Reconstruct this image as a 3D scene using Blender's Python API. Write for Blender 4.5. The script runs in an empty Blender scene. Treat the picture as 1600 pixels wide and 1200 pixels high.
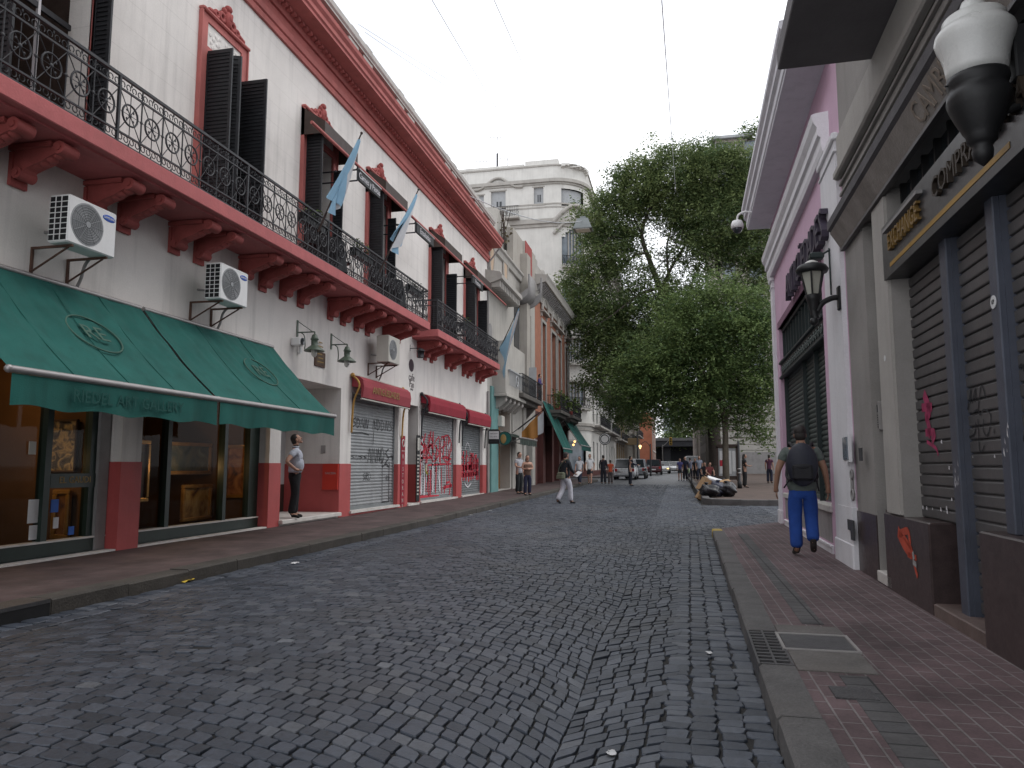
import bpy, math, random
import numpy as np
from mathutils import Vector, Matrix, Euler
random.seed(7); NR=np.random.RandomState(11)
R=math.radians; PI=math.pi
S=bpy.context.scene
COL=S.collection
# ---------------------------------------------------------------- camera
CAMZ=1.35; FPX=1170.0; TH=math.atan(129/FPX); YAW=R(12.36)
cam=bpy.data.cameras.new('camera'); camo=bpy.data.objects.new('camera',cam); COL.objects.link(camo)
camo.location=(0,0,CAMZ); camo.rotation_euler=(PI/2+TH,0,YAW)
cam.sensor_width=36; cam.lens=36*FPX/1600; cam.clip_end=2000; cam.clip_start=.05
S.camera=camo
CM=camo.rotation_euler.to_matrix()
CO=Vector((0,0,CAMZ))
def ray(px,py): return CM@Vector(((px-800)/FPX,(600-py)/FPX,-1))
def XP(px,py,X):
    d=ray(px,py); return CO+d*(X/d.x)
def YP(px,py,Y):
    d=ray(px,py); return CO+d*(Y/d.y)
def gz(y): return 0.0 if y<18 else .007*(min(y,170)-18)
def GP(px,py,h=0):
    d=ray(px,py); z=h
    for _ in range(30):
        p=CO+d*((z-CAMZ)/d.z); z=gz(p.y)+h
    return p
SW=.14
XF=-8.0
# right-hand facade frame: x into the wall, y along the street
RA=R(.93)
_p=GP(1345,890,SW)
MR=Matrix.Translation((_p.x-math.sin(RA)*_p.y/math.cos(RA),0,0))@Matrix.Rotation(-RA,4,'Z')
MRI=MR.inverted()
def RP(px,py,o=0):
    a=MRI@CO; d=MRI.to_3x3()@ray(px,py)
    return a+d*((o-a.x)/d.x)
# ---------------------------------------------------------------- objects
WM={}
def link(o,parent=None):
    COL.objects.link(o)
    if parent is not None: o.parent=parent
def tag(o,label=None,cat=None,group=None,kind=None):
    if label: o['label']=label
    if cat: o['category']=cat
    if group: o['group']=group
    if kind: o['kind']=kind
    return o
def thing(name,label,cat,loc=(0,0,0),rz=0,group=None):
    o=bpy.data.objects.new(name,None); link(o)
    o.location=loc; o.rotation_euler=(0,0,rz); o.empty_display_size=.2
    WM[o.name]=Matrix.Translation(loc)@Matrix.Rotation(rz,4,'Z')
    return tag(o,label,cat,group)
def kids(o): return [c for c in ALLC.get(o.name,[])]
ALLC={}
def reg(o,p): ALLC.setdefault(p.name,[]).append(o)
def copy_tree(o,parent=None):
    c=o.copy(); link(c,parent)
    if parent is not None: reg(c,parent)
    for ch in kids(o): copy_tree(ch,c)
    return c
def dup(o,loc,rz=0,label=None,sc=None):
    c=copy_tree(o); c.location=loc; c.rotation_euler=(0,0,rz)
    if sc: c.scale=(sc,sc,sc)
    if label: c['label']=label
    return c
class MB:
    def __init__(s,M=None): s.v=[]; s.f=[]; s.mi=[]; s.sm=[]; s.M=M
    def add(s,vs,fs,m=0,smooth=False):
        b=len(s.v); s.v.extend([tuple(p) for p in vs])
        for f in fs: s.f.append([b+i for i in f]); s.mi.append(m); s.sm.append(smooth)
        return s
    def quad(s,a,b,c,d,m=0): return s.add([a,b,c,d],[(0,1,2,3)],m)
    def box(s,a,b,m=0):
        x0,x1=sorted((a[0],b[0])); y0,y1=sorted((a[1],b[1])); z0,z1=sorted((a[2],b[2]))
        return s.add([(x0,y0,z0),(x1,y0,z0),(x1,y1,z0),(x0,y1,z0),(x0,y0,z1),(x1,y0,z1),(x1,y1,z1),(x0,y1,z1)],
          [(0,3,2,1),(4,5,6,7),(0,1,5,4),(1,2,6,5),(2,3,7,6),(3,0,4,7)],m)
    def bbox(s,a,b,r=.02,m=0):   # box with chamfered edges (vertical + top)
        x0,x1=sorted((a[0],b[0])); y0,y1=sorted((a[1],b[1])); z0,z1=sorted((a[2],b[2]))
        def ring(q,z): return [(x0+q+r,y0+q,z),(x1-q-r,y0+q,z),(x1-q,y0+q+r,z),(x1-q,y1-q-r,z),(x1-q-r,y1-q,z),(x0+q+r,y1-q,z),(x0+q,y1-q-r,z),(x0+q,y0+q+r,z)]
        rs=[ring(r,z0),ring(0,z0+r),ring(0,z1-r),ring(r,z1)]
        vs=sum(rs,[]); fs=[tuple(range(7,-1,-1)),tuple(range(24,32))]
        for k in range(3):
            for i in range(8):
                j=(i+1)%8; fs.append((k*8+i,k*8+j,k*8+8+j,k*8+8+i))
        return s.add(vs,fs,m)
    def obox(s,c,h,rot,m=0):
        c=Vector(c); vs=[]
        for sx,sy,sz in ((-1,-1,-1),(1,-1,-1),(1,1,-1),(-1,1,-1),(-1,-1,1),(1,-1,1),(1,1,1),(-1,1,1)):
            vs.append(c+rot@Vector((sx*h[0],sy*h[1],sz*h[2])))
        return s.add(vs,[(0,3,2,1),(4,5,6,7),(0,1,5,4),(1,2,6,5),(2,3,7,6),(3,0,4,7)],m)
    def prism(s,poly,vec,m=0,smooth=False):
        n=len(poly); vec=Vector(vec); P=[Vector(p) for p in poly]
        s.add(P+[p+vec for p in P],[tuple(range(n-1,-1,-1)),tuple(range(n,2*n))],m)
        b=len(s.v)-2*n
        for i in range(n):
            j=(i+1)%n; s.f.append([b+i,b+j,b+n+j,b+n+i]); s.mi.append(m); s.sm.append(smooth)
        return s
    def sweep(s,prof,y0,y1,m=0):  # closed (x,z) profile along y
        return s.prism([(x,y0,z) for x,z in prof],(0,y1-y0,0),m)
    def tube(s,pts,r,n=8,m=0,caps=True,smooth=True):
        P=[Vector(p) for p in pts]; k=len(P)
        rr=r if isinstance(r,(list,tuple)) else [r]*k
        vs=[]; up=None
        for i in range(k):
            t=(P[min(i+1,k-1)]-P[max(i-1,0)])
            if t.length<1e-9: t=Vector((0,0,1))
            t.normalize()
            if up is None:
                a=Vector((0,0,1)) if abs(t.z)<.9 else Vector((1,0,0)); up=t.cross(a).normalized()
            else:
                up=(up-t*up.dot(t));
                if up.length<1e-6: up=t.orthogonal()
                up.normalize()
            w=t.cross(up)
            for j in range(n):
                an=2*PI*j/n; vs.append(P[i]+(up*math.cos(an)+w*math.sin(an))*rr[i])
        fs=[]
        for i in range(k-1):
            for j in range(n):
                q=(j+1)%n; fs.append((i*n+j,i*n+q,i*n+n+q,i*n+n+j))
        s.add(vs,fs,m,smooth)
        if caps: s.add(vs[:n],[tuple(range(n-1,-1,-1))],m); s.add(vs[-n:],[tuple(range(n))],m)
        return s
    def ring(s,c,r,rt,ax='x',n=14,k=5,m=0,a0=0,a1=2*PI):
        pts=[]
        full=abs(a1-a0-2*PI)<1e-6
        for i in range(n+1):
            a=a0+(a1-a0)*i/n; u,w=r*math.cos(a),r*math.sin(a)
            pts.append(Vector(c)+{'x':Vector((0,u,w)),'y':Vector((u,0,w)),'z':Vector((u,w,0))}[ax])
        return s.tube(pts,rt,k,m,not full)
    def lathe(s,prof,c,n=16,m=0,rot=None,smooth=True):
        c=Vector(c); vs=[]
        for r,z in prof:
            for j in range(n):
                a=2*PI*j/n; p=Vector((r*math.cos(a),r*math.sin(a),z))
                if rot is not None: p=rot@p
                vs.append(c+p)
        fs=[]
        for i in range(len(prof)-1):
            for j in range(n):
                q=(j+1)%n; fs.append((i*n+j,i*n+q,i*n+n+q,i*n+n+j))
        fs.append(tuple(range(n-1,-1,-1))); fs.append(tuple(range((len(prof)-1)*n,len(prof)*n)))
        return s.add(vs,fs,m,smooth)
    def ball(s,c,r,nu=12,nv=8,m=0,rot=None,f=None):
        if not isinstance(r,(tuple,list)): r=(r,r,r)
        c=Vector(c); vs=[]
        for i in range(nv+1):
            ph=PI*i/nv
            for j in range(nu):
                a=2*PI*j/nu; d=Vector((math.sin(ph)*math.cos(a),math.sin(ph)*math.sin(a),math.cos(ph)))
                k=f(d) if f else 1
                p=Vector((d.x*r[0]*k,d.y*r[1]*k,d.z*r[2]*k))
                if rot is not None: p=rot@p
                vs.append(c+p)
        fs=[]
        for i in range(nv):
            for j in range(nu):
                q=(j+1)%nu; fs.append((i*nu+j,i*nu+nu+j,i*nu+nu+q,i*nu+q))
        return s.add(vs,fs,m,True)
    def holes(s,axis,o,u0,u1,z0,z1,hs,depth,m=0,mr=None):
        """wall in the plane axis=o spanning u,z with rectangular openings; reveals go `depth` along axis"""
        us=sorted({u0,u1,*[min(max(h[i],u0),u1) for h in hs for i in (0,1)]}); zs=sorted({z0,z1,*[min(max(h[i],z0),z1) for h in hs for i in (2,3)]})
        def P(u,z,d=0): return (o+d,u,z) if axis=='x' else (u,o+d,z)
        for i in range(len(us)-1):
            for j in range(len(zs)-1):
                uc,zc=(us[i]+us[i+1])/2,(zs[j]+zs[j+1])/2
                if any(h[0]<uc<h[1] and h[2]<zc<h[3] for h in hs): continue
                s.quad(P(us[i],zs[j]),P(us[i+1],zs[j]),P(us[i+1],zs[j+1]),P(us[i],zs[j+1]),m)
        mr=m if mr is None else mr
        for a,b,c,d in hs:
            s.quad(P(a,c),P(a,d),P(a,d,depth),P(a,c,depth),mr); s.quad(P(b,c),P(b,d),P(b,d,depth),P(b,c,depth),mr)
            s.quad(P(a,d),P(b,d),P(b,d,depth),P(a,d,depth),mr); s.quad(P(a,c),P(b,c),P(b,c,depth),P(a,c,depth),mr)
        return s
    def arrays(s,V,F,m=0,smooth=False):
        return s.add([tuple(p) for p in V],[tuple(f) for f in F],m,smooth)
    def text(s,t,size,M4,ext=.004,m=0,sx=1):
        V,F=text_geo(t,size,ext)
        return s.add([M4@Vector((p[0]*sx,p[1],p[2])) for p in V],F,m)
    def build(s,name,mats,parent=None,label=None,shade=False):
        me=bpy.data.meshes.new(name)
        T=Matrix.Identity(4) if s.M is None else s.M
        if parent is not None: T=WM[parent.name].inverted()@T
        me.from_pydata([T@Vector(p) for p in s.v],[],s.f); 
        if not isinstance(mats,(list,tuple)): mats=[mats]
        for m in mats: me.materials.append(m)
        me.polygons.foreach_set('material_index',s.mi); me.polygons.foreach_set('use_smooth',[True]*len(s.f) if shade else s.sm)
        me.update()
        o=bpy.data.objects.new(name,me); link(o,parent)
        WM[o.name]=WM[parent.name] if parent is not None else Matrix.Identity(4)
        if parent is not None: reg(o,parent)
        if label: o['label']=label
        return o
    def each(s,name,mats,parent,group=4):
        """every loose piece becomes a part of its own"""
        par=list(range(len(s.v)))
        def fd(a):
            while par[a]!=a: par[a]=par[par[a]]; a=par[a]
            return a
        for f in s.f:
            for i in f[1:]: par[fd(i)]=fd(f[0])
        grp={}
        for k,f in enumerate(s.f): grp.setdefault(fd(f[0]),[]).append(k)
        out=[]
        for ks in grp.values():
            m=MB(s.M); mp={}
            for k in ks:
                for i in s.f[k]:
                    if i not in mp: mp[i]=len(m.v); m.v.append(s.v[i])
                m.f.append([mp[i] for i in s.f[k]]); m.mi.append(s.mi[k]); m.sm.append(s.sm[k])
            out.append(m.build(name,mats,parent))
        return out
    def top(s,name,mats,label,cat,group=None,loc=None,shade=False):
        """a thing that is one mesh: origin moved to loc"""
        if loc is None:
            W=[(s.M@Vector(p)) if s.M is not None else Vector(p) for p in s.v]
            loc=Vector((sum(p.x for p in W)/len(W),sum(p.y for p in W)/len(W),min(p.z for p in W)))
        e=Matrix.Translation(loc)
        M0=s.M; s.M=e.inverted()@(M0 if M0 is not None else Matrix.Identity(4))
        o=s.build(name,mats,None,None,shade); o.location=loc; WM[o.name]=e; s.M=M0
        return tag(o,label,cat,group)
_tc={}
def text_geo(t,size,ext):
    k=(t,size,ext)
    if k in _tc: return _tc[k]
    c=bpy.data.curves.new('lettering','FONT'); c.body=t; c.size=size; c.extrude=ext; c.align_x='CENTER'; c.align_y='CENTER'; c.resolution_u=2
    o=bpy.data.objects.new('lettering',c); COL.objects.link(o)
    dg=bpy.context.evaluated_depsgraph_get(); me=o.evaluated_get(dg).to_mesh()
    V=[tuple(v.co) for v in me.vertices]; F=[tuple(p.vertices) for p in me.polygons]
    o.evaluated_get(dg).to_mesh_clear(); bpy.data.objects.remove(o); bpy.data.curves.remove(c)
    _tc[k]=(V,F); return V,F
def fr(o,xd,yd):  # 4x4 frame: origin, text x dir, text y dir
    x=Vector(xd).normalized(); y=Vector(yd).normalized(); z=x.cross(y)
    return Matrix(((x.x,y.x,z.x,o[0]),(x.y,y.y,z.y,o[1]),(x.z,y.z,z.z,o[2]),(0,0,0,1)))
# ---------------------------------------------------------------- materials
def mat(name,c,rough=.75,var=.12,scale=2.5,bump=.15,bscale=60,metal=0,streak=0,spec=.4,dirt=0,c2=None,emit=None,est=0,fine=.06):
    m=bpy.data.materials.new(name); m.use_nodes=True; N=m.node_tree.nodes; L=m.node_tree.links
    b=N['Principled BSDF']; b.inputs['Roughness'].default_value=rough; b.inputs['Metallic'].default_value=metal
    b.inputs['Specular IOR Level'].default_value=spec
    tc=N.new('ShaderNodeTexCoord')
    def noise(sc,det=4,vec=None,r=.6):
        n=N.new('ShaderNodeTexNoise'); n.inputs['Scale'].default_value=sc; n.inputs['Detail'].default_value=det; n.inputs['Roughness'].default_value=r
        L.new(vec or tc.outputs['Object'],n.inputs['Vector']); return n.outputs['Fac']
    def mixc(f,a,bb):
        n=N.new('ShaderNodeMix'); n.data_type='RGBA'
        L.new(f,n.inputs[0])
        for i,v in ((6,a),(7,bb)):
            if isinstance(v,tuple): n.inputs[i].default_value=(*v,1)
            else: L.new(v,n.inputs[i])
        return n.outputs[2]
    def ramp(f,a,bb):
        n=N.new('ShaderNodeMapRange'); n.inputs['From Min'].default_value=a; n.inputs['From Max'].default_value=bb; L.new(f,n.inputs['Value']); return n.outputs[0]
    lo=tuple(max(0,x*(1-var)) for x in c); hi=tuple(min(1,x*(1+var)) for x in (c2 or c))
    col=mixc(ramp(noise(scale),.3,.7),lo,hi)
    if fine:
        f=noise(bscale*1.5,2); mm=N.new('ShaderNodeMix'); mm.data_type='RGBA'; mm.blend_type='MULTIPLY'; mm.inputs[0].default_value=1
        g=mixc(f,(1-fine*2,)*3,(1+fine,)*3); L.new(col,mm.inputs[6]); L.new(g,mm.inputs[7]); col=mm.outputs[2]
    if streak:
        mp=N.new('ShaderNodeMapping'); mp.inputs['Scale'].default_value=(3.2,3.2,.22); L.new(tc.outputs['Object'],mp.inputs['Vector'])
        f=ramp(noise(1.6,5,mp.outputs[0]),.5,.78); mu=N.new('ShaderNodeMath'); mu.operation='MULTIPLY'; mu.inputs[1].default_value=streak; L.new(f,mu.inputs[0])
        col=mixc(mu.outputs[0],col,tuple(x*.42 for x in c))
    if dirt:
        f=ramp(noise(scale*.45,7,None,.7),.52,.72); mu=N.new('ShaderNodeMath'); mu.operation='MULTIPLY'; mu.inputs[1].default_value=dirt; L.new(f,mu.inputs[0])
        col=mixc(mu.outputs[0],col,(.10,.085,.07))
    L.new(col,b.inputs['Base Color'])
    if rough<.95:
        f=noise(scale*3,3); mr=N.new('ShaderNodeMapRange'); mr.inputs['To Min'].default_value=max(.05,rough-.1); mr.inputs['To Max'].default_value=min(1,rough+.1); L.new(f,mr.inputs['Value']); L.new(mr.outputs[0],b.inputs['Roughness'])
    if bump:
        bp=N.new('ShaderNodeBump'); bp.inputs['Strength'].default_value=bump; bp.inputs['Distance'].default_value=.02
        L.new(noise(bscale,3),bp.inputs['Height']); L.new(bp.outputs[0],b.inputs['Normal'])
    if emit: b.inputs['Emission Color'].default_value=(*emit,1); b.inputs['Emission Strength'].default_value=est
    return m
def glassmat(name,tint=(.8,.85,.85),refl=.35,rough=.04,base=.06):
    m=bpy.data.materials.new(name); m.use_nodes=True; N=m.node_tree.nodes; L=m.node_tree.links
    N.remove(N['Principled BSDF']); o=N['Material Output']
    t=N.new('ShaderNodeBsdfTransparent'); t.inputs[0].default_value=(*tint,1)
    g=N.new('ShaderNodeBsdfGlossy'); g.inputs['Roughness'].default_value=rough; g.inputs[0].default_value=(.9,.9,.9,1)
    fz=N.new('ShaderNodeFresnel'); fz.inputs[0].default_value=1.5
    mr=N.new('ShaderNodeMapRange'); mr.inputs['To Min'].default_value=base; mr.inputs['To Max'].default_value=refl; L.new(fz.outputs[0],mr.inputs['Value'])
    x=N.new('ShaderNodeMixShader'); L.new(mr.outputs[0],x.inputs[0]); L.new(t.outputs[0],x.inputs[1]); L.new(g.outputs[0],x.inputs[2]); L.new(x.outputs[0],o.inputs[0])
    return m
M={}
M['wall']=mat('white_wall_paint',(.70,.668,.632),.85,.06,1.2,.14,30,streak=.40,dirt=.14)
def joints(m,z0,step,w,k,ymul=0):
    N=m.node_tree.nodes; L=m.node_tree.links; b=N['Principled BSDF']; src=b.inputs['Base Color'].links[0].from_socket
    tc=N.new('ShaderNodeTexCoord'); sp=N.new('ShaderNodeSeparateXYZ'); L.new(tc.outputs['Object'],sp.inputs[0])
    def mth(op,a,v):
        n=N.new('ShaderNodeMath'); n.operation=op; L.new(a,n.inputs[0])
        if hasattr(v,'links'): L.new(v,n.inputs[1])
        else: n.inputs[1].default_value=v
        return n.outputs[0]
    z=mth('SUBTRACT',sp.outputs[2],z0); f=mth('FRACT',mth('DIVIDE',z,step),0); c=mth('LESS_THAN',f,w/step); g=mth('GREATER_THAN',z,-.01); a=mth('MULTIPLY',mth('MULTIPLY',c,g),k)
    x=N.new('ShaderNodeMix'); x.data_type='RGBA'; x.blend_type='MULTIPLY'; L.new(a,x.inputs[0]); L.new(src,x.inputs[6]); x.inputs[7].default_value=(.5,.48,.46,1); L.new(x.outputs[2],b.inputs['Base Color'])
joints(M['wall'],5.9,.42,.010,.28)
M['red']=mat('red_wall_paint',(.43,.132,.118),.75,.13,1.6,.25,35,streak=.35,dirt=.10)
M['reddado']=mat('red_dado_paint',(.42,.078,.075),.6,.10,1.6,.15,35,streak=.15,dirt=.08)
M['reddark']=mat('dark_red_plaster',(.33,.075,.068),.75,.16,4,.3,30,streak=.2)
M['iron']=mat('black_iron',(.022,.022,.026),.5,.2,6,.15,80)
M['shutterwood']=mat('black_wood_louver',(.018,.019,.022),.55,.25,5,.1,60)
M['darkwood']=mat('dark_brown_wood',(.045,.028,.022),.6,.25,5,.15,60)
M['dark']=mat('dark_interior',(.012,.012,.013),.9,.2,3,0)
M['green']=mat('green_canvas',(.013,.104,.088),.9,.16,1.5,.25,70,streak=.45)
M['maroon']=mat('maroon_canvas',(.26,.02,.035),.85,.12,2,.15,120,streak=.1)
M['maroon2']=mat('faded_maroon_canvas',(.30,.05,.062),.85,.12,2,.15,120,streak=.25)
M['emb']=mat('faded_emblem_print',(.06,.125,.095),.8,.15,6,0)
M['glow']=mat('lit_globe',(1,.8,.5),.5,0,3,0,emit=(1,.6,.22),est=2.2)
M['gold']=mat('faded_gold_lettering',(.30,.20,.07),.7,.1,6,0)
M['alu']=mat('grey_metal_bar',(.38,.36,.35),.4,.1,4,.05,60,metal=.5)
M['steel']=mat('rolled_steel_shutter',(.34,.35,.355),.45,.12,2.5,.1,60,metal=.4,streak=.3,dirt=.12)
M['steel2']=mat('grey_steel_shutter',(.20,.215,.22),.5,.12,2.5,.1,60,metal=.3,streak=.3,dirt=.12)
M['marble']=mat('worn_marble',(.62,.59,.55),.4,.1,3,.1,40,dirt=.25)
M['white']=mat('white_plastic',(.74,.74,.73),.4,.04,3,.03,60,streak=.12)
M['beige']=mat('beige_plastic',(.50,.48,.43),.5,.06,3,.03,60,streak=.2)
M['grille']=mat('dark_grille',(.05,.052,.055),.6,.2,8,.1,60)
M['fan2']=mat('pale_fan_wire',(.30,.31,.315),.5,.1,8,.1,60)
M['fan']=mat('grey_fan_grille',(.16,.165,.17),.5,.1,8,.1,60)
M['blue']=mat('blue_logo',(.02,.09,.45),.5,.05,4,0)
M['black']=mat('black_paint',(.012,.012,.013),.5,.15,5,.05,60)
M['ink']=mat('black_spray_paint',(.02,.02,.022),.7,.1,5,0)
M['spray']=mat('red_spray_paint',(.45,.03,.05),.7,.2,5,0)
M['sprayw']=mat('white_spray_paint',(.6,.58,.6),.7,.1,5,0)
M['sprayy']=mat('yellow_spray_paint',(.45,.38,.05),.7,.1,5,0)
M['pinkspray']=mat('pink_spray_paint',(.30,.03,.09),.7,.3,9,0)
M['glass']=glassmat('shop_window_glass',(.66,.66,.64),.18,.03,.0)
M['dglass']=mat('dark_window_glass',(.03,.035,.04),.08,.2,2,0,spec=.6)
M['bglass']=mat('pale_window_glass',(.16,.19,.22),.12,.25,1.2,0,spec=.6)
M['olive']=mat('olive_enamel',(.085,.115,.085),.4,.15,6,.05,60,dirt=.1)
M['frost']=mat('frosted_lamp_glass',(.62,.61,.58),.3,.04,3,0)
M['bronze']=mat('bronze_plaque',(.10,.065,.045),.45,.15,6,.2,60,metal=.4)
M['shopgreen']=mat('dark_green_timber',(.018,.032,.026),.4,.2,4,.1,60)
M['warm']=mat('warm_interior_plaster',(.12,.06,.024),.8,.2,1.2,.1,30)
M['floor']=mat('shop_floor',(.04,.025,.018),.5,.2,3,.1,30)
M['gilt']=mat('gilt_picture_frame',(.42,.24,.07),.35,.2,9,.2,60,metal=.5)
M['concrete']=mat('concrete',(.26,.25,.245),.85,.14,2,.25,40,streak=.2,dirt=.15)
M['granite']=mat('granite_kerb',(.105,.10,.098),.75,.25,3,.45,45,dirt=.3,fine=.25)
M['granited']=mat('dirty_granite_kerb',(.066,.058,.050),.8,.3,2,.5,45,dirt=.4,fine=.25)
M['flagblue']=mat('sky_blue_cloth',(.33,.55,.72),.85,.08,4,.1,60)
M['flagwhite']=mat('white_cloth',(.72,.73,.74),.85,.06,4,.1,60)
M['rust']=mat('rusty_iron',(.09,.045,.03),.7,.3,8,.2,60)
M['leafpot']=mat('balcony_leaves',(.05,.10,.02),.6,.35,6,0,c2=(.10,.14,.03))
M['bulb']=mat('lit_bulb',(1,.8,.5),.5,0,3,0,emit=(1,.62,.25),est=14)
M['greenled']=mat('green_led',(.1,.8,.3),.5,0,3,0,emit=(.1,1,.35),est=8)
M['paper']=mat('paper',(.6,.6,.6),.8,.06,8,0)
M['bluepaper']=mat('blue_sticker',(.03,.12,.45),.6,.1,8,0)
def gridslats(mb,y0,y1,z0,z1,x,step=.085,dep=.018,m=0,out=1,flat=False):
    """rolled-steel shutter curtain: rounded slats as one profile swept along y (outward = out*x)"""
    n=max(1,int(round((z1-z0)/step))); st=(z1-z0)/n; pr=[]
    for i in range(n):
        z=z0+i*st
        for t,d in (((0,0),(.07,-.2),(.12,.75),(.2,.9),(.86,1),(.95,.3)) if flat else ((0,0),(.10,0),(.22,.7),(.5,1),(.78,.7),(.92,.1))): pr.append((x+out*dep*d,z+t*st))
    pr.append((x,z1)); k=len(pr)
    vs=[(a,y0,b) for a,b in pr]+[(a,y1,b) for a,b in pr]
    mb.add(vs,[(i,i+1,k+i+1,k+i) for i in range(k-1)],m,False)
def scribble(mb,pts,w,x,m=0,out=.004):
    """a painted stroke lying on the plane x: pts (y,z)"""
    P=[Vector((x,a,b)) for a,b in pts]; vs=[]
    for i,p in enumerate(P):
        t=(P[min(i+1,len(P)-1)]-P[max(i-1,0)]); t.normalize(); n=Vector((1,0,0)).cross(t)
        vs+= [p+n*w/2,p-n*w/2]
    mb.add(vs,[(2*i,2*i+1,2*i+3,2*i+2) for i in range(len(P)-1)],m)
def curve(pts,n=6):
    out=[]
    P=[Vector(p) for p in pts]
    for i in range(len(P)-1):
        a=P[max(i-1,0)];b=P[i];c=P[i+1];d=P[min(i+2,len(P)-1)]
        for k in range(n):
            t=k/n; out.append(.5*((2*b)+(c-a)*t+(2*a-5*b+4*c-d)*t*t+(3*b-a-3*c+d)*t**3))
    out.append(P[-1]); return out

# ================================================================ GROUND
def cobblemat():
    m=bpy.data.materials.new('basalt_setts'); m.use_nodes=True; N=m.node_tree.nodes; L=m.node_tree.links; b=N['Principled BSDF']
    at=N.new('ShaderNodeAttribute'); at.attribute_name='tone'
    cr=N.new('ShaderNodeValToRGB'); L.new(at.outputs['Fac'],cr.inputs[0])
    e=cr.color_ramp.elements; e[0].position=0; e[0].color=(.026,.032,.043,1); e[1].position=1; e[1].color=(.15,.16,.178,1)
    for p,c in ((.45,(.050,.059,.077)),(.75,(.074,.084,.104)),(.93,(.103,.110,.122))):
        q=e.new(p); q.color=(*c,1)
    tc=N.new('ShaderNodeTexCoord')
    n=N.new('ShaderNodeTexNoise'); n.inputs['Scale'].default_value=28; n.inputs['Detail'].default_value=6; n.inputs['Roughness'].default_value=.7; L.new(tc.outputs['Object'],n.inputs['Vector'])
    mr=N.new('ShaderNodeMapRange'); mr.inputs['From Min'].default_value=.3; mr.inputs['From Max'].default_value=.7; mr.inputs['To Min'].default_value=.62; mr.inputs['To Max'].default_value=1.3; L.new(n.outputs[0],mr.inputs['Value'])
    mx=N.new('ShaderNodeMix'); mx.data_type='RGBA'; mx.blend_type='MULTIPLY'; mx.inputs[0].default_value=1; L.new(cr.outputs[0],mx.inputs[6]); L.new(mr.outputs[0],mx.inputs[7])
    # broad dusty patches
    n2=N.new('ShaderNodeTexNoise'); n2.inputs['Scale'].default_value=.55; n2.inputs['Detail'].default_value=5; L.new(tc.outputs['Object'],n2.inputs['Vector'])
    m2=N.new('ShaderNodeMapRange'); m2.inputs['From Min'].default_value=.5; m2.inputs['From Max'].default_value=.75; m2.inputs['To Max'].default_value=.45; L.new(n2.outputs[0],m2.inputs['Value'])
    mx2=N.new('ShaderNodeMix'); mx2.data_type='RGBA'; L.new(m2.outputs[0],mx2.inputs[0]); L.new(mx.outputs[2],mx2.inputs[6]); mx2.inputs[7].default_value=(.072,.067,.061,1)
    L.new(mx2.outputs[2],b.inputs['Base Color'])
    r=N.new('ShaderNodeMapRange'); r.inputs['To Min'].default_value=.32; r.inputs['To Max'].default_value=.62; L.new(n.outputs[0],r.inputs['Value']); L.new(r.outputs[0],b.inputs['Roughness'])
    b.inputs['Specular IOR Level'].default_value=.45
    bp=N.new('ShaderNodeBump'); bp.inputs['Strength'].default_value=.45; bp.inputs['Distance'].default_value=.012; L.new(n.outputs[0],bp.inputs['Height']); L.new(bp.outputs[0],b.inputs['Normal'])
    return m
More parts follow.
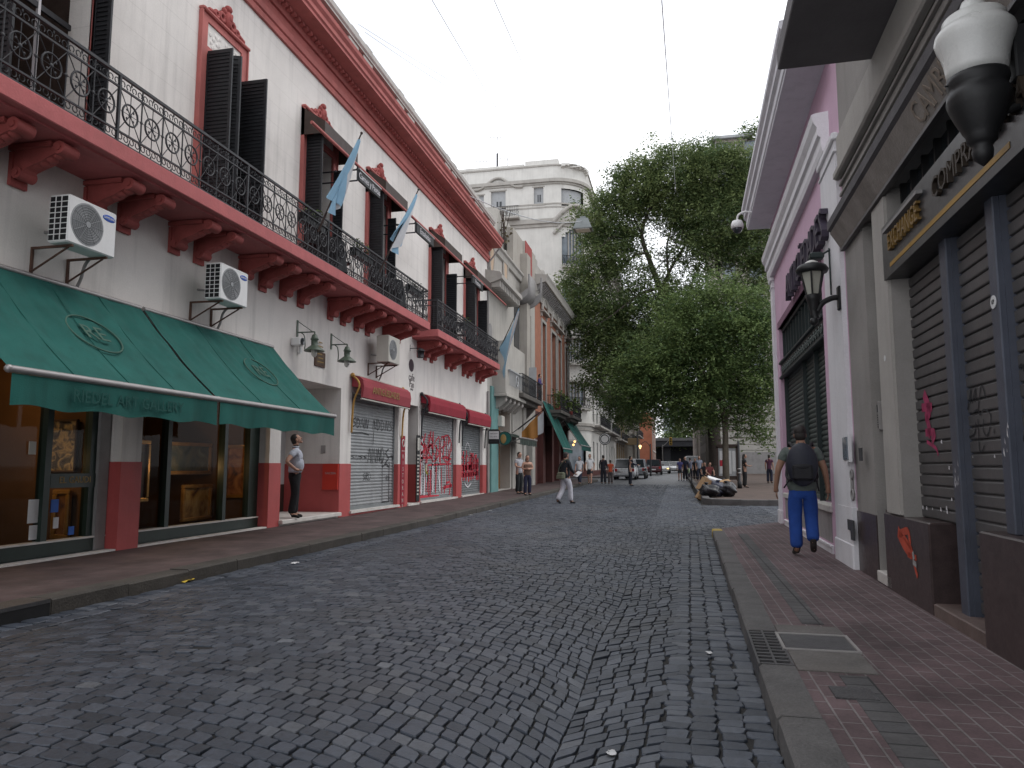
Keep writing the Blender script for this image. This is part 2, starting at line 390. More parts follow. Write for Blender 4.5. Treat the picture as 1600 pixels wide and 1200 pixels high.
def brickmat(name,c1,c2,mort,rw,bw,msize,bump=.5,vertical=False,rough=.75,off=0.0,dirt=.3,flip=False,bdist=.006):
    m=bpy.data.materials.new(name); m.use_nodes=True; N=m.node_tree.nodes; L=m.node_tree.links; b=N['Principled BSDF']
    b.inputs['Roughness'].default_value=rough; b.inputs['Specular IOR Level'].default_value=.35
    tc=N.new('ShaderNodeTexCoord'); sp=N.new('ShaderNodeSeparateXYZ'); cb=N.new('ShaderNodeCombineXYZ'); L.new(tc.outputs['Object'],sp.inputs[0])
    if vertical: L.new(sp.outputs[1],cb.inputs[0]); L.new(sp.outputs[2],cb.inputs[1])
    elif flip: L.new(sp.outputs[0],cb.inputs[0]); L.new(sp.outputs[1],cb.inputs[1])
    else: L.new(sp.outputs[1],cb.inputs[0]); L.new(sp.outputs[0],cb.inputs[1])
    br=N.new('ShaderNodeTexBrick'); br.offset=off; br.inputs['Scale'].default_value=1; br.inputs['Row Height'].default_value=rw; br.inputs['Brick Width'].default_value=bw
    br.inputs['Mortar Size'].default_value=msize; br.inputs['Mortar Smooth'].default_value=.3; br.inputs['Bias'].default_value=0
    br.inputs['Color1'].default_value=(*c1,1); br.inputs['Color2'].default_value=(*c2,1); br.inputs['Mortar'].default_value=(*mort,1)
    L.new(cb.outputs[0],br.inputs['Vector'])
    n=N.new('ShaderNodeTexNoise'); n.inputs['Scale'].default_value=1.3; n.inputs['Detail'].default_value=8; n.inputs['Roughness'].default_value=.7; L.new(tc.outputs['Object'],n.inputs['Vector'])
    mr=N.new('ShaderNodeMapRange'); mr.inputs['From Min'].default_value=.3; mr.inputs['From Max'].default_value=.7; mr.inputs['To Min'].default_value=1-dirt*1.4; mr.inputs['To Max'].default_value=1+dirt*.6; L.new(n.outputs[0],mr.inputs['Value'])
    mx=N.new('ShaderNodeMix'); mx.data_type='RGBA'; mx.blend_type='MULTIPLY'; mx.inputs[0].default_value=1; L.new(br.outputs[0],mx.inputs[6]); L.new(mr.outputs[0],mx.inputs[7])
    n3=N.new('ShaderNodeTexNoise'); n3.inputs['Scale'].default_value=60; n3.inputs['Detail'].default_value=3; L.new(tc.outputs['Object'],n3.inputs['Vector'])
    m3=N.new('ShaderNodeMapRange'); m3.inputs['To Min'].default_value=.7; m3.inputs['To Max'].default_value=1.3; L.new(n3.outputs[0],m3.inputs['Value'])
    mx3=N.new('ShaderNodeMix'); mx3.data_type='RGBA'; mx3.blend_type='MULTIPLY'; mx3.inputs[0].default_value=1; L.new(mx.outputs[2],mx3.inputs[6]); L.new(m3.outputs[0],mx3.inputs[7])
    L.new(mx3.outputs[2],b.inputs['Base Color'])
    ad=N.new('ShaderNodeMath'); ad.operation='MULTIPLY_ADD'; L.new(n3.outputs[0],ad.inputs[0]); ad.inputs[1].default_value=.35
    iv=N.new('ShaderNodeMath'); iv.operation='SUBTRACT'; iv.inputs[0].default_value=1; L.new(br.outputs['Fac'],iv.inputs[1]); L.new(iv.outputs[0],ad.inputs[2])
    bp=N.new('ShaderNodeBump'); bp.inputs['Strength'].default_value=bump; bp.inputs['Distance'].default_value=bdist; L.new(ad.outputs[0],bp.inputs['Height']); L.new(bp.outputs[0],b.inputs['Normal'])
    return m
M['cobble']=cobblemat()
M['dirt']=mat('joint_dirt',(.022,.021,.020),.95,.3,6,.4,40,fine=.2)
M['road']=brickmat('distant_setts',(.052,.057,.067),(.085,.09,.10),(.02,.02,.02),.13,.16,.012,.6,flip=True,off=.5,rough=.55)
M['paveR']=brickmat('red_ribbed_tiles',(.112,.076,.079),(.138,.092,.096),(.205,.182,.178),.105,.21,.0065,.8,off=.5,dirt=.42)
M['paveL']=brickmat('dark_red_tiles',(.078,.052,.050),(.098,.064,.062),(.10,.085,.08),.2,.2,.006,.5,off=.5,dirt=.42)
M['paveG']=brickmat('grey_tiles',(.085,.083,.085),(.11,.105,.105),(.03,.03,.03),.21,.155,.008,.8,off=0,dirt=.4)
M['yellow']=mat('worn_yellow_paint',(.42,.30,.06),.7,.25,9,.2,40,dirt=.5)
def struct(o): o['kind']='structure'; return o
def strip(name,m,xl,xr,ys,h,kind='structure'):
    mb=MB()
    for i in range(len(ys)-1):
        a,b=ys[i],ys[i+1]
        mb.quad((xl(a),a,gz(a)+h),(xr(a),a,gz(a)+h),(xr(b),b,gz(b)+h),(xl(b),b,gz(b)+h))
    o=mb.build(name,m); o['kind']=kind; return o
YS=[-4,6,12,18]+[18+8*i for i in range(1,20)]+[200,400,900]
strip('ground',M['concrete'],lambda y:-900,lambda y:900,YS,-.09)
strip('road',M['dirt'],lambda y:-12,lambda y:30,[y for y in YS if y<48]+[48.5],-.011)
strip('road',M['road'],lambda y:-40,lambda y:30,[48.5]+[y for y in YS if 49<y<=200]+[230],-.002)
# kerb lines
KL=-5.65
_k1=MRI@GP(1190,1047,SW); _k2=MRI@GP(1112,826,SW)
KRL=(_k1.x+_k2.x)/2            # right kerb, street face, in the right-hand frame
def WR(x,y,z): return MR@Vector((x,y,z))
YC0=_k2.y; YC1=RP(1222,817,0).y
def xkr(y): # world x of right kerb face at world y
    return MR.translation.x+KRL/math.cos(RA)+math.tan(RA)*y
PLX=.85; PLY=26.2           # plaza corner
# setts ------------------------------------------------------------
def make_setts():
    V=[];F=[];T=[];nv=0
    quads=[];tones=[];lods=[]
    def addq(q,tone,y): quads.append(q); tones.append(tone); lods.append(y)
    P=5.24; x0=-5.84; RC=3.35; dy=.118
    h=lambda t: math.sqrt(RC*RC-t*t)-math.sqrt(RC*RC-(P/2)**2)
    rows=int(51/dy)
    Lh=RC*math.asin(P/2/RC)
    wv=lambda x,y:.035*math.sin(x*1.9+y*.8)+.022*math.sin(y*2.3-x*1.1)
    for k in range(rows):
        yb=-.6+k*dy
        for j in (0,1,2):
            cx=x0+P*(j+.5)
            nst=int(2*Lh/.138); ph=random.uniform(-.012,.012)
            bs=[]
            for i in range(nst+1):
                s0=-Lh+2*Lh*i/nst; st=max(0,1-abs(s0)/(Lh*.62))
                if 0<i<nst: s0+=(k%2)*.069*min(1,st*2)+random.uniform(-.02,.02)+ph+.02*math.sin(k*.9+i*.5)
                bs.append(s0)
            for s,e in zip(bs[:-1],bs[1:]):
                ps=[]
                for sv,kk in ((s,0),(e,0),(e,1),(s,1)):
                    t=RC*math.sin(sv/RC); X=cx+t; Y=yb+kk*dy+h(t); ps.append((X+.4*wv(Y,X),Y+wv(X,Y)))
                mx=sum(p[0] for p in ps)/4; my=sum(p[1] for p in ps)/4
                lim=xkr(my)-.585+.05 if my<YC0+.3 else (8.5 if my<PLY-.1 else PLX-.12)
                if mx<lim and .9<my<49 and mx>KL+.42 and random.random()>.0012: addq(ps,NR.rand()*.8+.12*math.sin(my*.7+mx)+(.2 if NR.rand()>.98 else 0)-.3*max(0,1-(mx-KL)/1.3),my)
    # straight courses: gutters and the side street
    def course(xa,xb,y0,y1,st,along=True):
        y=y0
        while y<y1:
            d=random.uniform(.75,1.35)*st; q=lambda:random.uniform(-.018,.018)
            ps=[(xa(y)+q(),y+q()),(xb(y)+q(),y+q()),(xb(y+d)+q(),y+d),(xa(y+d)+q(),y+d)]
            addq(ps,NR.rand()*.8+.05,y); y+=d
    for i in range(4):
        course(lambda y,i=i:xkr(y)-.56+i*.142-.0,lambda y,i=i:xkr(y)-.56+(i+1)*.142,1.2,YC0+.2,.105)
    for i in range(2): course(lambda y,i=i:KL+i*.2,lambda y,i=i:KL+(i+1)*.2,3,56,.14)
    x=2.55
    for i in range(60):
        w=random.uniform(.13,.18); xx=x; x+=w
        if x>10: break
        y=YC0-1+random.random()*.1
        while y<PLY+2:
            d=random.uniform(.1,.14)
            if y>(YC1-.6+.02*xx) and y+d<PLY+.1: addq([(xx,y),(xx+w,y),(xx+w,y+d),(xx,y+d)],NR.rand()*.7+.35,y)
            y+=d
    Q=np.array(quads); T0=np.clip(np.array(tones),0,1); Y=np.array(lods); n=len(Q)
    c=Q.mean(1,keepdims=True); Q=c+(Q-c)*.93+NR.uniform(-.006,.006,Q.shape)
    Z=np.array([gz(y) for y in c[:,0,1]])
    # 8-point outline
    nx=np.roll(Q,-1,1); pv=np.roll(Q,1,1); ch=NR.uniform(.05,.15,(n,4,1))
    A=Q+(pv-Q)*ch; B=Q+(nx-Q)*ch
    O=np.empty((n,8,2)); O[:,0::2]=A; O[:,1::2]=B
    hz=NR.normal(0,.0024,n); tx=NR.normal(0,.022,n); ty=NR.normal(0,.022,n)
    def lvl(scale,z):
        p=c+(O-c)*scale; zz=z+hz[:,None]+(p[...,0]-c[...,0])*tx[:,None]+(p[...,1]-c[...,1])*ty[:,None]+Z[:,None]
        return np.concatenate([p,zz[...,None]],2)
    R0=lvl(1.0,-.03); R1=lvl(.99,-.004); R2=lvl(.93,.0022)
    R3=np.concatenate([c[:,0],(Z+hz+.0034)[:,None]],1)[:,None]
    VV=np.concatenate([R0,R1,R2,R3],1).reshape(-1,3)
    ii=np.arange(8); jj=(ii+1)%8
    q1=np.stack([ii,jj,jj+8,ii+8],1); q2=q1+8; t3=np.stack([ii+16,jj+16,np.full(8,24)],1)
    base=(np.arange(n)*25)[:,None,None]
    QF=(np.concatenate([q1,q2],0)[None]+base).reshape(-1,4); TF=(t3[None]+base).reshape(-1,3)
    me=bpy.data.meshes.new('cobblestones')
    me.vertices.add(len(VV)); me.vertices.foreach_set('co',VV.ravel())
    nl=QF.size+TF.size; me.loops.add(nl); me.loops.foreach_set('vertex_index',np.concatenate([QF.ravel(),TF.ravel()]))
    npoly=len(QF)+len(TF); me.polygons.add(npoly)
    ls=np.concatenate([np.arange(len(QF))*4,QF.size+np.arange(len(TF))*3]); me.polygons.foreach_set('loop_start',ls)
    me.polygons.foreach_set('use_smooth',np.zeros(npoly,bool)); me.update(calc_edges=True); me.validate()
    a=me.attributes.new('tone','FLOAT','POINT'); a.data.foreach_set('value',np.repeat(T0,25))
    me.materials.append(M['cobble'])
    o=bpy.data.objects.new('cobblestones',me); COL.objects.link(o); o['kind']='stuff'
    o['label']='dark grey stone setts laid in fan arcs over the whole roadway'
    print('setts',n)
make_setts()
# pavements and kerbs ------------------------------------------------
def kerb(name,pts,w,mt,seg=.95,top=SW,ramp=None):
    """pts: world polyline of the street face; the stones lie to its left/right by w (signed)"""
    mb=MB()
    for (a,b) in zip(pts[:-1],pts[1:]):
        a=Vector((*a,0)); b=Vector((*b,0)); L=(b-a).length; t=(b-a)/L; nrm=Vector((-t.y,t.x,0))*w
        k=max(1,round(L/seg)); 
        for i in range(k):
            p=a+t*(L*i/k+.004); q=a+t*(L*(i+1)/k-.004); jo=nrm.normalized()*random.uniform(-.008,.008); dz=random.uniform(-.006,.006)
            zz=[gz(v.y)+top+dz for v in (p,q)]
            r=.018; nu=nrm.normalized()*math.copysign(1,1)
            P=lambda v,d,z:(v.x+nu.x*d+jo.x,v.y+nu.y*d+jo.y,z)
            W=abs(w)
            sec=lambda v,z:[P(v,0,z-.3),P(v,0,z-r),P(v,r,z),P(v,W,z),P(v,W,z-.3)]
            s0=sec(p,zz[0]); s1=sec(q,zz[1])
            mb.add(s0+s1,[(0,1,6,5),(1,2,7,6),(2,3,8,7),(3,4,9,8),(0,4,3,2,1),(5,6,7,8,9)])
    o=mb.build(name,mt); o['kind']='structure'; return o
strip('sidewalk',M['paveL'],lambda y:-8.6,lambda y:KL-.24,[y for y in YS if y<54]+[55],SW-.006)
kerb('kerb',[(KL,55)]+[(KL,y) for y in (50,42,34,26,18,10,2,-4)],-.26,M['granited'])
kerb('kerb',[(KL-3.2,57.6),(KL-1.2,57.2),(KL-.3,56.3),(KL,55)],-.26,M['granited'],.6)
mb=MB(); mb.add([(x,y,gz(y)+SW-.004) for x,y in ((-8.6,55),(KL-.2,55),(KL-.45,56.2),(KL-1.3,57),(-8.6,57.4))],[(0,1,2,3,4)]); struct(mb.build('sidewalk',M['paveL']))
strip('sidewalk',M['paveL'],lambda y:-9,lambda y:KL-.24,[66]+[y for y in YS if 66<y<=200],SW-.006)
kerb('kerb',[(KL,y) for y in (200,150,120,90,67)]+[(KL-.6,66),(KL-3.5,65.6)],-.26,M['granite'],1.2)
DG0=(MRI@GP(1190,1038,SW)).y; DG1=(MRI@GP(1170,984,SW)).y
# right sidewalk in its own frame
KW=.21
mb=MB(MR); zt=SW-.006
mb.add([(KRL+KW-.02,-4,zt),(.7,-4,zt),(.7,YC1+.25,zt),(0,YC1+.2,zt),(KRL+KW-.02,YC0+.25,zt)],[(0,1,2,3,4)])
mb.add([(KRL+KW-.02,YC0+.25,zt),(.7,YC1+.25,zt),(.7,YC1+.8,-.01),(KRL+KW-.02,YC0+.75,-.01)],[(0,1,2,3)])
e=mb.build('sidewalk',M['paveR']); struct(e)
pts=[WR(KRL,y,0) for y in (-4,2,DG0)]
kerb('kerb',[(p.x,p.y) for p in pts][::-1],.21,M['granite'])
pts=[WR(KRL,y,0) for y in (DG1,8,12,YC0-.45)]
kerb('kerb',[(p.x,p.y) for p in pts][::-1],.21,M['granite'])
mb=MB(MR); mb.bbox((KRL,YC0-.44,-.2),(KRL+.2,YC0-.2,SW),.02); mb.bbox((KRL,YC0-.19,-.2),(KRL+.2,YC0+.05,SW),.02); struct(mb.build('kerb',M['yellow']))
# grey tile strip, patch, lids
xs=[(MRI@GP(*p,SW)).x for p in ((1238,960),(1270,975),(1345,1090),(1385,1085))]
gx0=(xs[0]+xs[2])/2; gx1=gx0+.16
mb=MB(MR); mb.box((gx0,-4,SW-.03),(gx1,(MRI@GP(1210,1048,SW)).y,SW-.001)); mb.box((gx0,(MRI@GP(1215,972,SW)).y,SW-.03),(gx1,YC0-1,SW-.001)); struct(mb.build('paving_strip',M['paveG']))
mb=MB(MR); pa=MRI@GP(1210,1044,SW); pb=MRI@GP(1215,976,SW); pc=MRI@GP(1352,1030,SW); mb.box((KRL+.215,pa.y,SW-.05),(pc.x,pb.y,SW+.001)); struct(mb.build('paving_patch',mat('rough_cement_patch',(.135,.125,.118),.9,.2,2.5,.4,40,dirt=.4,fine=.2)))
mb=MB(MR); 
lx0=(MRI@GP(1216,1000,SW)).x; lx1=(MRI@GP(1328,1000,SW)).x
ly0=(MRI@GP(1270,1017,SW)).y; ly1=(MRI@GP(1270,992,SW)).y
M['lid']=mat('worn_iron_lid',(.07,.068,.07),.45,.2,6,.4,70,metal=.3)
mb.box((lx0+.03,ly0+.03,SW-.04),(lx1-.03,ly1-.03,SW+.004)); 
mb.box((lx0,ly0,SW-.04),(lx1,ly0+.02,SW+.009),1); mb.box((lx0,ly1-.02,SW-.04),(lx1,ly1,SW+.009),1); mb.box((lx0,ly0+.02,SW-.04),(lx0+.02,ly1-.02,SW+.009),1); mb.box((lx1-.02,ly0+.02,SW-.04),(lx1,ly1-.02,SW+.009),1)
mb.top('utility_cover',[M['lid'],M['alu']],'rectangular iron utility cover in the concrete patch of the right sidewalk','utility cover')
mb=MB(MR); a=GP(1306,1090,SW); a=MRI@a; b=MRI@GP(1360,1076,SW); mb.box((a.x,a.y,SW-.03),(b.x,b.y,SW+.003)); mb.top('valve_cover',M['lid'],'small plain metal plate among the red tiles of the right sidewalk','cover plate')
mb=MB(MR)
for i in range(11):
    y=DG0+.02+i*(DG1-DG0-.02)/11; mb.box((KRL+.01,y,SW-.05),(KRL+.2,y+.03,SW+.002))
for x in (KRL,KRL+.1,KRL+.2): mb.box((x-.006,DG0+.01,SW-.05),(x+.008,DG1-.01,SW+.003))
mb.box((KRL-.002,DG0+.01,-.1),(KRL+.01,DG1-.01,SW-.05)); mb.box((KRL+.02,DG0+.02,-.1),(KRL+.2,DG1-.02,-.02),1)
mb.top('drain_grate',[M['lid'],M['dark']],'ribbed iron drain grate set into the right kerb','drain grate')
mb=MB(); yb=XP(78,942,KL).y; mb.box((KL+.003,yb-2.2,-.02),(KL-.2,yb,SW-.03),0); mb.box((KL+.006,yb-2.2,SW-.03),(KL-.28,yb,SW+.006),1)
mb.top('storm_drain',[M['dark'],M['lid']],'black storm drain mouth with a steel lip in the left kerb','storm drain')
# side street edge + plaza
def plz(y): return PLX
mb=MB()
ys=[PLY+1.2]+[30+8*i for i in range(0,8)]
for a,b in zip(ys[:-1],ys[1:]): mb.quad((PLX+.2,a,gz(a)+SW-.006),(30,a,gz(a)+SW-.006),(30,b,gz(b)+SW-.006),(PLX+.2,b,gz(b)+SW-.006))
mb.add([(PLX+.2,PLY+1.2,gz(PLY)+SW-.006),(PLX+.4,PLY+.45,gz(PLY)+SW-.006),(PLX+1.2,PLY+.2,gz(PLY)+SW-.006),(30,PLY+.2,gz(PLY)+SW-.006),(30,PLY+1.2,gz(PLY)+SW-.006)],[(0,1,2,3,4)])
struct(mb.build('plaza',mat('plaza_dirt_tiles',(.078,.054,.044),.9,.25,1.5,.3,30,dirt=.4)))
kerb('kerb',[(30,PLY-.05),(10,PLY-.05),(PLX+1.2,PLY),(PLX+.3,PLY+.35),(PLX,PLY+1.2),(PLX,34),(PLX,50),(PLX,66),(PLX,86)],-.24,M['granite'],.9,.2)
strip('sidewalk',M['paveL'],lambda y:PLX+.2,lambda y:6,[86]+[y for y in YS if 86<y<=200],SW-.006)

# ================================================================ RED AND WHITE BUILDING (left)
LB=thing('corner_building','long white building with red cornice and red balcony on scrolled brackets, on the left','building',(XF,18,0))
LY1=31.5
def Ly(px,py,X=XF): return XP(px,py,X).y
def Lz(px,py,X=XF): return XP(px,py,X).z
DEP=-.38
shop=[(2.2,Ly(187,760),SW+.02,2.95),(Ly(216,800),Ly(420,740),SW+.02,2.95)]; SHX=.30
ent=(Ly(437,750),Ly(530,740),.16,Lz(530,606))
s1=(Ly(548,700),Ly(622,700),.22,Lz(548,612)); d1=(Ly(637,700),Ly(653,690),.2,Lz(640,632))
s2=(Ly(657,700),Ly(713,700),.22,Lz(657,636)); s3=(Ly(721,700),Ly(754,700),.22,Lz(721,655))
SLB,SLT=5.36,5.59
# first-floor windows: (y0,y1,hooded)
wins=[(6.4,Ly(141,60),0),(Ly(314,200),Ly(369,210),0),(Ly(474,300),Ly(517,310),1),(Ly(575,340),Ly(603,345),1),(Ly(672,440),Ly(695,450),1),(Ly(726,470),Ly(745,480),1)]
WT=8.05
WTS=[8.75,8.62,8.78,8.78,8.78,8.78]
holes=shop+[ent,s1,d1,s2,s3]+[(w[0],w[1],SLT,t) for w,t in zip(wins,WTS)]
mb=MB(); mb.holes('x',XF,1.0,LY1,-.2,10.45,holes,DEP)
for a,b,c,d in shop:
    for y in (a,b): mb.quad((XF+DEP,y,c),(XF-.42,y,c),(XF-.42,y,d),(XF+DEP,y,d))
    mb.quad((XF+DEP,a,d),(XF-.42,a,d),(XF-.42,b,d),(XF+DEP,b,d))
mb.quad((XF,1,10.45),(XF,LY1,10.45),(XF,LY1,12.0),(XF,1,12.0))
mb.box((XF-9,LY1-.3,-.2),(XF-.4,LY1,12.0)); mb.box((XF-9,1,-.2),(XF-.4,1.3,12.0)); mb.box((XF-9,1,11.7),(XF-.02,LY1-.32,11.9))
# faint ashlar joints in the upper wall
mb.build('wall',M['wall'],LB)
# red dado
DZ=1.42
mb=MB()
solid=[(shop[0][1],shop[1][0]),(shop[1][1],ent[0]),(ent[1],s1[0]),(s1[1],d1[0]),(d1[1],s2[0]),(s2[1],s3[0]),(s3[1],LY1)]
for i,(a,b) in enumerate(solid): mb.box((XF-.41 if i==0 else XF+DEP-.002,a-.012,-.1),(XF+.012,b+.012,DZ))
mb.box((XF-.41,shop[1][1]-.012,-.1),(XF+DEP-.004,shop[1][1]+.1,DZ))
for h in (s1,d1,s2,s3,ent): mb.box((XF+DEP,h[0]-.01,-.1),(XF+.014,h[1]+.01,h[2]-.03))
mb.each('dado',M['reddado'],LB)
mb=MB()
for h in (s1,d1,s2,s3): mb.box((XF+DEP,h[0]-.04,h[2]-.03),(XF+.07,h[1]+.04,h[2]+.03))
mb.each('door_sill',M['marble'],LB)
# roller doors
def roller(h,m,x=XF-.16,step=.085):
    mb=MB(); gridslats(mb,h[0]+.03,h[1]-.03,h[2]+.03,h[3],x,step,.02); 
    d=mb.build('roller_door',m,LB)
    f=MB(); f.box((x-.05,h[0],h[2]),(x+.045,h[0]+.06,h[3])); f.box((x-.05,h[1]-.06,h[2]),(x+.045,h[1],h[3])); f.box((x-.01,h[0]+.06,h[2]+.03),(x+.04,h[1]-.06,h[2]+.11)); f.build('rail',M['steel2'],d)
    return d
rd1=roller(s1,M['steel']); rd2=roller(s2,M['steel']); rd3=roller(s3,M['steel2'])
GX=XF-.16+.024
def tagstrokes(name,parent,m,strokes,w):
    mb=MB()
    for s in strokes:
        p=curve([(GX,a,b) for a,b in s],4); scribble(mb,[(q.y,q.z) for q in p],w*random.uniform(.7,1.25),GX)
    return mb.build(name,m,parent)
def rnd_tag(y0,y1,z0,z1,n):
    out=[]
    for i in range(n):
        a=y0+(y1-y0)*(i+.2)/n; wv=(y1-y0)/n
        k=random.choice((0,1,2,3)); q=lambda:random.uniform(-.15,.15)*wv
        zc=(z0+z1)/2; hh=(z1-z0)/2
        if k==0: out.append([(a+q(),z0),(a+wv*.3,z1),(a+wv*.6,z0+q()),(a+wv*.9,z1)])
        elif k==1: out.append([(a,z1),(a+wv*.1,z0),(a+wv*.7,zc),(a+wv*.2,z1+q())])
        elif k==2: out.append([(a+wv*.8,z1),(a+wv*.1,zc+hh*.4),(a+wv*.8,zc-hh*.3),(a,z0)])
        else: out.append([(a,z0-.1*hh),(a+wv*.2,z1),(a+wv*.8,z1-hh*.6),(a+wv*.1,zc),(a+wv*.9,z0)])
    return out
y0,y1=s1[0],s1[1]; W=y1-y0
tagstrokes('graffiti',rd1,M['ink'],rnd_tag(y0+.1*W,y0+.42*W,2.36,2.62,4)+rnd_tag(y0+.5*W,y0+.95*W,2.36,2.66,5)+[[(y0+.06*W,2.2),(y0+.3*W,2.24),(y0+.44*W,2.2)]]+[[(y0+.55*W,2.6),(y0+.53*W,1.95)]],.025)
tagstrokes('graffiti',rd1,M['ink'],rnd_tag(y0+.42*W,y0+.88*W,1.45,1.85,5)+[[(y0+.74*W,1.6),(y0+.75*W,.32)],[(y0+.9*W,1.5),(y0+.9*W,.32)],[(y0+.88*W,1.62),(y0+.97*W,1.65),(y0+.97*W,1.55)],[(y0+.76*W,.36),(y0+.9*W,.35)],[(y0+.75*W,1.35),(y0+.83*W,1.42),(y0+.9*W,1.33)]],.038)
tagstrokes('graffiti',rd1,M['ink'],rnd_tag(y0+.32*W,y0+.5*W,.98,1.18,3)+rnd_tag(y0+.9*W,y0+.97*W,.35,.5,2)+rnd_tag(y0+.82*W,y0+.9*W,.95,1.1,2)+rnd_tag(y0+.08*W,y0+.4*W,1.55,1.64,4),.018)
y0,y1=s2[0],s2[1]; W=y1-y0
def bars(lst,y0,W): return [[(y0+a*W,z0),(y0+(a+b)/2*W,(z0+z1)/2),(y0+b*W,z1)] for a,z0,b,z1 in lst]
tagstrokes('graffiti',rd2,M['sprayw'],bars([(.12,.4,.14,2.3),(.2,.4,.22,1.4),(.42,.5,.42,1.5),(.62,.5,.58,1.5),(.3,1.9,.34,2.2),(.66,1.7,.66,2.3),(.84,2.0,.92,2.2)],y0,W),.12)
tagstrokes('graffiti',rd2,M['spray'],bars([(.06,2.35,.1,2.1),(.18,2.15,.22,2.45),(.3,1.95,.36,2.55),(.42,1.8,.42,2.55),(.52,1.55,.52,2.1),(.6,1.5,.6,2.35),(.7,1.6,.74,2.42),(.9,1.5,.86,2.3),(.06,1.62,.4,1.66),(.3,1.4,.95,1.45),(.75,1.7,.95,1.62),(.1,.35,.1,1.4),(.28,.5,.3,1.3),(.36,.4,.37,1.25),(.5,.45,.52,1.35),(.68,.4,.66,1.3),(.08,.38,.6,.32),(.72,.6,.98,.66),(.8,.75,.9,.8),(.9,.3,.94,.75),(.75,.4,.78,.7)],y0,W)+[[(y0+.1*W,1.75),(y0+.2*W,1.95),(y0+.05*W,2.2)],[(y0+.7*W,2.4),(y0+.86*W,2.46),(y0+.97*W,2.1),(y0+.92*W,1.85)],[(y0+.2*W,2.1),(y0+.28*W,1.8),(y0+.36*W,2.1),(y0+.44*W,1.75)]],.085)
tagstrokes('graffiti',rd2,M['sprayy'],bars([(.22,1.0,.25,1.4),(.3,1.05,.24,1.2)],y0,W),.07)
y0,y1=s3[0],s3[1]; W=y1-y0
tagstrokes('graffiti',rd3,M['spray'],bars([(.1,.75,.12,2.0),(.24,.8,.24,1.95),(.36,.8,.34,1.4),(.48,.75,.5,1.55),(.6,.8,.6,1.9),(.7,.85,.68,1.9),(.86,.8,.84,1.85),(.94,.8,.92,1.7),(.1,1.0,.95,1.08),(.12,1.3,.9,1.35)],y0,W),.19)
tagstrokes('graffiti',rd3,M['sprayw'],bars([(.16,.7,.18,1.1),(.42,.62,.44,1.7),(.78,.7,.78,1.3),(.05,1.2,.12,1.25)],y0,W)+[[(y0+.3*W,.7),(y0+.45*W,.55),(y0+.6*W,.7)],[(y0+.3*W,2.0),(y0+.42*W,2.3),(y0+.56*W,2.0)]],.05)
rn_=random.Random(8); y0,y1=s2[0],s2[1]; W=y1-y0
def drips(y0,W,n,z0,z1): return [[(y:=y0+W*rn_.uniform(.06,.92),a:=rn_.uniform(z0,z1)),(y+rn_.uniform(-.02,.02),a+rn_.uniform(.2,.5)),(y+rn_.uniform(-.04,.04),a+rn_.uniform(.5,1.0))] for _ in range(n)]
random.seed(21)
tagstrokes('graffiti',rd2,M['spray'],drips(y0,W,14,.35,1.5)+rnd_tag(y0+.05*W,y0+.95*W,1.5,2.4,5),.055)
tagstrokes('graffiti',rd2,M['sprayw'],drips(y0,W,9,.4,1.4),.04)
tagstrokes('graffiti',rd3,M['spray'],drips(s3[0],s3[1]-s3[0],10,.7,1.2)+rnd_tag(s3[0]+.1,s3[1]-.15,1.0,1.8,4),.07)
# narrow doorway with red banner
mb=MB(); mb.box((XF-1.6,d1[0]-.2,.1),(XF-1.5,d1[1]+.2,d1[3]+.1)); mb.box((XF-1.5,d1[0]-.2,.1),(XF-.36,d1[0]-.1,d1[3])); mb.box((XF-1.5,d1[1]+.1,.1),(XF-.36,d1[1]+.2,d1[3])); mb.box((XF-1.5,d1[0]-.1,d1[3]),(XF-.36,d1[1]+.1,d1[3]+.1))
mb.build('doorway',M['darkwood'],LB)
# entrance recess with marble step
ya,yb,z0,z1=ent; xr=XF-1.5
mb=MB(); mb.box((xr-.1,ya-.12,.1),(xr,yb+.1,z1+.2)); mb.box((xr,yb,DZ),(XF+DEP,yb+.1,z1+.2)); mb.box((xr,ya-.12,z1),(XF+DEP,yb,z1+.2)); mb.box((xr,ya-.12,DZ),(XF+DEP,ya-.02,z1))
mb.build('entrance_recess',M['wall'],LB)
mb=MB(); mb.box((xr,yb-.012,.1),(XF+DEP,yb+.09,DZ)); mb.box((xr,ya-.12,.1),(XF+DEP,ya-.02,DZ)); mb.each('recess_dado',M['reddado'],LB)
mb=MB(); mb.bbox((xr,ya-.01,.17),(XF+.1,yb-.014,.26),.012); mb.build('marble_step',M['marble'],LB)
mb=MB(); a=Ly(437,700,xr+.03); b=Ly(484,700,xr+.03); mb.box((xr,ya,.26),(xr+.05,b,2.8)); mb.box((xr+.05,ya,.26),(xr+.055,b,.92),1); mb.box((xr+.05,b-.32,.95),(xr+.075,b-.27,2.6),2); mb.box((xr+.05,b-.06,.95),(xr+.07,b-.03,2.7),2)
mb.build('door',[mat('grey_white_door',(.52,.53,.53),.6,.06,3,.05,40),M['darkwood'],M['alu']],LB)
mb=MB(); p=Ly(505,745,-8.7); q=Ly(533,745,-8.7)
xa=XP(504,740,0).x
def ypl(px,py): return YP(px,py,yb-.03)
a=ypl(504,765); b=ypl(529,725); mb.box((a.x,yb-.06,a.z),(b.x,yb-.011,b.z)); a2=ypl(509,742); b2=ypl(525,737)
mb2=MB(); mb2.text('GACEBA',.075,fr((( a2.x+b2.x)/2,yb-.062,(a2.z+b2.z)/2),(1,0,0),(0,0,1)),.002)
bx=mb.build('notice_box',mat('bright_red_panel',(.52,.035,.02),.5,.06,4,.03,60),LB); mb2.build('lettering',M['alu'],bx)
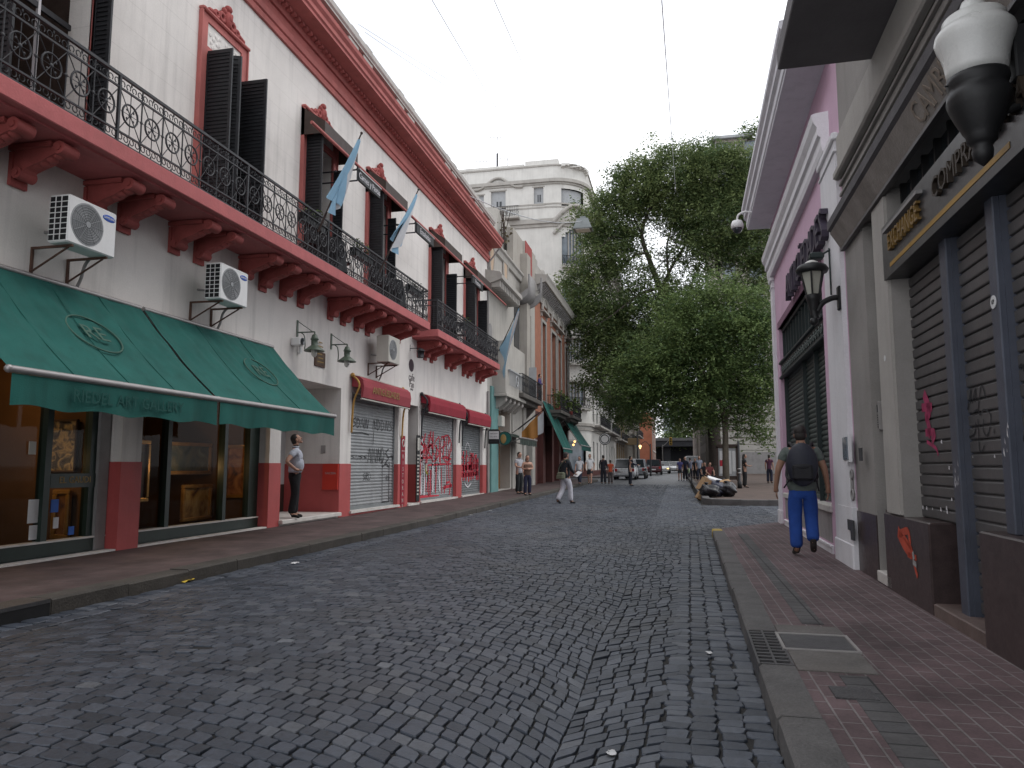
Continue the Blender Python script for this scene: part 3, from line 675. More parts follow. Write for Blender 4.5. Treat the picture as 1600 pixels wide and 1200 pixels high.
mb=MB(); a=ypl(501,708); b=ypl(508,696); mb.box((a.x,yb-.03,a.z),(b.x,yb+.0,b.z)); mb.build('intercom',M['alu'],LB)
# shop fronts ----------------------------------------------------------
def shopfront(h,mull,nm):
    a,b,z0,z1=h; x=XF-SHX
    f=MB(); f.box((x-.05,a,z0),(x+.1,b,.34)); f.box((x-.05,a,z1-.25),(x+.1,b,z1))
    f.box((x-.05,a,.34),(x+.07,a+.09,z1-.25)); f.box((x-.05,b-.34,.34),(x+.07,b,z1-.25))
    for m_ in mull: f.box((x-.05,m_-.05,.34),(x+.08,m_+.05,z1-.25))
    w=f.build('shop_window',M['shopgreen'],LB)
    s=MB(); s.box((x-.02,a,.341),(x+.115,b,.365)); s.box((x-.04,a-.01,.10),(x+.16,b+.01,.16)); s.build('sill',M['marble'],w)
    g=MB(); g.quad((x,a,.35),(x,b,.35),(x,b,z1-.2),(x,a,z1-.2)); g.build('pane',M['glass'],w)
    # room behind
    r=MB(); xb=XF-2.9
    r.quad((xb,a-.02,0),(xb,b+.02,0),(xb,b+.02,3.1),(xb,a-.02,3.1)); r.quad((xb,b-.0,0),(XF-SHX-.05,b-.0,0),(XF-SHX-.05,b-.0,3.1),(xb,b-.0,3.1)); r.quad((xb,a,0),(XF-SHX-.05,a,0),(XF-SHX-.05,a,3.1),(xb,a,3.1))
    r.quad((xb,a,3.05),(XF-.3,a,3.05),(XF-.3,b,3.05),(xb,b,3.05),1); r.quad((xb,a,.12),(XF-.05,a,.12),(XF-.05,b,.12),(xb,b,.12),1)
    r.build('shop_interior',[M['warm'],M['floor']],LB)
    return w
w1=shopfront(shop[0],[Ly(68,720,XF-SHX),5.2],'a'); w2=shopfront(shop[1],[Ly(258,720,XF-SHX),Ly(347,720,XF-SHX)],'b')
mb=MB(); x=XF-SHX+.03; a=Ly(75,740,x); b=Ly(150,740,x); mb.box((x-.03,a,Lz(100,762,x)),(x+.05,b,Lz(100,740,x))); 
dr=mb.build('door_rail',M['shopgreen'],w1)
mb=MB(); mb.text('EL GAUDI',.13,fr((x+.053,Ly(113,748,x),Lz(113,750,x)),(0,1,0),(0,0,1)),.002); mb.build('lettering',M['gold'],dr)
# notices on the glass
x=XF-SHX+.012
def sticker(px0,py0,px1,py1,m,nm='sticker'):
    mb=MB(); a=XP(px0,py1,x); b=XP(px1,py0,x); mb.box((x,a.y,a.z),(x+.012,b.y,b.z)); return mb.build(nm,m,w1)
sticker(42,780,60,818,M['paper']); sticker(44,820,60,844,M['paper']); sticker(78,780,91,801,M['bluepaper']); sticker(82,808,91,826,M['paper']); sticker(134,785,145,800,M['bluepaper']); sticker(134,806,145,830,M['bluepaper']); sticker(106,822,115,836,M['bluepaper']); sticker(44,690,56,710,M['beige'])
mb=MB(); pd=Ly(163,740,XF-SHX+.1)-.06; mb.box((XF-SHX,pd-.08,.16),(XF-SHX+.12,pd+.12,2.9)); mb.build('door_post',M['concrete'],LB)
# pictures inside: each hangs on a wall
def paintmat(name,cols,sc):
    m=bpy.data.materials.new(name); m.use_nodes=True; N=m.node_tree.nodes; L=m.node_tree.links; b=N['Principled BSDF']; b.inputs['Roughness'].default_value=.4
    tc=N.new('ShaderNodeTexCoord'); n=N.new('ShaderNodeTexNoise'); n.inputs['Scale'].default_value=sc; n.inputs['Detail'].default_value=6; n.inputs['Distortion'].default_value=1.2; L.new(tc.outputs['Object'],n.inputs['Vector'])
    cr=N.new('ShaderNodeValToRGB'); L.new(n.outputs[0],cr.inputs[0]); cr.color_ramp.elements[0].position=.3; cr.color_ramp.elements[1].position=.72
    cr.color_ramp.elements[0].color=(*cols[0],1); cr.color_ramp.elements[1].color=(*cols[-1],1)
    for i,c in enumerate(cols[1:-1]): q=cr.color_ramp.elements.new(.3+.42*(i+1)/(len(cols)-1)); q.color=(*c,1)
    L.new(cr.outputs[0],b.inputs['Base Color']); return m
def picture(px0,py0,px1,py1,X,cols,sc,label,fw=.07,fm='gilt'):
    a=XP(px0,py1,X); b=XP(px1,py0,X); y0,y1,z0,z1=a.y,b.y,a.z,b.z
    t=thing('framed_painting',label,'painting',(X,(y0+y1)/2,z0),group='paintings in the shop windows')
    mb=MB(); mb.box((X-.03,y0+fw,z0+fw),(X,y1-fw,z1-fw)); mb.build('canvas',paintmat('oil_painting',cols,sc),t)
    f=MB()
    pr=[(0,-.03),(.035,-.03),(.05,0),(.03,fw),(.01,fw),(0,fw)]
    for (p,q,zf) in ((z0,z0+fw,1),(z1-fw,z1,-1)): f.bbox((X-.03,y0,p),(X+.045,y1,q),.012)
    f.bbox((X-.03,y0,z0+fw),(X+.045,y0+fw,z1-fw),.012); f.bbox((X-.03,y1-fw,z0+fw),(X+.045,y1,z1-fw),.012)
    f.build('frame',M[fm],t); return t
def pictureY(px0,py0,px1,py1,Y,cols,sc,label,fw=.07,fm='gilt'):
    a=YP(px0,py1,Y); b=YP(px1,py0,Y); x0,x1,z0,z1=a.x,b.x,a.z,b.z
    t=thing('framed_painting',label,'painting',((x0+x1)/2,Y,z0),group='paintings in the shop windows')
    mb=MB(); mb.box((x0+fw,Y,z0+fw),(x1-fw,Y+.03,z1-fw)); mb.build('canvas',paintmat('oil_painting',cols,sc),t)
    f=MB()
    for (p,q) in ((z0,z0+fw),(z1-fw,z1)): f.bbox((x0,Y-.045,p),(x1,Y+.03,q),.012)
    f.bbox((x0,Y-.045,z0+fw),(x0+fw,Y+.03,z1-fw),.012); f.bbox((x1-fw,Y-.045,z0+fw),(x1,Y+.03,z1-fw),.012)
    f.build('frame',M[fm],t); return t
picture(255,693,330,742,-9.3,[(.02,.03,.04),(.06,.09,.10),(.12,.13,.10),(.2,.22,.2)],3,'wide dark landscape painting in a gilt frame, middle of the second shop window')
picture(282,756,330,816,-9.1,[(.08,.03,.01),(.35,.2,.06),(.55,.4,.16),(.25,.12,.04)],2.5,'small lit yellow seascape painting standing low in the shop window')
pictureY(350,695,388,778,shop[1][1]-.06,[(.04,.015,.01),(.3,.11,.04),(.5,.24,.08),(.06,.03,.03)],3,'tall warm brown painting in a gilt frame beside the white and red pillar')
picture(196,688,234,786,-9.0,[(.03,.02,.02),(.15,.07,.04),(.08,.04,.03)],3,'narrow dark portrait painting just right of the wide red-based pillar')
pictureY(62,655,124,738,shop[0][1]-.06,[(.01,.01,.01),(.05,.05,.06),(.25,.2,.12),(.05,.03,.05)],7,'busy dark figure painting in the leftmost shop window',.03,'darkwood')
pictureY(80,765,112,842,shop[0][1]-.07,[(.05,.02,.01),(.22,.1,.03),(.4,.22,.08)],3,'low gilt-framed painting behind the notices of the leftmost shop window')
for X,Y,Z,e in ((-9.4,8.6,2.9,6),(-9.0,11.6,2.85,3),(-8.85,13.75,2.4,3),(-8.75,12.1,1.35,3),(-9.0,9.0,1.45,2.2),(-9.8,6.6,2.8,3)):
    l=bpy.data.lights.new('picture_light','POINT'); l.energy=e*3.0; l.color=(1,.6,.25); l.shadow_soft_size=.05
    o=bpy.data.objects.new('picture_light',l); o.location=(X,Y,Z); COL.objects.link(o)
# balcony slabs ----------------------------------------------------------
SX=XF+.95; B1=(2.0,Ly(672,510,SX)); B2=(Ly(685,520,SX-.08),Ly(781,574,SX-.08))
mb=MB()
for (a,b),x in ((B1,SX),(B2,SX-.08)):
    mb.bbox((XF-.0,a,SLB),(x,b,SLT),.012); mb.box((XF,a+.05,SLB-.03),(x-.12,b-.05,SLB))
mb.each('balcony_slab',mat('red_slab_paint',(.46,.125,.125),.72,.09,2.5,.25,30,streak=.25,dirt=.12),LB)
def corbel(y,k=1):
    w=.095; pts=[]
    P=[(a_,b_*.85) for a_,b_ in [(0,0),(.74*k,0),(.78*k,-.06),(.79*k,-.13),(.73*k,-.18),(.65*k,-.17),(.58*k,-.19),(.46*k,-.26),(.34*k,-.30),(.22*k,-.35),(.17*k,-.43),(.10,-.48),(.0,-.48)]]
    mb=MB(); mb.prism([(XF+a,y-w,SLB-.05+b) for a,b in P],(0,2*w,0))
    for cx,cz,r in ((.715*k,-.085,.085),(.12,-.35,.075)):
        mb.tube([(XF+cx,y-w-.03,SLB-.05+cz),(XF+cx,y+w+.03,SLB-.05+cz)],r,12)
        for s in (-1,1):
            mb.tube([(XF+cx,y+s*(w+.03),SLB-.05+cz),(XF+cx,y+s*(w+.05),SLB-.05+cz)],r*.5,8)
    for i in range(4):
        t=i/3; mb.ball((XF+.30*k+t*.33*k,y,SLB-.05-.24+.09*t),(.07,.085,.045),8,5)
    mb.box((XF,y-w-.05,SLB-.11),(XF+.62*k,y+w+.05,SLB-.05)); mb.box((XF,y-w-.03,SLB-.55),(XF+.05,y+w+.03,SLB-.13))
    return mb
ys=[3.3,3.95,5.05,5.7,6.85,7.5,8.7,9.35,10.5,11.15,12.5,13.2,14.0,14.75,16.2,16.9,17.7,18.4,19.6,20.3,22.5,23.1,23.75,25.4,26.05,27.6,28.25,29.6,30.2]
for y in ys: corbel(y,.92 if y>22 else 1).build('bracket',M['reddark'],LB)
# railing -----------------------------------------------------------------
RZ=.94
def railing(a,b,x,near=True):
    mb=MB(); z0=SLT; zt=z0+RZ
    def bar(p,q,r=.011,n=5): mb.tube([p,q],r,n,0,True)
    for z,r in ((zt,.02),(zt-.17,.012),(z0+.17,.012),(z0+.03,.012)): mb.box((x-r,a,z-r),(x+r,b,z+r))
    P=.43; n=int((b-a)/P); P=(b-a)/n; zc=(z0+zt)/2; hh=(RZ-.34)/2
    for i in range(n):
        y=a+i*P; yc=y+P/2
        if i%7==0: mb.box((x-.018,y-.018,z0),(x+.018,y+.018,zt))
        else: bar((x,y,z0+.03),(x,y,zt))
        mb.ring((x,yc,zc),.145,.014,'x',16,5)
        for s in (1,-1):
            bar((x,y,zc-s*hh),(x,y+P,zc+s*hh),.008,4)
        bar((x,yc,zc-hh),(x,yc,zc+hh),.008,4)
        mb.ball((x,yc,zc),(.016,.032,.032),8,4); mb.ball((x,y,zc),(.014,.028,.028),8,4); bar((x,y,zc),(x,y+P,zc),.005,4)
        for q in (0,1,2,3):
            an=PI/4+q*PI/2; mb.ball((x,yc+.085*math.cos(an),zc+.085*math.sin(an)),(.01,.02,.02),6,3)
        for k in range(4):
            yy=y+P*(k+.5)/4; s=-1 if k%2 else 1
            for zz,up in ((zt-.09,1),(z0+.10,-1)):
                mb.ring((x,yy,zz-.012*up),.038,.008,'x',9,4,0,PI*.5*up-PI*.75,PI*.5*up+PI*.9)
            if k in(1,3):
                mb.ball((x,yy+P/8,zt-.05),(.008,.016,.03),6,3); mb.ball((x,yy+P/8,z0+.06),(.008,.016,.03),6,3)
    for yy in ((a,b) if near else (b,)):
        for z,r in ((zt,.02),(zt-.17,.012),(z0+.17,.012)): mb.box((XF,yy-r,z-r),(x,yy+r,z+r))
        for k in range(1,7): bar((XF+(x-XF)*k/7,yy,z0),(XF+(x-XF)*k/7,yy,zt),.008)
    return mb.build('balcony_railing',M['iron'],LB)
railing(B1[0],B1[1]-.05,SX-.06); railing(B2[0]+.05,B2[1]-.05,SX-.14)
# windows -------------------------------------------------------------------
def leaf(parent,y,z0,z1,w,sgn=1,x0=XF+.02,ang=90,hinge=None):
    """louvered leaf standing out from the wall at angle ang (deg)"""
    c=math.cos(R(ang)); s=math.sin(R(ang)); mb=MB()
    def P(u,t,z): return (x0+s*u-c*t*sgn*0+0, y+sgn*c*u+ (t if ang>45 else 0), z) if ang>45 else (x0+s*u+t,y+sgn*c*u,z)
    T=.035
    def bx(u0,u1,za,zb,t0=0,t1=T):
        vs=[P(u0,t0,za),P(u1,t0,za),P(u1,t1,za),P(u0,t1,za),P(u0,t0,zb),P(u1,t0,zb),P(u1,t1,zb),P(u0,t1,zb)]
        mb.add(vs,[(0,3,2,1),(4,5,6,7),(0,1,5,4),(1,2,6,5),(2,3,7,6),(3,0,4,7)])
    bx(0,.05,z0,z1); bx(w-.05,w,z0,z1)
    for z in (z0,z0+(z1-z0)*.33,z1-.07): bx(.05,w-.05,z,z+.07)
    n=int((z1-z0)/.07)
    for i in range(n):
        z=z0+.07+i*.07
        if z>z1-.1: break
        vs=[P(.05,0,z),P(w-.05,0,z),P(w-.05,T,z+.05),P(.05,T,z+.05),P(.05,.006,z-.003),P(w-.05,.006,z-.003),P(w-.05,T+.004,z+.045),P(.05,T+.004,z+.045)]
        mb.add(vs,[(0,1,2,3),(7,6,5,4)])
    bx(.05,w-.05,z0+.05,z1-.05,T*.45,T*.55)
    return mb.build('shutter_leaf',M['shutterwood'],parent)
def ornament(mb,yc,z,s=1):
    x=XF+.06
    mb.ball((x,yc,z+.16*s),(.10,.11*s,.17*s),10,8); mb.ball((x+.05,yc,z+.17*s),(.07,.06*s,.09*s),8,6)
    for k in (-1,1):
        mb.ring((x,yc+k*.16*s,z+.12*s),.075*s,.04*s,'x',10,6)
        mb.ring((x,yc+k*.32*s,z+.08*s),.055*s,.035*s,'x',10,6)
        mb.ball((x,yc+k*.09*s,z+.27*s),(.06,.05*s,.08*s),8,5,0,Euler((k*-.5,0,0)).to_matrix())
        for q in range(3): mb.ball((x,yc+k*(.40+.06*q)*s,z+(.06-.012*q)*s),(.05,.05*s,.045*s),8,5)
    mb.ball((x+.02,yc,z+.36*s),(.07,.09*s,.07*s),8,6)
for i,(a,b,hood) in enumerate(wins):
    fw=.17; x=XF+.05; WT=WTS[i]
    f=MB()
    top=WT+.72 if not hood else WT+.55
    f.box((XF-.02,a-fw,SLT),(x,a,top)); f.box((XF-.02,b,SLT),(x,b+fw,top))
    f.box((XF-.02,a,WT),(x,b,WT+.14)); f.box((XF-.02,a,top-.13),(x,b,top))
    f.bbox((XF-.02,a-fw-.04,top),(x+.06,b+fw+.04,top+.07),.02)
    f.box((XF-.02,a-fw-.03,SLT),(x+.03,a-fw,top)); f.box((XF-.02,b+fw,SLT),(x+.03,b+fw+.03,top))
    w=f.build('window',M['red'],LB)
    t=MB(); t.box((XF-.02,a,WT+.14),(XF+.02,b,top-.13))
    for k in range(26):
        t.ball((XF+.02,a+.1+(b-a-.2)*random.random(),WT+.2+(top-WT-.4)*random.random()),(.012,.05,.05),7,4)
    t.build('transom_panel',M['wall'],w)
    o=MB(); ornament(o,(a+b)/2,top+.06,1.0); o.build('pediment_ornament',M['reddark'],w)
    if i==0: leaf(w,b-.0,SLT+.02,WT+.5,.30,-1); leaf(w,a+.4,SLT+.02,WT,.5,1)
    g=MB(); xg=XF-.3; g.box((xg,a,SLT),(xg+.05,b,SLT+.25)); g.box((xg,a,WT-.1),(xg+.05,b,WT))
    for y in ((a,(a+b)/2-.04,b-.08) if i else ()): g.box((xg,y,SLT+.25),(xg+.05,y+.08,WT-.1))
    g.box((xg,a+.08,SLT+1.9),(xg+.045,b-.08,SLT+1.98)); g.each('casement',M['darkwood'] if i else M['iron'],w)
    if i==0:
        g=MB(); g.box((XF-2.0,a-.6,SLT),(XF-1.95,b+.6,WT+.2)); g.box((XF-1.95,b+.3,SLT),(XF-.4,b+.35,WT)); g.build('room_wall',M['darkwood'],w)
        g=MB()
        for px in (20,60): y=Ly(px,40,XF-.25); g.box((XF-.29,y-.02,SLT),(XF-.25,y+.02,WT))
        g.each('mullion',M['sprayw'],w); continue
    g=MB(); g.quad((xg+.02,a,SLT+.2),(xg+.02,b,SLT+.2),(xg+.02,b,WT),(xg+.02,a,WT)); g.build('pane',M['dark'],w)
    if hood:
        leaf(w,a-.01,SLT+.02,WT-.02,.42,1); 
        if i<4: leaf(w,b+.01,SLT+.02,WT-.35,.28,-1)
        if i>3: leaf(w,b+.01,SLT+.02,WT-.55,.42,-1)
    else: leaf(w,a+.02,SLT+.02,WT+.05,.52,1); leaf(w,a+.2,SLT+.02,WT+.1,.5,1,XF+.02,70); leaf(w,b-.03,SLT+.02,WT,.60,-1)
    if hood:
        h=MB(); zt,zb=WT+.56,WT+.17; xo=XF+.58
        h.add([(XF,a-fw-.03,zt),(XF,b+fw+.03,zt),(xo,b+fw+.03,zb),(xo,a-fw-.03,zb),(XF,a-fw-.03,zt-.06),(XF,b+fw+.03,zt-.06),(xo,b+fw+.03,zb-.27),(xo,a-fw-.03,zb-.27),(XF,a-fw-.03,WT-.1),(XF,b+fw+.03,WT-.1)],
          [(0,1,2,3),(2,6,7,3),(4,7,6,5),(0,3,7,4),(1,5,6,2),(4,8,7),(5,6,9)])
        h.build('wooden_hood',M['darkwood'],w)
# chandelier bulbs seen through the first window
mb=MB()
for px,py in ((76,9),(80,92)):
    p=XP(px,py,XF-1.2); mb.ball(p,.04,8,6)
cl=mb.build('ceiling_bulb',M['bulb'],LB)
# cornice -------------------------------------------------------------------
x=XF
mb=MB(Matrix.Translation((0,0,.44)))
mb.sweep([(x-.02,9.9),(x+.06,9.9),(x+.07,10.0),(x+.06,10.03),(x+.10,10.05),(x+.12,10.16),(x+.09,10.2),(x-.02,10.2)],1,LY1)
mb.sweep([(x-.02,10.2),(x+.045,10.2),(x+.045,10.42),(x-.02,10.42)],1,LY1)
mb.sweep([(x-.02,10.42),(x+.10,10.42),(x+.13,10.47),(x+.17,10.50),(x+.17,10.56),(x-.02,10.56)],1,LY1+.02)
mb.sweep([(x-.02,10.56),(x+.60,10.56),(x+.60,10.63),(x+.64,10.66),(x+.64,10.76),(x+.70,10.82),(x+.72,10.9),(x+.68,10.93),(x-.02,10.97)],1,LY1+.06)
co=mb.build('cornice',M['red'],LB)
mb=MB(Matrix.Translation((0,0,.44))); n=150
for i in range(n):
    y=4+i*(LY1-4.2)/n; mb.box((x+.17,y,10.485),(x+.27,y+.10,10.556))
mb.build('dentil_course',M['red'],LB)['kind']='stuff'
mb=MB(Matrix.Translation((0,0,.44))); y=22.6
mb.box((x+.045,22.3,10.21),(x+.06,LY1-.1,10.41))
while y<LY1-.3:
    mb.ring((x+.06,y,10.31),.07,.022,'x',8,4); mb.ball((x+.06,y,10.31),(.03,.04,.04),6,4); mb.ring((x+.06,y+.14,10.29),.045,.02,'x',8,4,0,0,PI*1.4); y+=.29
mb.build('carved_frieze',M['reddark'],LB)
xb=x+.25
mb=MB(Matrix.Translation((0,0,.44))); mb.box((x-.2,1,11.6),(xb+.06,LY1+.03,11.66)); mb.bbox((x-.2,1,11.66),(xb+.10,LY1+.05,11.86),.03)
py=[4.0,8.0,12.2,12.9,16.6,17.5,19.9,20.8,24.6,25.4,28.6,29.3,LY1-.5]
for y in py: mb.bbox((x-.2,y-.3,10.95),(xb+.03,y+.3,11.6),.02); mb.bbox((x-.2,y-.24,11.86),(xb+.06,y+.24,11.96),.04)
mb.build('parapet',mat('pale_parapet_stone',(.45,.43,.40),.9,.1,2,.2,30,streak=.35,dirt=.2),LB)
mb=MB(Matrix.Translation((0,0,.44))); mb.box((x-.1,1,10.95),(xb-.12,LY1,11.6))
for i in range(190):
    y=2+i*(LY1-2.4)/190; mb.lathe([(.03,0),(.05,.1),(.055,.22),(.025,.42),(.05,.6)],(xb-.06,y,10.98),6)
mb.build('balustrade',M['reddark'],LB)['kind']='stuff'
# red rail carrying the menu boards
zr=8.27
mb=MB(); mb.tube([(SX,Ly(487,187,SX),zr),(SX,30.9,zr)],.035,8); 
rl=mb.build('sign_rail',M['red'],LB)
for px in (558,650,738):
    y=Ly(px,300,SX); mb=MB(); mb.tube([(XF,y,zr-.1),(SX,y,zr-.1)],.018,6); mb.tube([(XF,y,zr-.36),(SX+.0,y,zr-.36)],.018,6); mb.tube([(SX,y,zr-.36),(SX,y,zr)],.02,6); mb.ball((XF+.4,y,zr-.1),.035,6,4); mb.ball((XF+.4,y,zr-.36),.035,6,4); mb.build('sign_bracket',M['iron'],LB)
for (px,t,lab) in ((558,'Carnes y Pastas','black menu board with white lettering, nearest of those hung under the red rail'),(650,'Ensaladas','black menu board between the two sky-blue flags of the long balcony'),(738,'Postres','farthest black menu board under the red rail, by the end window')):
    y=Ly(px,290,SX); L=Ly(px+36,290,SX)-y-.05 if px==558 else (Ly(676,400,SX)-y if px==650 else 1.5)
    t_=thing('hanging_sign',lab,'sign',(SX,y,zr-.34),group='menu boards under the red rail')
    mb=MB(); mb.bbox((SX-.03,y+.05,zr-.34),(SX+.03,y+L,zr-.09),.008); mb.build('board',M['black'],t_)
    mb=MB(); mb.box((SX-.05,y+.02,zr-.09),(SX+.05,y+L+.03,zr-.06)); mb.build('top_bar',M['alu'],t_)
    mb=MB(); mb.text(t,.24 if len(t)<12 else .20,fr((SX+.033,y+L/2,zr-.215),(0,1,0),(0,0,1)),.002); mb.build('lettering',M['sprayw'],t_)
# downpipe at the far corner
mb=MB(); mb.tube([(XF+.06,LY1-.12,.2),(XF+.06,LY1-.12,4.6)],.05,8); mb.tube([(XF+.05,LY1-.1,5.6),(XF+.05,LY1-.1,10.3),(XF+.5,LY1+.02,10.95)],.04,8); mb.build('downpipe',M['concrete'],LB)
# painted wall lettering by the third air conditioner
mb=MB(); p=XP(643,572,XF+.004)
mb.ball((XF+.0,p.y,p.z+.02),(.006,.24,.2),14,8)
for i,(s,t) in enumerate(((.34,'cafe'),(.30,'Pan'),(.12,'resto'))):
    q=XP(643,(590,601,608)[i],XF); mb.text(s and t,s,fr((XF+.005,q.y,q.z),(0,1,0),(0,0,1)),.002)
mb.build('painted_sign',mat('dark_plum_lettering',(.05,.03,.04),.8,.1,4,0),LB)

# ================================================================ things on the left facade
def aircon(name,label,loc,logo,w=.82,h=.62,d=.30,gap=.34):
    """front faces +x; origin on the wall under the middle"""
    t=thing(name,label,'air conditioner',(0,0,0),group='air conditioners on the left facade')
    x0,x1=gap,gap+d
    mb=MB(); mb.bbox((x0,-w/2,0),(x1,w/2,h),.018); case=mb.build('casing',M['white'] if logo else M['beige'],t)
    mb=MB()
    if logo:
        mb.box((x0+.025,-w/2-.004,.03),(x1-.02,-w/2+.004,h-.03),1)
        for i in range(1,8): mb.box((x0+.015,-w/2-.010,.03+i*(h-.06)/8-.005),(x1-.012,-w/2-.003,.03+i*(h-.06)/8+.005))
        for i in range(1,3): xx=x0+.02+i*(d-.04)/3; mb.box((xx-.005,-w/2-.011,.03),(xx+.005,-w/2-.004,h-.03))
        mb.build('side_grille',[M['white'],M['dark']],t)
    cy=-.10; rr=.255
    mb=MB(); mb.tube([(x1-.01,cy,h*.5),(x1+.004,cy,h*.5)],rr+.02,28,1); mb.tube([(x1+.002,cy,h*.5),(x1+.010,cy,h*.5)],rr,28,0)
    for k in range(1,8): mb.ring((x1+.012,cy,h*.5),rr*k/8,.0045,'x',24,4,1)
    for k in range(12):
        a=k*PI/6; mb.tube([(x1+.014,cy+.03*math.cos(a),h*.5+.03*math.sin(a)),(x1+.014,cy+rr*math.cos(a),h*.5+rr*math.sin(a))],.004,4,1)
    mb.tube([(x1+.006,cy,h*.5),(x1+.02,cy,h*.5)],.04,12,1)
    mb.build('fan_grille',[M['fan'],M['fan2']],t)
    if logo:
        mb=MB(); mb.ball((x1+.002,w/2-.145,h-.11),(.006,.115,.045),18,8); lg=mb.build('logo',M['blue'],t)
        mb=MB(); mb.text('SAMSUNG',.044,fr((x1+.010,w/2-.145,h-.11),(0,1,0),(0,0,1)),.001); mb.build('lettering',M['white'],lg)
    mb=MB()
    for y in (-w/2+.12,w/2-.12):
        mb.box((0,y-.015,-.03),(x1-.02,y+.015,-.001)); mb.box((0,y-.015,-.34),(.03,y+.015,-.03)); mb.tube([(.02,y,-.32),(x1-.08,y,-.03)],.013,6)
    mb.each('wall_bracket',M['rust'],t)
    mb=MB(); mb.tube(curve([(x0+.05,w/2-.1,.05),(.16,w/2+.02,-.05),(.10,w/2+.02,-.25),(.03,w/2-.0,-.42)],5),.022,7); mb.tube([(x0,-w/2+.3,.2),(.0,-w/2+.3,.25)],.02,6); mb.build('pipe',M['concrete'],t)
    t.location=loc; return t
a=aircon('air_conditioner','nearest white air conditioner with blue oval badge, above the first green awning',(0,0,0),True)
p=XP(105,390,XF+.64); q=XP(178,405,XF+.64); a.location=(XF,(p.y+q.y)/2,4.14)
p=XP(345,480,XF+.64); q=XP(384,487,XF+.64); dup(a,(XF,(p.y+q.y)/2,4.13),0,'white air conditioner with blue oval badge above the right-hand half of the green awning')
p=XP(607,560,XF+.64); q=XP(625,567,XF+.64); aircon('air_conditioner','beige air conditioner with no badge, above the maroon roller-door canopy',(XF,(p.y+q.y)/2,4.10),False,.8,.72,.36,.28)
# green awnings
def awning(y0,y1,zt,xo,zb,val,m,label,name='awning',emb=None,word=None,seams=4,group='green awnings over the gallery windows'):
    t=thing(name,label,'awning',(XF,(y0+y1)/2,zb),group=group)
    mb=MB(); nu,nv=90,22; V=[];F=[]
    for i in range(nu+1):
        for j in range(nv+1):
            u=i/nu; v=j/nv; y=y0+(y1-y0)*u; x=XF+.02+(xo-XF-.02)*v; z=zt+(zb-zt)*v-.075*math.sin(PI*v)*(1+.35*math.sin(u*PI*seams*2))+(.012*math.sin(u*43+v*5)+.008*math.sin(u*91-v*7)+.01*math.sin(v*19+u*13))*math.sin(PI*min(1,v*1.2+.1))
            V.append((x,y,z))
    for i in range(nu):
        for j in range(nv): k=i*(nv+1)+j; F.append((k,k+nv+1,k+nv+2,k+1))
    mb.add(V,F,0,True)
    c=mb.build('canvas',m,t)
    mb=MB()
    for s in range(1,seams):
        u=s/seams; y=y0+(y1-y0)*u; P=[]
        for j in range(9):
            v=j/8; P.append((XF+.02+(xo-XF-.02)*v,y,zt+(zb-zt)*v-.075*math.sin(PI*v)*(1+.35*math.sin(u*PI*seams*2))+.008))
        mb.tube(P,.006,4)
    mb.build('seam',m,c)
    mb=MB(); nu=60; V=[];F=[]
    for i in range(nu+1):
        u=i/nu; y=y0+(y1-y0)*u
        for j in range(4):
            v=j/3; V.append((xo+.02+.02*v*math.sin(u*19)+.012*v*math.sin(u*47),y,zb-.04-val*v*(1-.06*math.sin(u*23))))
    for i in range(nu):
        for j in range(3): k=i*4+j; F.append((k,k+4,k+5,k+1))
    mb.add(V,F,0,True)
    vl=mb.build('valance',m,t)
    mb=MB(); mb.tube([(xo+.01,y0-.03,zb),(xo+.01,y1+.03,zb)],.04,10); mb.ball((xo+.01,y0-.03,zb),.045,8,5); mb.ball((xo+.01,y1+.03,zb),.045,8,5); mb.build('front_bar',M['alu'],t)
    mb=MB()
    for y in (y0+.25,y1-.25): mb.tube([(XF+.05,y,zt-.45),((XF+xo)/2+.1,y+.1,(zt+zb)/2-.35),(xo-.04,y,zb-.05)],.025,6)
    mb.tube([(XF+.05,y0,zt-.03),(XF+.05,y1,zt-.03)],.035,8); mb.build('folding_arm',M['alu'],t)
    sl=Vector((xo-XF,0,zb-zt)).normalized(); nm=Vector((-sl.z,0,sl.x))
    if emb:
        c0=Vector(((XF+xo)/2,emb,(zt+zb)/2))+nm*-.03; mb=MB(); pts=[]
        for i in range(33):
            a=2*PI*i/32; pts.append(c0+Vector((0,1,0))*.42*math.cos(a)+sl*.34*math.sin(a)+nm*.012)
        mb.tube(pts,.012,5)
        mb.text('RE',.38,fr(c0+nm*.02,(0,1,0),-sl),.003); mb.build('emblem',M['emb'],c)
    if word: mb=MB(); mb.text(word[0],word[1],fr((xo+.045,word[2],zb-.04-val*.5),(0,1,0),(0,0,1)),.002); mb.build('lettering',mat('worn_green_lettering',(.013,.083,.071),.8,.1,5,0),vl)
    return t
XA=XF+1.42
ya0=XP(17,567,XA).y; ya1=XP(338,621,XA).y; yb1=XP(521,655,XA).y; zA=(XP(17,567,XA).z+XP(521,655,XA).z)/2
awning(ya0,ya1,3.79,XA,zA,.33,M['green'],'green canvas awning with a faded oval emblem, nearest the camera, under the first air conditioner',emb=XP(148,534,XF+.7).y,word=('RIEDEL ART GALLERY',.20,XP(205,617,XA).y))
awning(ya1+.07,yb1,3.79,XA,zA,.33,M['green'],'shorter green canvas awning ending at the entrance where the man stands',emb=XP(408,592,XF+.7).y,seams=3)
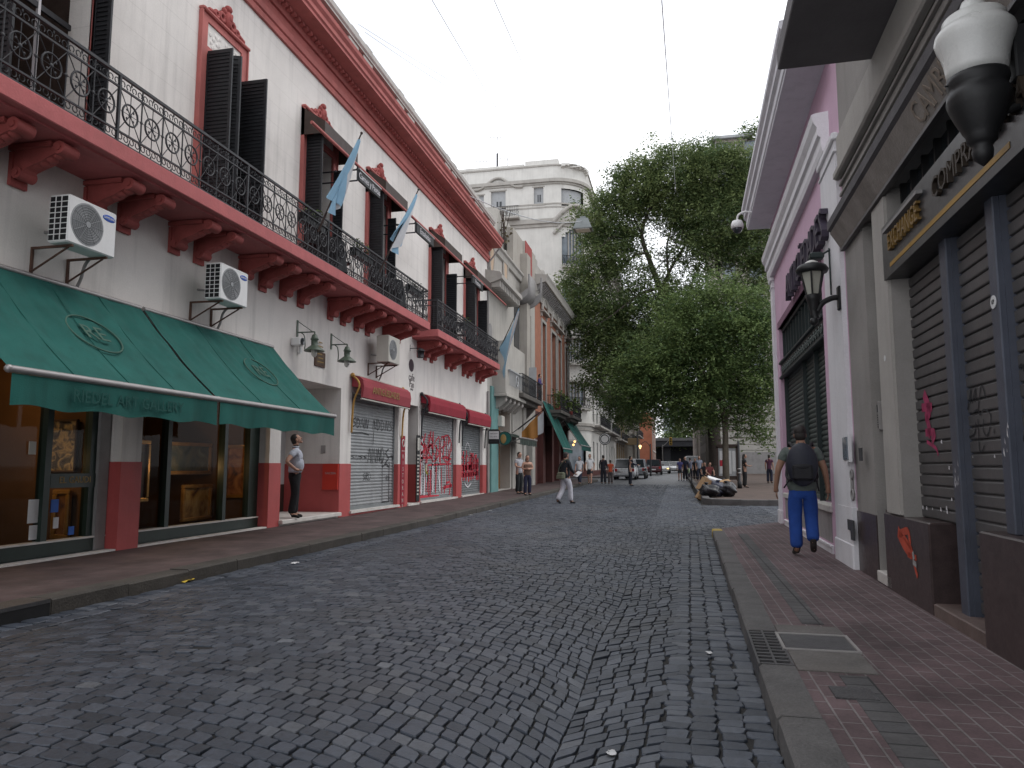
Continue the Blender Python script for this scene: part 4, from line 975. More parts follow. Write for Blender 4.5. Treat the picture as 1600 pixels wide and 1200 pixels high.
# rolled-up maroon awnings over the roller doors
def rolled(h,m,label,word=None,arm=M['iron']):
    y0,y1=h[0]-.06,h[1]+.10; z1=h[3]+.42; x=XF+.32
    t=thing('rolled_awning',label,'awning',(XF,(y0+y1)/2,z1-.5),group='folded maroon awnings over the roller doors')
    mb=MB(); P=[(XF+.02,z1),(XF+.22,z1-.03),(x,z1-.12),(x+.03,z1-.3),(x+.0,z1-.56),(x-.05,z1-.58),(x-.04,z1-.32),(XF+.02,z1-.28)]
    mb.sweep(P,y0,y1); mb.build('canvas',m,t)
    mb=MB(); mb.tube([(x-.03,y0-.02,z1-.6),(x-.03,y1+.02,z1-.6)],.022,8); mb.tube([(XF+.04,y0-.02,z1+.02),(XF+.04,y1+.02,z1+.02)],.03,8); mb.build('front_bar',M['beige'],t)
    mb=MB()
    for y in (y0-.05,y1+.05): mb.tube(curve([(XF+.05,y,z1-.0),(XF+.25,y,z1-.25),(XF+.10,y,z1-.7),(XF+.06,y,z1-1.45)],5),.028,7); mb.ball((XF+.06,y,z1+.0),.06,8,6)
    mb.build('folding_arm',arm,t)
    if word: mb=MB(); mb.text(word,.26,fr((x+.034,(y0+y1)/2-.2,z1-.34),(0,1,0),(0,0,1)),.003); mb.build('lettering',M['gold'],t)
rolled(s1,M['maroon2'],'folded faded maroon awning with gilt lettering and brass arms','ANTIGÜEDADES',M['gilt'])
rolled(s2,M['maroon'],'folded dark red awning over the door with the tall red and white graffiti')
rolled(s3,M['maroon'],'folded dark red awning over the last roller door, beside the teal pillar')
# barn lamps
def barn(loc,label):
    t=thing('wall_lamp',label,'lamp',(0,0,0),group='olive enamel wall lamps')
    mb=MB(); mb.box((0,-.03,-.06),(.02,.03,.32)); mb.tube([(.01,0,.05),(.42,0,.05)],.016,7); mb.tube([(.01,0,.3),(.36,0,.06)],.008,5); mb.tube(curve([(.08,0,.05),(.17,0,-.02),(.2,0,-.2),(.19,0,-.36)],5),.012,6); mb.tube([(.42,0,.05),(.42,0,-.02)],.016,7); mb.build('arm',M['olive'],t)
    mb=MB(); mb.lathe([(.02,.0),(.05,-.02),(.075,-.09),(.085,-.12),(.07,-.13),(.07,-.24),(.09,-.26),(.215,-.36),(.22,-.375),(.2,-.37),(.08,-.29),(.05,-.29)],(.42,0,0),20); 
    for k in (0,1,2): mb.ball((.42+.08*math.cos(k*2.1),.08*math.sin(k*2.1),-.12),.022,6,4)
    mb.build('lamp_shade',M['olive'],t)
    mb=MB(); mb.lathe([(.06,-.28),(.065,-.36),(.06,-.45),(.03,-.5),(.004,-.505)],(.42,0,0),14); mb.build('glass_bulb',M['frost'],t)
    t.location=loc; return t
p=XP(464,521,XF); q=XP(517,540,XF)
bl=barn((XF,p.y,p.z-.03),'olive enamel wall lamp, left of the bronze plaque'); dup(bl,(XF,q.y,q.z-.03),0,'olive enamel wall lamp, right of the bronze plaque')
a=XP(490,580,XF); b=XP(507,550,XF); t=thing('plaque','small bronze plaque with a dark frame, between the two olive lamps','plaque',(XF,a.y,Lz(490,571)))
y0,y1,z0,z1=a.y,b.y,Lz(490,571),Lz(490,547); mb=MB(); mb.bbox((XF,y0,z0),(XF+.03,y1,z1),.008); mb.build('frame',M['rust'],t); mb=MB(); mb.box((XF+.02,y0+.05,z0+.05),(XF+.034,y1-.05,z1-.05)); 
pl=mb.build('plate',M['bronze'],t); mb=MB()
for i in range(6): mb.box((XF+.033,y0+.1+.04*(i%2),z0+.1+i*.09),(XF+.037,y1-.1-.04*(i%3),z0+.125+i*.09))
mb.build('engraving',M['gold'],pl)
p=XP(457,534,XF); t=thing('security_light','small white wall box with a round lens, left of the nearer olive lamp','security light',(XF,p.y,p.z))
mb=MB(); mb.bbox((XF,p.y-.08,p.z-.09),(XF+.22,p.y+.1,p.z+.09),.02); mb.build('housing',M['white'],t)
mb=MB(); mb.tube([(XF+.22,p.y+.01,p.z),(XF+.25,p.y+.01,p.z)],.075,14); mb.build('lens',M['dglass'],t)
p=XP(469,541,XF+.05); mb=MB(); mb.tube([(XF+.06,p.y,p.z-.12),(XF+.06,p.y,p.z+.1)],.035,10); mb.box((XF,p.y-.03,p.z-.16),(XF+.08,p.y+.03,p.z-.12)); mb.build('tube_lamp',M['white'],t)
# banners beside the narrow doorway
t=thing('vertical_banner','narrow dark red vertical banner reading downwards, left of the narrow doorway','banner',(XF+.03,d1[0]-.15,.4))
x=XF+.03; yb0=Ly(627,700,x); yb1=Ly(633,700,x); zt=Lz(630,681,x); mb=MB(); mb.box((x-.015,yb0,.22),(x,yb1,zt)); mb.build('cloth',M['maroon'],t)
mb=MB(); yc=(yb0+yb1)/2; mb.ring((x+.002,yc,zt-.22),.10,.02,'x',16,4); mb.box((x,yb0+.03,zt-.46),(x+.004,yb1-.03,zt-.44))
for i,c in enumerate('RISTORANTE'): mb.text(c,.17,fr((x+.002,yc,zt-.62-i*.185),(0,1,0),(0,0,1)),.002)
mb.build('lettering',M['beige'],t)
x=XF+.02; ya_=Ly(651,700,x); yb_=Ly(656,700,x); zt=Lz(653,680,x); t=thing('vertical_sign','narrow black vertical sign with a white top panel, left edge of the graffitied door','sign',(x,ya_,.3))
mb=MB(); mb.box((x-.015,ya_,.26),(x+.01,yb_,zt)); mb.build('board',M['black'],t)
mb=MB(); mb.box((x+.01,ya_+.06,zt-.48),(x+.014,yb_-.06,zt-.08))
for i in range(12): mb.box((x+.01,ya_+.05,zt-.66-i*.11),(x+.014,yb_-.05-.03*(i%3),zt-.61-i*.11))
mb.build('lettering',M['beige'],t)
# flags on slanting poles
def flag(base,tip,label,L,spread,seed):
    t=thing('flag',label,'flag',base,group='sky-blue and white flags on the balconies')
    a=Vector(base); b=Vector(tip); mb=MB(); mb.tube([a,b],[.024,.014],8); mb.ball(b,.03,8,6); mb.build('pole',M['darkwood'],t)
    rn=random.Random(seed); nu,nv=24,14
    V=[];F=[];mi=[]
    d=(b-a).normalized()
    for i in range(nu+1):      # along the pole from the tip down
        u=i/nu
        for j in range(nv+1):
            v=j/nv
            P=b-d*(.12+u*L)
            hang=v*(.12+.88*u)*spread
            # cloth collapses into folds under the pole
            P=P+Vector((.09*math.sin(v*9+u*4)*(.3+u),.09*math.sin(v*8+3*u+seed)*(.2+u)+v*u*spread*.15,-hang*.8))
            V.append(P)
    mb=MB()
    for i in range(nu):
        for j in range(nv):
            k=i*(nv+1)+j; mb.f.append([k,k+nv+1,k+nv+2,k+1]); mb.mi.append(1 if nv*.5<=j<nv*.85 else 0); mb.sm.append(True)
    mb.v=[tuple(p) for p in V]
    mb.build('cloth',[M['flagblue'],M['flagwhite']],t); return t
xb=SX-.05
def flagpx(bx,by,tx,ty,label,L,sp,seed,dx=.95):
    b=XP(bx,by,xb); t=XP(tx,ty,xb+dx); flag(tuple(b),tuple(t),label,L,sp,seed)
flagpx(497,362,565,208,'sky-blue and white flag hanging in folds from a slanting pole, nearest of the three flags',1.3,.5,1)
flagpx(593,425,654,296,'sky-blue and white flag hanging from a slanting pole between the two menu boards',1.25,.48,2)
XO=XF+.6
# flag on the far house is built with it
# tables, chairs and planters on the balcony ----------------------------------
def chair():
    t=thing('balcony_chair','black wrought-iron chair on the red balcony','chair',group='black iron chairs on the balcony')
    mb=MB()
    mb.lathe([(.01,.44),(.20,.44),(.21,.455),(.19,.465),(.01,.465)],(0,0,0),14); mb.build('seat',M['iron'],t)
    for sx,sy in ((-1,-1),(1,-1),(-1,1),(1,1)): mb=MB(); mb.tube([(sx*.15,sy*.15,.44),(sx*.19,sy*.19,0)],.013,6); mb.build('leg',M['iron'],t)
    mb=MB(); mb.tube(curve([(-.17,.17,.44),(-.19,.22,.75),(-.1,.25,.92),(.1,.25,.92),(.19,.22,.75),(.17,.17,.44)],5),.014,6)
    for k in (-.08,0,.08): mb.tube([(k,.18,.45),(k,.25,.9)],.008,5)
    mb.ring((0,.235,.7),.07,.01,'y',12,5); mb.build('backrest',M['iron'],t); return t
def table():
    t=thing('balcony_table','round black iron table on the red balcony','table',group='round black tables on the balcony')
    mb=MB(); mb.lathe([(.01,.72),(.36,.72),(.37,.735),(.36,.75),(.01,.75)],(0,0,0),22); mb.build('tabletop',M['iron'],t)
    mb=MB(); mb.tube([(0,0,.1),(0,0,.72)],.025,8)
    for k in range(3):
        a=k*2.094; c,s=math.cos(a),math.sin(a); mb.tube(curve([(.02*c,.02*s,.35),(.16*c,.16*s,.2),(.3*c,.3*s,.02)],4),.015,6)
    mb.build('pedestal',M['iron'],t); return t
def cloth_table():
    t=thing('draped_table','round balcony table under a black cloth reaching the floor','table',group='tables under black cloths')
    mb=MB(); V=[];F=[];n=40
    pr=[(.02,.77),(.36,.765),(.385,.74),(.40,.5),(.44,.2),(.46,.03)]
    for r,z in pr:
        for j in range(n):
            a=2*PI*j/n; k=1+(.06*math.sin(a*9)*(1 if z<.7 else 0)); V.append((r*k*math.cos(a),r*k*math.sin(a),z))
    for i in range(len(pr)-1):
        for j in range(n): q=(j+1)%n; F.append((i*n+j,i*n+q,i*n+n+q,i*n+n+j))
    mb.add(V,F,0,True); mb.add(V[:n],[tuple(range(n))]); mb.build('cloth',mat('black_cloth',(.016,.016,.018),.9,.15,5,.2,80),t); return t
def plantgeo(mb,c,r,h,n,rn,size=.09):
    for i in range(n):
        a=rn.uniform(0,2*PI); k=rn.random()**.5; P=Vector(c)+Vector((r[0]*k*math.cos(a),r[1]*k*math.sin(a),h*rn.random()))
        d=Euler((rn.uniform(-1,1),rn.uniform(-1,1),rn.uniform(0,6.28))).to_matrix(); s=size*rn.uniform(.6,1.3)
        mb.add([P,P+d@Vector((s*.3,s*.5,.02)),P+d@Vector((0,s,0)),P+d@Vector((-s*.3,s*.5,.02))],[(0,1,2,3)])
def planter(y,label,n=60,z=SLT+.62,x=None):
    x=SX-.02 if x is None else x
    t=thing('planter_box',label,'planter',(x,y,z),group='planter boxes hung on the railing')
    mb=MB(); mb.bbox((x-.22,y-.5,z),(x-.06,y+.5,z+.2),.01); mb.build('box',M['black'],t)
    mb=MB(); plantgeo(mb,(x-.14,y,z+.18),(.09,.45),.25,n,random.Random(int(y*10))); mb.build('plant',M['leafpot'],t)
ct=cloth_table(); p=Ly(515,385,SX-.4); ct.location=(SX-.47,p,SLT); ct['label']='round table under a black cloth, nearest of the balcony tables'
q=Ly(612,440,SX-.4); dup(ct,(SX-.47,q,SLT),0,'round table under a black cloth, just before the end of the long balcony')
ch=chair(); ch.location=(SX-.45,p+.75,SLT); ch.rotation_euler=(0,0,PI); ch['label']='black iron chair just past the nearest draped table'
dup(ch,(SX-.5,p-.75,SLT),0,'black iron chair on the near side of the nearest draped table')
dup(ch,(SX-.5,q-.8,SLT),.3,'black iron chair on the near side of the second draped table')
tb=table(); y5=Ly(708,497,SX-.5); tb.location=(SX-.5,y5,SLT); tb['label']='round black iron table on the short far balcony, nearer one'
y6=Ly(755,522,SX-.5); dup(tb,(SX-.5,y6,SLT),0,'round black iron table at the very end of the short far balcony')
for k,(yy,l) in enumerate(((y5-.7,'before the nearer bare table'),(y5+.75,'behind the nearer bare table'),(y6-.75,'before the last bare table'),(y6+.7,'behind the last bare table'))): dup(ch,(SX-.5,yy,SLT),PI if k%2 else 0,'black iron chair on the short far balcony, '+l)
planter(Ly(575,395,SX),'black planter box with yellow-green leaves on the railing below the second flag')
planter(Ly(655,450,SX),'black planter box with sparse leaves near the end of the long balcony',25)
planter(Ly(738,500,SX),'black planter box with leafy plants on the short far balcony railing',50,SLT+.62,SX-.1)
planter(Ly(500,335,SX),'black planter with a small green plant on the railing below the first flag',25)
mb=MB(); p=XP(683,549,XF+.0); 
# hanging box lantern under the corner of the slab
p=XP(655,553,XF+.3); t=thing('box_lantern','small black box lantern on a bracket under the short balcony','lantern',(XF,p.y,p.z-.15))
mb=MB(); mb.tube([(XF,p.y,p.z+.3),(XF,p.y,p.z+.1)],.012,5); mb.tube([(XF,p.y,p.z+.18),(XF+.35,p.y,p.z+.18)],.012,5); mb.build('arm',M['iron'],t)
mb=MB(); mb.lathe([(.05,.17),(.14,.1),(.14,.08),(.11,.08),(.10,-.1),(.12,-.12),(.03,-.13)],(XF+.35,p.y,p.z),4); mb.build('housing',M['iron'],t)
# litter in the left gutter
def scrap(px,py,m,label,s,h=0.012):
    p=GP(px,py,h); mb=MB(); n=5; V=[]
    rn=random.Random(px)
    for i in range(n+1):
        for j in range(n+1): V.append((p.x+(i/n-.5)*s+rn.uniform(-.01,.01),p.y+(j/n-.5)*s*1.6+rn.uniform(-.01,.01),p.z+rn.uniform(0,.05)*s*3))
    mb.add(V,[(i*(n+1)+j,(i+1)*(n+1)+j,(i+1)*(n+1)+j+1,i*(n+1)+j+1) for i in range(n) for j in range(n)],0,True)
    mb.top('paper_scrap',m,label,'litter','scraps of litter on the road')
scrap(288,908,mat('yellow_wrapper',(.6,.42,.05),.5,.1,8,0),'crumpled yellow wrapper in the left gutter',.14)
for i,(x,y,l) in enumerate(((460,880,'white paper scrap in the left gutter, right of the yellow wrapper'),(766,798,'white paper scrap by the kerb in front of the teal pillar'),(795,786,'white crumpled paper on the kerb edge before the green-awning bar'),(735,805,'tiny white paper scrap by the kerb, under the last roller door'),(1160,788,'white scrap at the foot of the plaza kerb'),(955,1176,'tiny white scrap among the setts near the bottom edge'),(1108,1020,'pale scrap on the setts by the right drain grate'))): scrap(x,y,M['paper'],l,.09 if i<5 else .035)

# ================================================================ RIGHT SIDE
M['grey']=mat('grey_render',(.27,.255,.24),.9,.10,1.6,.25,40,streak=.25,dirt=.25)
M['greyl']=mat('pale_grey_render',(.36,.34,.315),.85,.08,1.6,.2,40,streak=.2,dirt=.15)
M['gran']=mat('polished_brown_granite',(.055,.038,.037),.35,.25,9,.05,90,fine=.3)
M['bsteel']=mat('dark_steel_slats',(.105,.10,.10),.5,.14,2.5,.1,60,metal=.3,streak=.25,dirt=.2)
M['bpost']=mat('blue_grey_post',(.072,.08,.105),.45,.14,4,.1,60,metal=.2,dirt=.2)
M['pink']=mat('pink_paint',(.60,.405,.52),.85,.07,1.4,.15,30,streak=.12,dirt=.06)
M['pwhite']=mat('white_lime_paint',(.70,.69,.71),.85,.05,1.4,.15,30,streak=.18,dirt=.08)
M['gshut']=mat('dark_green_slats',(.045,.062,.055),.5,.14,3,.1,60,metal=.2,streak=.2)
M['iron2']=mat('dark_green_iron',(.02,.03,.03),.5,.2,5,.1,60)
def P3(px,py,o=0): return RP(px,py,o)
yG=P3(1345,888).y           # pink / grey boundary
GB=thing('grey_building','grey rendered building with steel roller shutters and brown granite plinths, nearest on the right','building',tuple(MR@Vector((0,4,0))),-RA)
y0=-3.0
ydoor0=P3(1390,905).y; 
# --- openings by pixel
yj0=P3(1404,640).y; yj1=P3(1382,640).y; yd1=P3(1362,640).y
zsb=P3(1405,430,-.03).z     # underside of the sign box
ztop=P3(1423,243,-.06).z
mb=MB(MR)
mb.box((0,yj0,-.1),(.5,yj1,4.05)); mb.box((.10,yj1,.3),(.5,yd1,4.05)); mb.box((0,yd1,-.1),(.5,yG,4.05))
mb.box((.0,y0,4.05),(.5,yG,12.0)); mb.box((.5,y0,-.1),(8,yG,12)); 
mb.build('wall',M['grey'],GB)
mb=MB(MR); mb.box((-.03,yj0+.02,.9),(.0,yj1-.02,3.98)); mb.build('door_jamb',M['greyl'],GB)
mb=MB(MR); mb.bbox((-.02,yj1+.005,.14),(.11,yd1+.05,.26),.01); mb.build('marble_step',M['marble'],GB)
mb=MB(MR); mb.box((.085,yj1+.002,.26),(.1,yd1,P3(1368,795).z)); mb.box((-.012,yd1,-.05),(.0,yG-.0,P3(1350,800).z)); mb.build('granite_panel',M['gran'],GB)
ic=P3(1371,650,.1); t=thing('intercom','grey intercom panel with buttons beside the right-hand door jamb','intercom',tuple(MR@Vector((.1,ic.y,ic.z))),-RA)
mb=MB(MR); a=P3(1378,672,.08); b=P3(1365,630,.08); mb.bbox((.055,a.y,a.z),(.1,b.y,b.z),.008); mb.build('panel',M['alu'],t)
mb=MB(MR)
for i in range(6): mb.box((.050,a.y+.03,a.z+.03+i*.025),(.056,b.y-.03,a.z+.042+i*.025))
mb.box((.050,a.y+.03,b.z-.12),(.056,b.y-.05,b.z-.04)); mb.build('button',M['grille'],t)
# plinths and step
yp0=P3(1463,962).y; yp1=P3(1390,912).y; zp=P3(1390,802).z
yq=P3(1546,1014).y; zq=P3(1546,832).z
mb=MB(MR); mb.bbox((-.02,yp0,-.05),(.42,yp1,zp),.012); pl=mb.build('granite_plinth',M['gran'],GB)
g=MB(MR)
def strk(mbx,pts,w,x): scribble(mbx,[( (q:=curve([(0,a,b) for a,b in pts],4))[i].y,q[i].z) for i in range(len(curve([(0,a,b) for a,b in pts],4)))],w,x)
def rpx(l,o): return [(P3(x,y,o).y,P3(x,y,o).z) for x,y in l]
for l,w in (([(1403,830),(1413,850),(1424,865)],.12),([(1412,838),(1424,858),(1428,880),(1434,902)],.05),([(1405,835),(1418,830),(1422,850)],.07),([(1418,866),(1432,872)],.05)): strk(g,rpx(l,-.023),w,-.0235)
g.build('graffiti',mat('orange_red_spray',(.42,.06,.03),.7,.2,9,0),pl)
g=MB(MR)
for l,w in (([(1426,862),(1428,874)],.06),([(1426,878),(1432,883)],.05)): strk(g,rpx(l,-.026),w,-.026)
g.build('torn_label',M['concrete'],pl)
mb=MB(MR); mb.bbox((-.02,y0,-.05),(.42,yq,zq),.012); mb.build('granite_plinth',M['gran'],GB)
mb=MB(MR); mb.bbox((-.015,yq,-.05),(.5,yp0,P3(1466,945).z),.01); mb.build('door_step',mat('brown_stone_step',(.12,.085,.075),.6,.2,4,.2,40,dirt=.3),GB)
# roller shutters
xs=.17; posts=[(P3(1509,800,xs-.08).y,P3(1496,800,xs-.08).y),(P3(1584,700,xs-.08).y,P3(1568,700,xs-.08).y)]
edges=[yj0]+[v for p in posts for v in (p[1],p[0])]+[y0]
bays=[(posts[0][1],yj0,zp),(posts[1][1],posts[0][0],.25),(1.2,posts[1][0],zq)]
for i,(a,b,z) in enumerate(bays):
    mb=MB(MR); gridslats(mb,a,b,z,zsb+.25,xs,.098,.02,0,-1,True); d=mb.build('roller_door',M['bsteel'],GB)
    if i==0:
        g=MB(MR); x=xs-.0235
        for l,w in (([(1443,615),(1452,640),(1446,655)],.10),([(1440,637),(1456,636)],.08),([(1447,650),(1452,670),(1450,680)],.09),([(1446,676),(1460,676),(1456,690)],.07),([(1448,690),(1462,700),(1466,712)],.035)): strk(g,rpx(l,x),w,x)
        g.build('graffiti',M['pinkspray'],d)
    if i==1:
        g=MB(MR); x=xs-.0235
        for l in ([(1512,640),(1517,608),(1516,630)],[(1519,630),(1524,606),(1524,628)],[(1528,640),(1533,602),(1540,622)],[(1508,650),(1508,680),(1506,685),(1522,678),(1524,660)],[(1520,645),(1527,640),(1531,648),(1537,640),(1546,645),(1548,655),(1545,675),(1540,680),(1536,670),(1537,655)],[(1528,655),(1530,700),(1534,705),(1538,696)],[(1553,670),(1553,677)]): strk(g,rpx(l,x),.014,x)
        g.build('graffiti',M['ink'],d)
    if i==2:
        g=MB(MR); x=xs-.0235
        for l in ([(1592,575),(1596,570),(1600,580)],[(1598,690),(1610,660),(1620,700)]): strk(g,rpx(l,x),.02,x)
        g.build('graffiti',M['ink'],d)
    g=MB(MR); x=xs-.026
    spots={0:((1471,690),(1431,706),(1434,733),(1483,731),(1436,748),(1487,780),(1442,793),(1448,794),(1457,795),(1470,796),(1479,794),(1480,800)),1:((1520,714),(1554,713)),2:((1598,712),(1590,652))}[i]
    for q in spots:
        p=P3(q[0],q[1],x); k=random.uniform(.008,.02); g.add([(x,p.y-k,p.z-k),(x,p.y+k,p.z-k*.6),(x,p.y+k*.5,p.z+k),(x,p.y-k*.8,p.z+k*.7)],[(0,1,2,3)])
    g.build('paint_chips',M['sprayw'],d)
for i,(a,b) in enumerate(posts):
    mb=MB(MR); zb_=.14 if i==0 else zq; mb.bbox((xs-.10,a+.012,zb_),(xs+.05,b-.012,zsb+.1),.008); mb.box((xs-.06,a,zb_),(xs+.04,a+.012,zsb+.1)); mb.box((xs-.06,b-.012,zb_),(xs+.04,b,zsb+.1)); po=mb.build('shutter_post',M['bpost'],GB)
    g=MB(MR); rn=random.Random(i)
    c=(1495,735) if i==0 else (1573,690)
    for k in range(7):
        p=P3(c[0]+rn.uniform(-4,4),c[1]+rn.uniform(-26,24),xs-.1); s=rn.uniform(.006,.02); g.add([(xs-.1025,p.y-s*.5,p.z-s*2),(xs-.1025,p.y+s*.6,p.z-s),(xs-.1025,p.y+s*.3,p.z+s*2)],[(0,1,2)])
    g.build('paint_chips',M['sprayw'],po)
mb=MB(MR); p=P3(1552,472,xs-.105); mb.tube([(xs-.102,p.y,p.z),(xs-.107,p.y,p.z)],.045,16); st=mb.build('round_sticker',M['paper'],GB)
mb=MB(MR); mb.text('69',.045,fr((xs-.109,p.y,p.z),(0,-1,0),(0,0,1)),.0008); mb.build('lettering',M['ink'],st)
mb=MB(MR); p=P3(1383,560,-.03); mb.tube([(-.031,p.y,p.z),(-.034,p.y,p.z)],.03,12); mb.build('round_sticker',M['paper'],GB)
mb=MB(MR); mb.box((xs+.05,y0,-.05),(xs+.06,yj0,4.0)); mb.build('shop_back',M['dark'],GB)
# sign box with raised letters
zs0=P3(1391,430,-.05).z; zs1=P3(1391,330,-.05).z
yy1=yj0+.05; yy0=y0
SG=thing('shop_sign','long black fascia sign with gilt raised letters and a yellow stripe over the steel shutters','sign',tuple(MR@Vector((0,yj0-1,zs0))),-RA)
xf=-.05
mb=MB(MR); mb.box((xf,yy0,zs0),(.21,yy1,zs0+.52)); mb.build('box',mat('black_sign_panel',(.025,.027,.03),.35,.15,3,.05,60,dirt=.2),SG)
zz=P3(1391,415,xf).z
mb=MB(MR); mb.box((xf-.004,P3(1578,225,xf).y,zz-.015),(xf+.0,P3(1391,415,xf).y,zz+.025)); mb.build('stripe',mat('ochre_stripe',(.30,.17,.025),.5,.1,4,0),SG)
ye=P3(1392,385,xf).y; yf=P3(1440,330,xf).y
mb=MB(MR); zc=zz+.19; mb.text('EXCHANGE',.23,fr((xf-.018,(ye+yf)/2,zc),(0,-1,0),(0,0,1)),.018,0,(ye-yf)/1.25); mb.build('lettering',mat('gilt_letters',(.17,.10,.026),.5,.2,8,.1,60),SG)
mb=MB(MR); mb.text('COMPRAVENTA',.23,fr((xf-.018,yf-1.2,zc+.02),(0,-1,0),(0,0,1)),.018,0,1.0); mb.build('lettering',mat('tarnished_letters',(.034,.024,.016),.6,.2,8,.1,60),SG)
mb=MB(MR); mb.box((xf-.05,yf-.05,zc+.125),(xf+.1,ye+.08,zc+.155)); mb.build('letter_rail',M['concrete'],SG)
# transom glazing over the sign
mb=MB(MR); mb.quad((.15,y0,zs0+.5),(.15,yj0,zs0+.5),(.15,yj0,4.1),(.15,y0,4.1)); tr=mb.build('transom_glass',M['dglass'],GB)
mb=MB(MR); yq_=yj0-.1
while yq_>2.0: mb.box((.10,yq_-.018,zs0+.5),(.15,yq_+.018,4.08)); yq_-=.34
mb.each('mullion',M['black'],tr)
# fascia band with old lettering, hood, mouldings, balcony
zf0=P3(1329,370,-.05).z; zf1=P3(1309,340,-.19).z
FB=mat('weathered_fascia',(.25,.225,.205),.8,.2,2.5,.3,40,streak=.35,dirt=.4)
mb=MB(MR); mb.add([(-.04,y0,zf0),(-.17,y0,zf1),(-.0,y0,zf1),(-.0,y0,zf0),(-.04,yG-.03,zf0),(-.17,yG-.03,zf1),(0,yG-.03,zf1),(0,yG-.03,zf0)],[(0,1,5,4),(1,2,6,5),(0,4,7,3),(4,5,6,7)]); fa=mb.build('fascia',FB,GB)
mb=MB(MR); mb.box((-.06,y0,zf0-.015),(-.01,yG-.03,zf0+.02)); mb.build('fascia_trim',M['bsteel'],fa)
c=P3(1455,165,-.11); sl=Vector((-.13,0,zf1-zf0)).normalized()
mb=MB(MR); mb.text('CAMBIO',.26,fr((-.112,c.y-.1,(zf0+zf1)/2),(0,-1,0),sl),.004); mb.build('ghost_lettering',mat('faint_ochre_letters',(.235,.195,.16),.8,.2,8,0),fa)
mb=MB(MR); mb.bbox((-.20,y0,zf1),(0,yG-.01,zf1+.16),.03); mb.build('hood',mat('dark_lead_hood',(.07,.065,.07),.7,.15,3,.2,40,streak=.2),GB)
for px,py in ((1318,277),(1321,290)):
    z=P3(px,py,-.03).z; mb=MB(MR); mb.bbox((-.035,y0,z-.018),(0,yG-.005,z+.018),.005); mb.build('moulding',M['grey'],GB)
zc=P3(1335,222,-.08).z; zc1=P3(1346,120,-.06).z
mb=MB(MR); mb.bbox((-.10,y0,zc),(0,yG+.01,zc+.10),.02); mb.box((-.04,y0,zc+.1),(0,yG,zc1)); mb.build('cornice',M['greyl'],GB)
pz=P3(1382,146,-.01); mb=MB(MR); mb.box((-.012,pz.y-.12,pz.z-.03),(.0,pz.y+.12,pz.z+.02)); mb.build('vent_slot',M['dark'],GB)
zb=P3(1364,98,0).z; yb=P3(1364,98,0).y; xo=P3(1216,105,0)
# outer edge: plane z=zb
d=ray(1216,105); p=CO+d*((zb-CAMZ)/d.z); pl_=MRI@p
mb=MB(MR); mb.bbox((pl_.x,y0-2,zb),(.0,(yb+pl_.y)/2,zb+.22),.01); mb.build('balcony_slab',mat('dark_concrete_soffit',(.15,.14,.145),.9,.12,1.5,.2,30,dirt=.3),GB)  # whole slab in one dark grey, with random dirt
# ---------------- pink building
yP1=P3(1222,817).y
PB=thing('pink_building','pink antiques shop with white pilasters, deep white eaves and dark green roller shutter','building',tuple(MR@Vector((0,13,0))),-RA)
o0=P3(1300,800).y; o1=P3(1228,800).y     # shop opening along y
zo0=P3(1316,800,0).z; zo1=P3(1219,560,0).z
zo1=P3(1305,500,0).z*.5+P3(1222,575,0).z*.5
zo2=(P3(1213,520,0).z+P3(1295,395,0).z)/2
zcor=P3(1193,387,0).z
mb=MB(MR); mb.holes('x',0,yG,yP1,-.1,9.0,[(o0,o1,zo0,zo2)],.3); mb.box((.3,yP1-.25,-.1),(9,yP1,9)); mb.quad((0,yP1,-.1),(9,yP1,-.1),(9,yP1,9),(0,yP1,9)); mb.quad((0,yG+.02,9),(9,yG+.02,9),(9,yP1,9),(0,yP1,9))
mb.build('wall',M['pink'],PB)
# pilasters
def pil(a,b,zt,nm='pilaster'):
    mb=MB(MR); mb.box((-.055,a,-.05),(.0,b,zt)); mb.bbox((-.075,a-.03,-.05),(.0,b+.03,.42),.01); mb.bbox((-.09,a-.04,zt),(0,b+.04,zt+.1),.015); mb.bbox((-.075,a-.025,zt-.16),(0,b+.025,zt-.12),.01); return mb.build(nm,M['pwhite'],PB)
zband0=P3(1206,420,-.12).z
yn0=P3(1345,700).y; yn1=P3(1307,600).y
pil(P3(1321,440,0).y,P3(1295,440,0).y,zband0-.1); pil(P3(1213,520).y,yP1+.04,zband0-.1)
mb=MB(MR); mb.box((-.06,yG+.01,-.05),(0,yn1-.02,.86)); mb.build('white_base',M['pwhite'],PB)
# entablature band
zb1=P3(1192,420,-.2).z
mb=MB(MR)
mb.sweep([(-.0,zband0),(-.09,zband0),(-.11,zband0+.08),(-.11,zband0+.2),(-.15,zband0+.23),(-.15,zband0+.34),(-.20,zband0+.42),(-.22,zband0+.52),(-.17,zband0+.54),(0,zband0+.56)],P3(1300,300).y,yP1+.10)
mb.build('entablature',M['pwhite'],PB)
# eaves
d=ray(1163.5,377); p=MRI@(CO+d*((zcor-CAMZ)/d.z)); xe=p.x
mb=MB(MR); mb.sweep([(0,zcor),(xe,zcor),(xe,zcor+.04),(xe-.02,zcor+.06),(xe-.02,zcor+.2),(xe-.07,zcor+.24),(xe-.07,zcor+.34),(xe-.12,zcor+.40),(xe-.12,zcor+.5),(0,zcor+.55)],yG+.3,yP1+.12)
mb.build('eaves',mat('white_eaves_paint',(.66,.655,.69),.8,.06,1.4,.15,30,streak=.25,dirt=.1),PB)
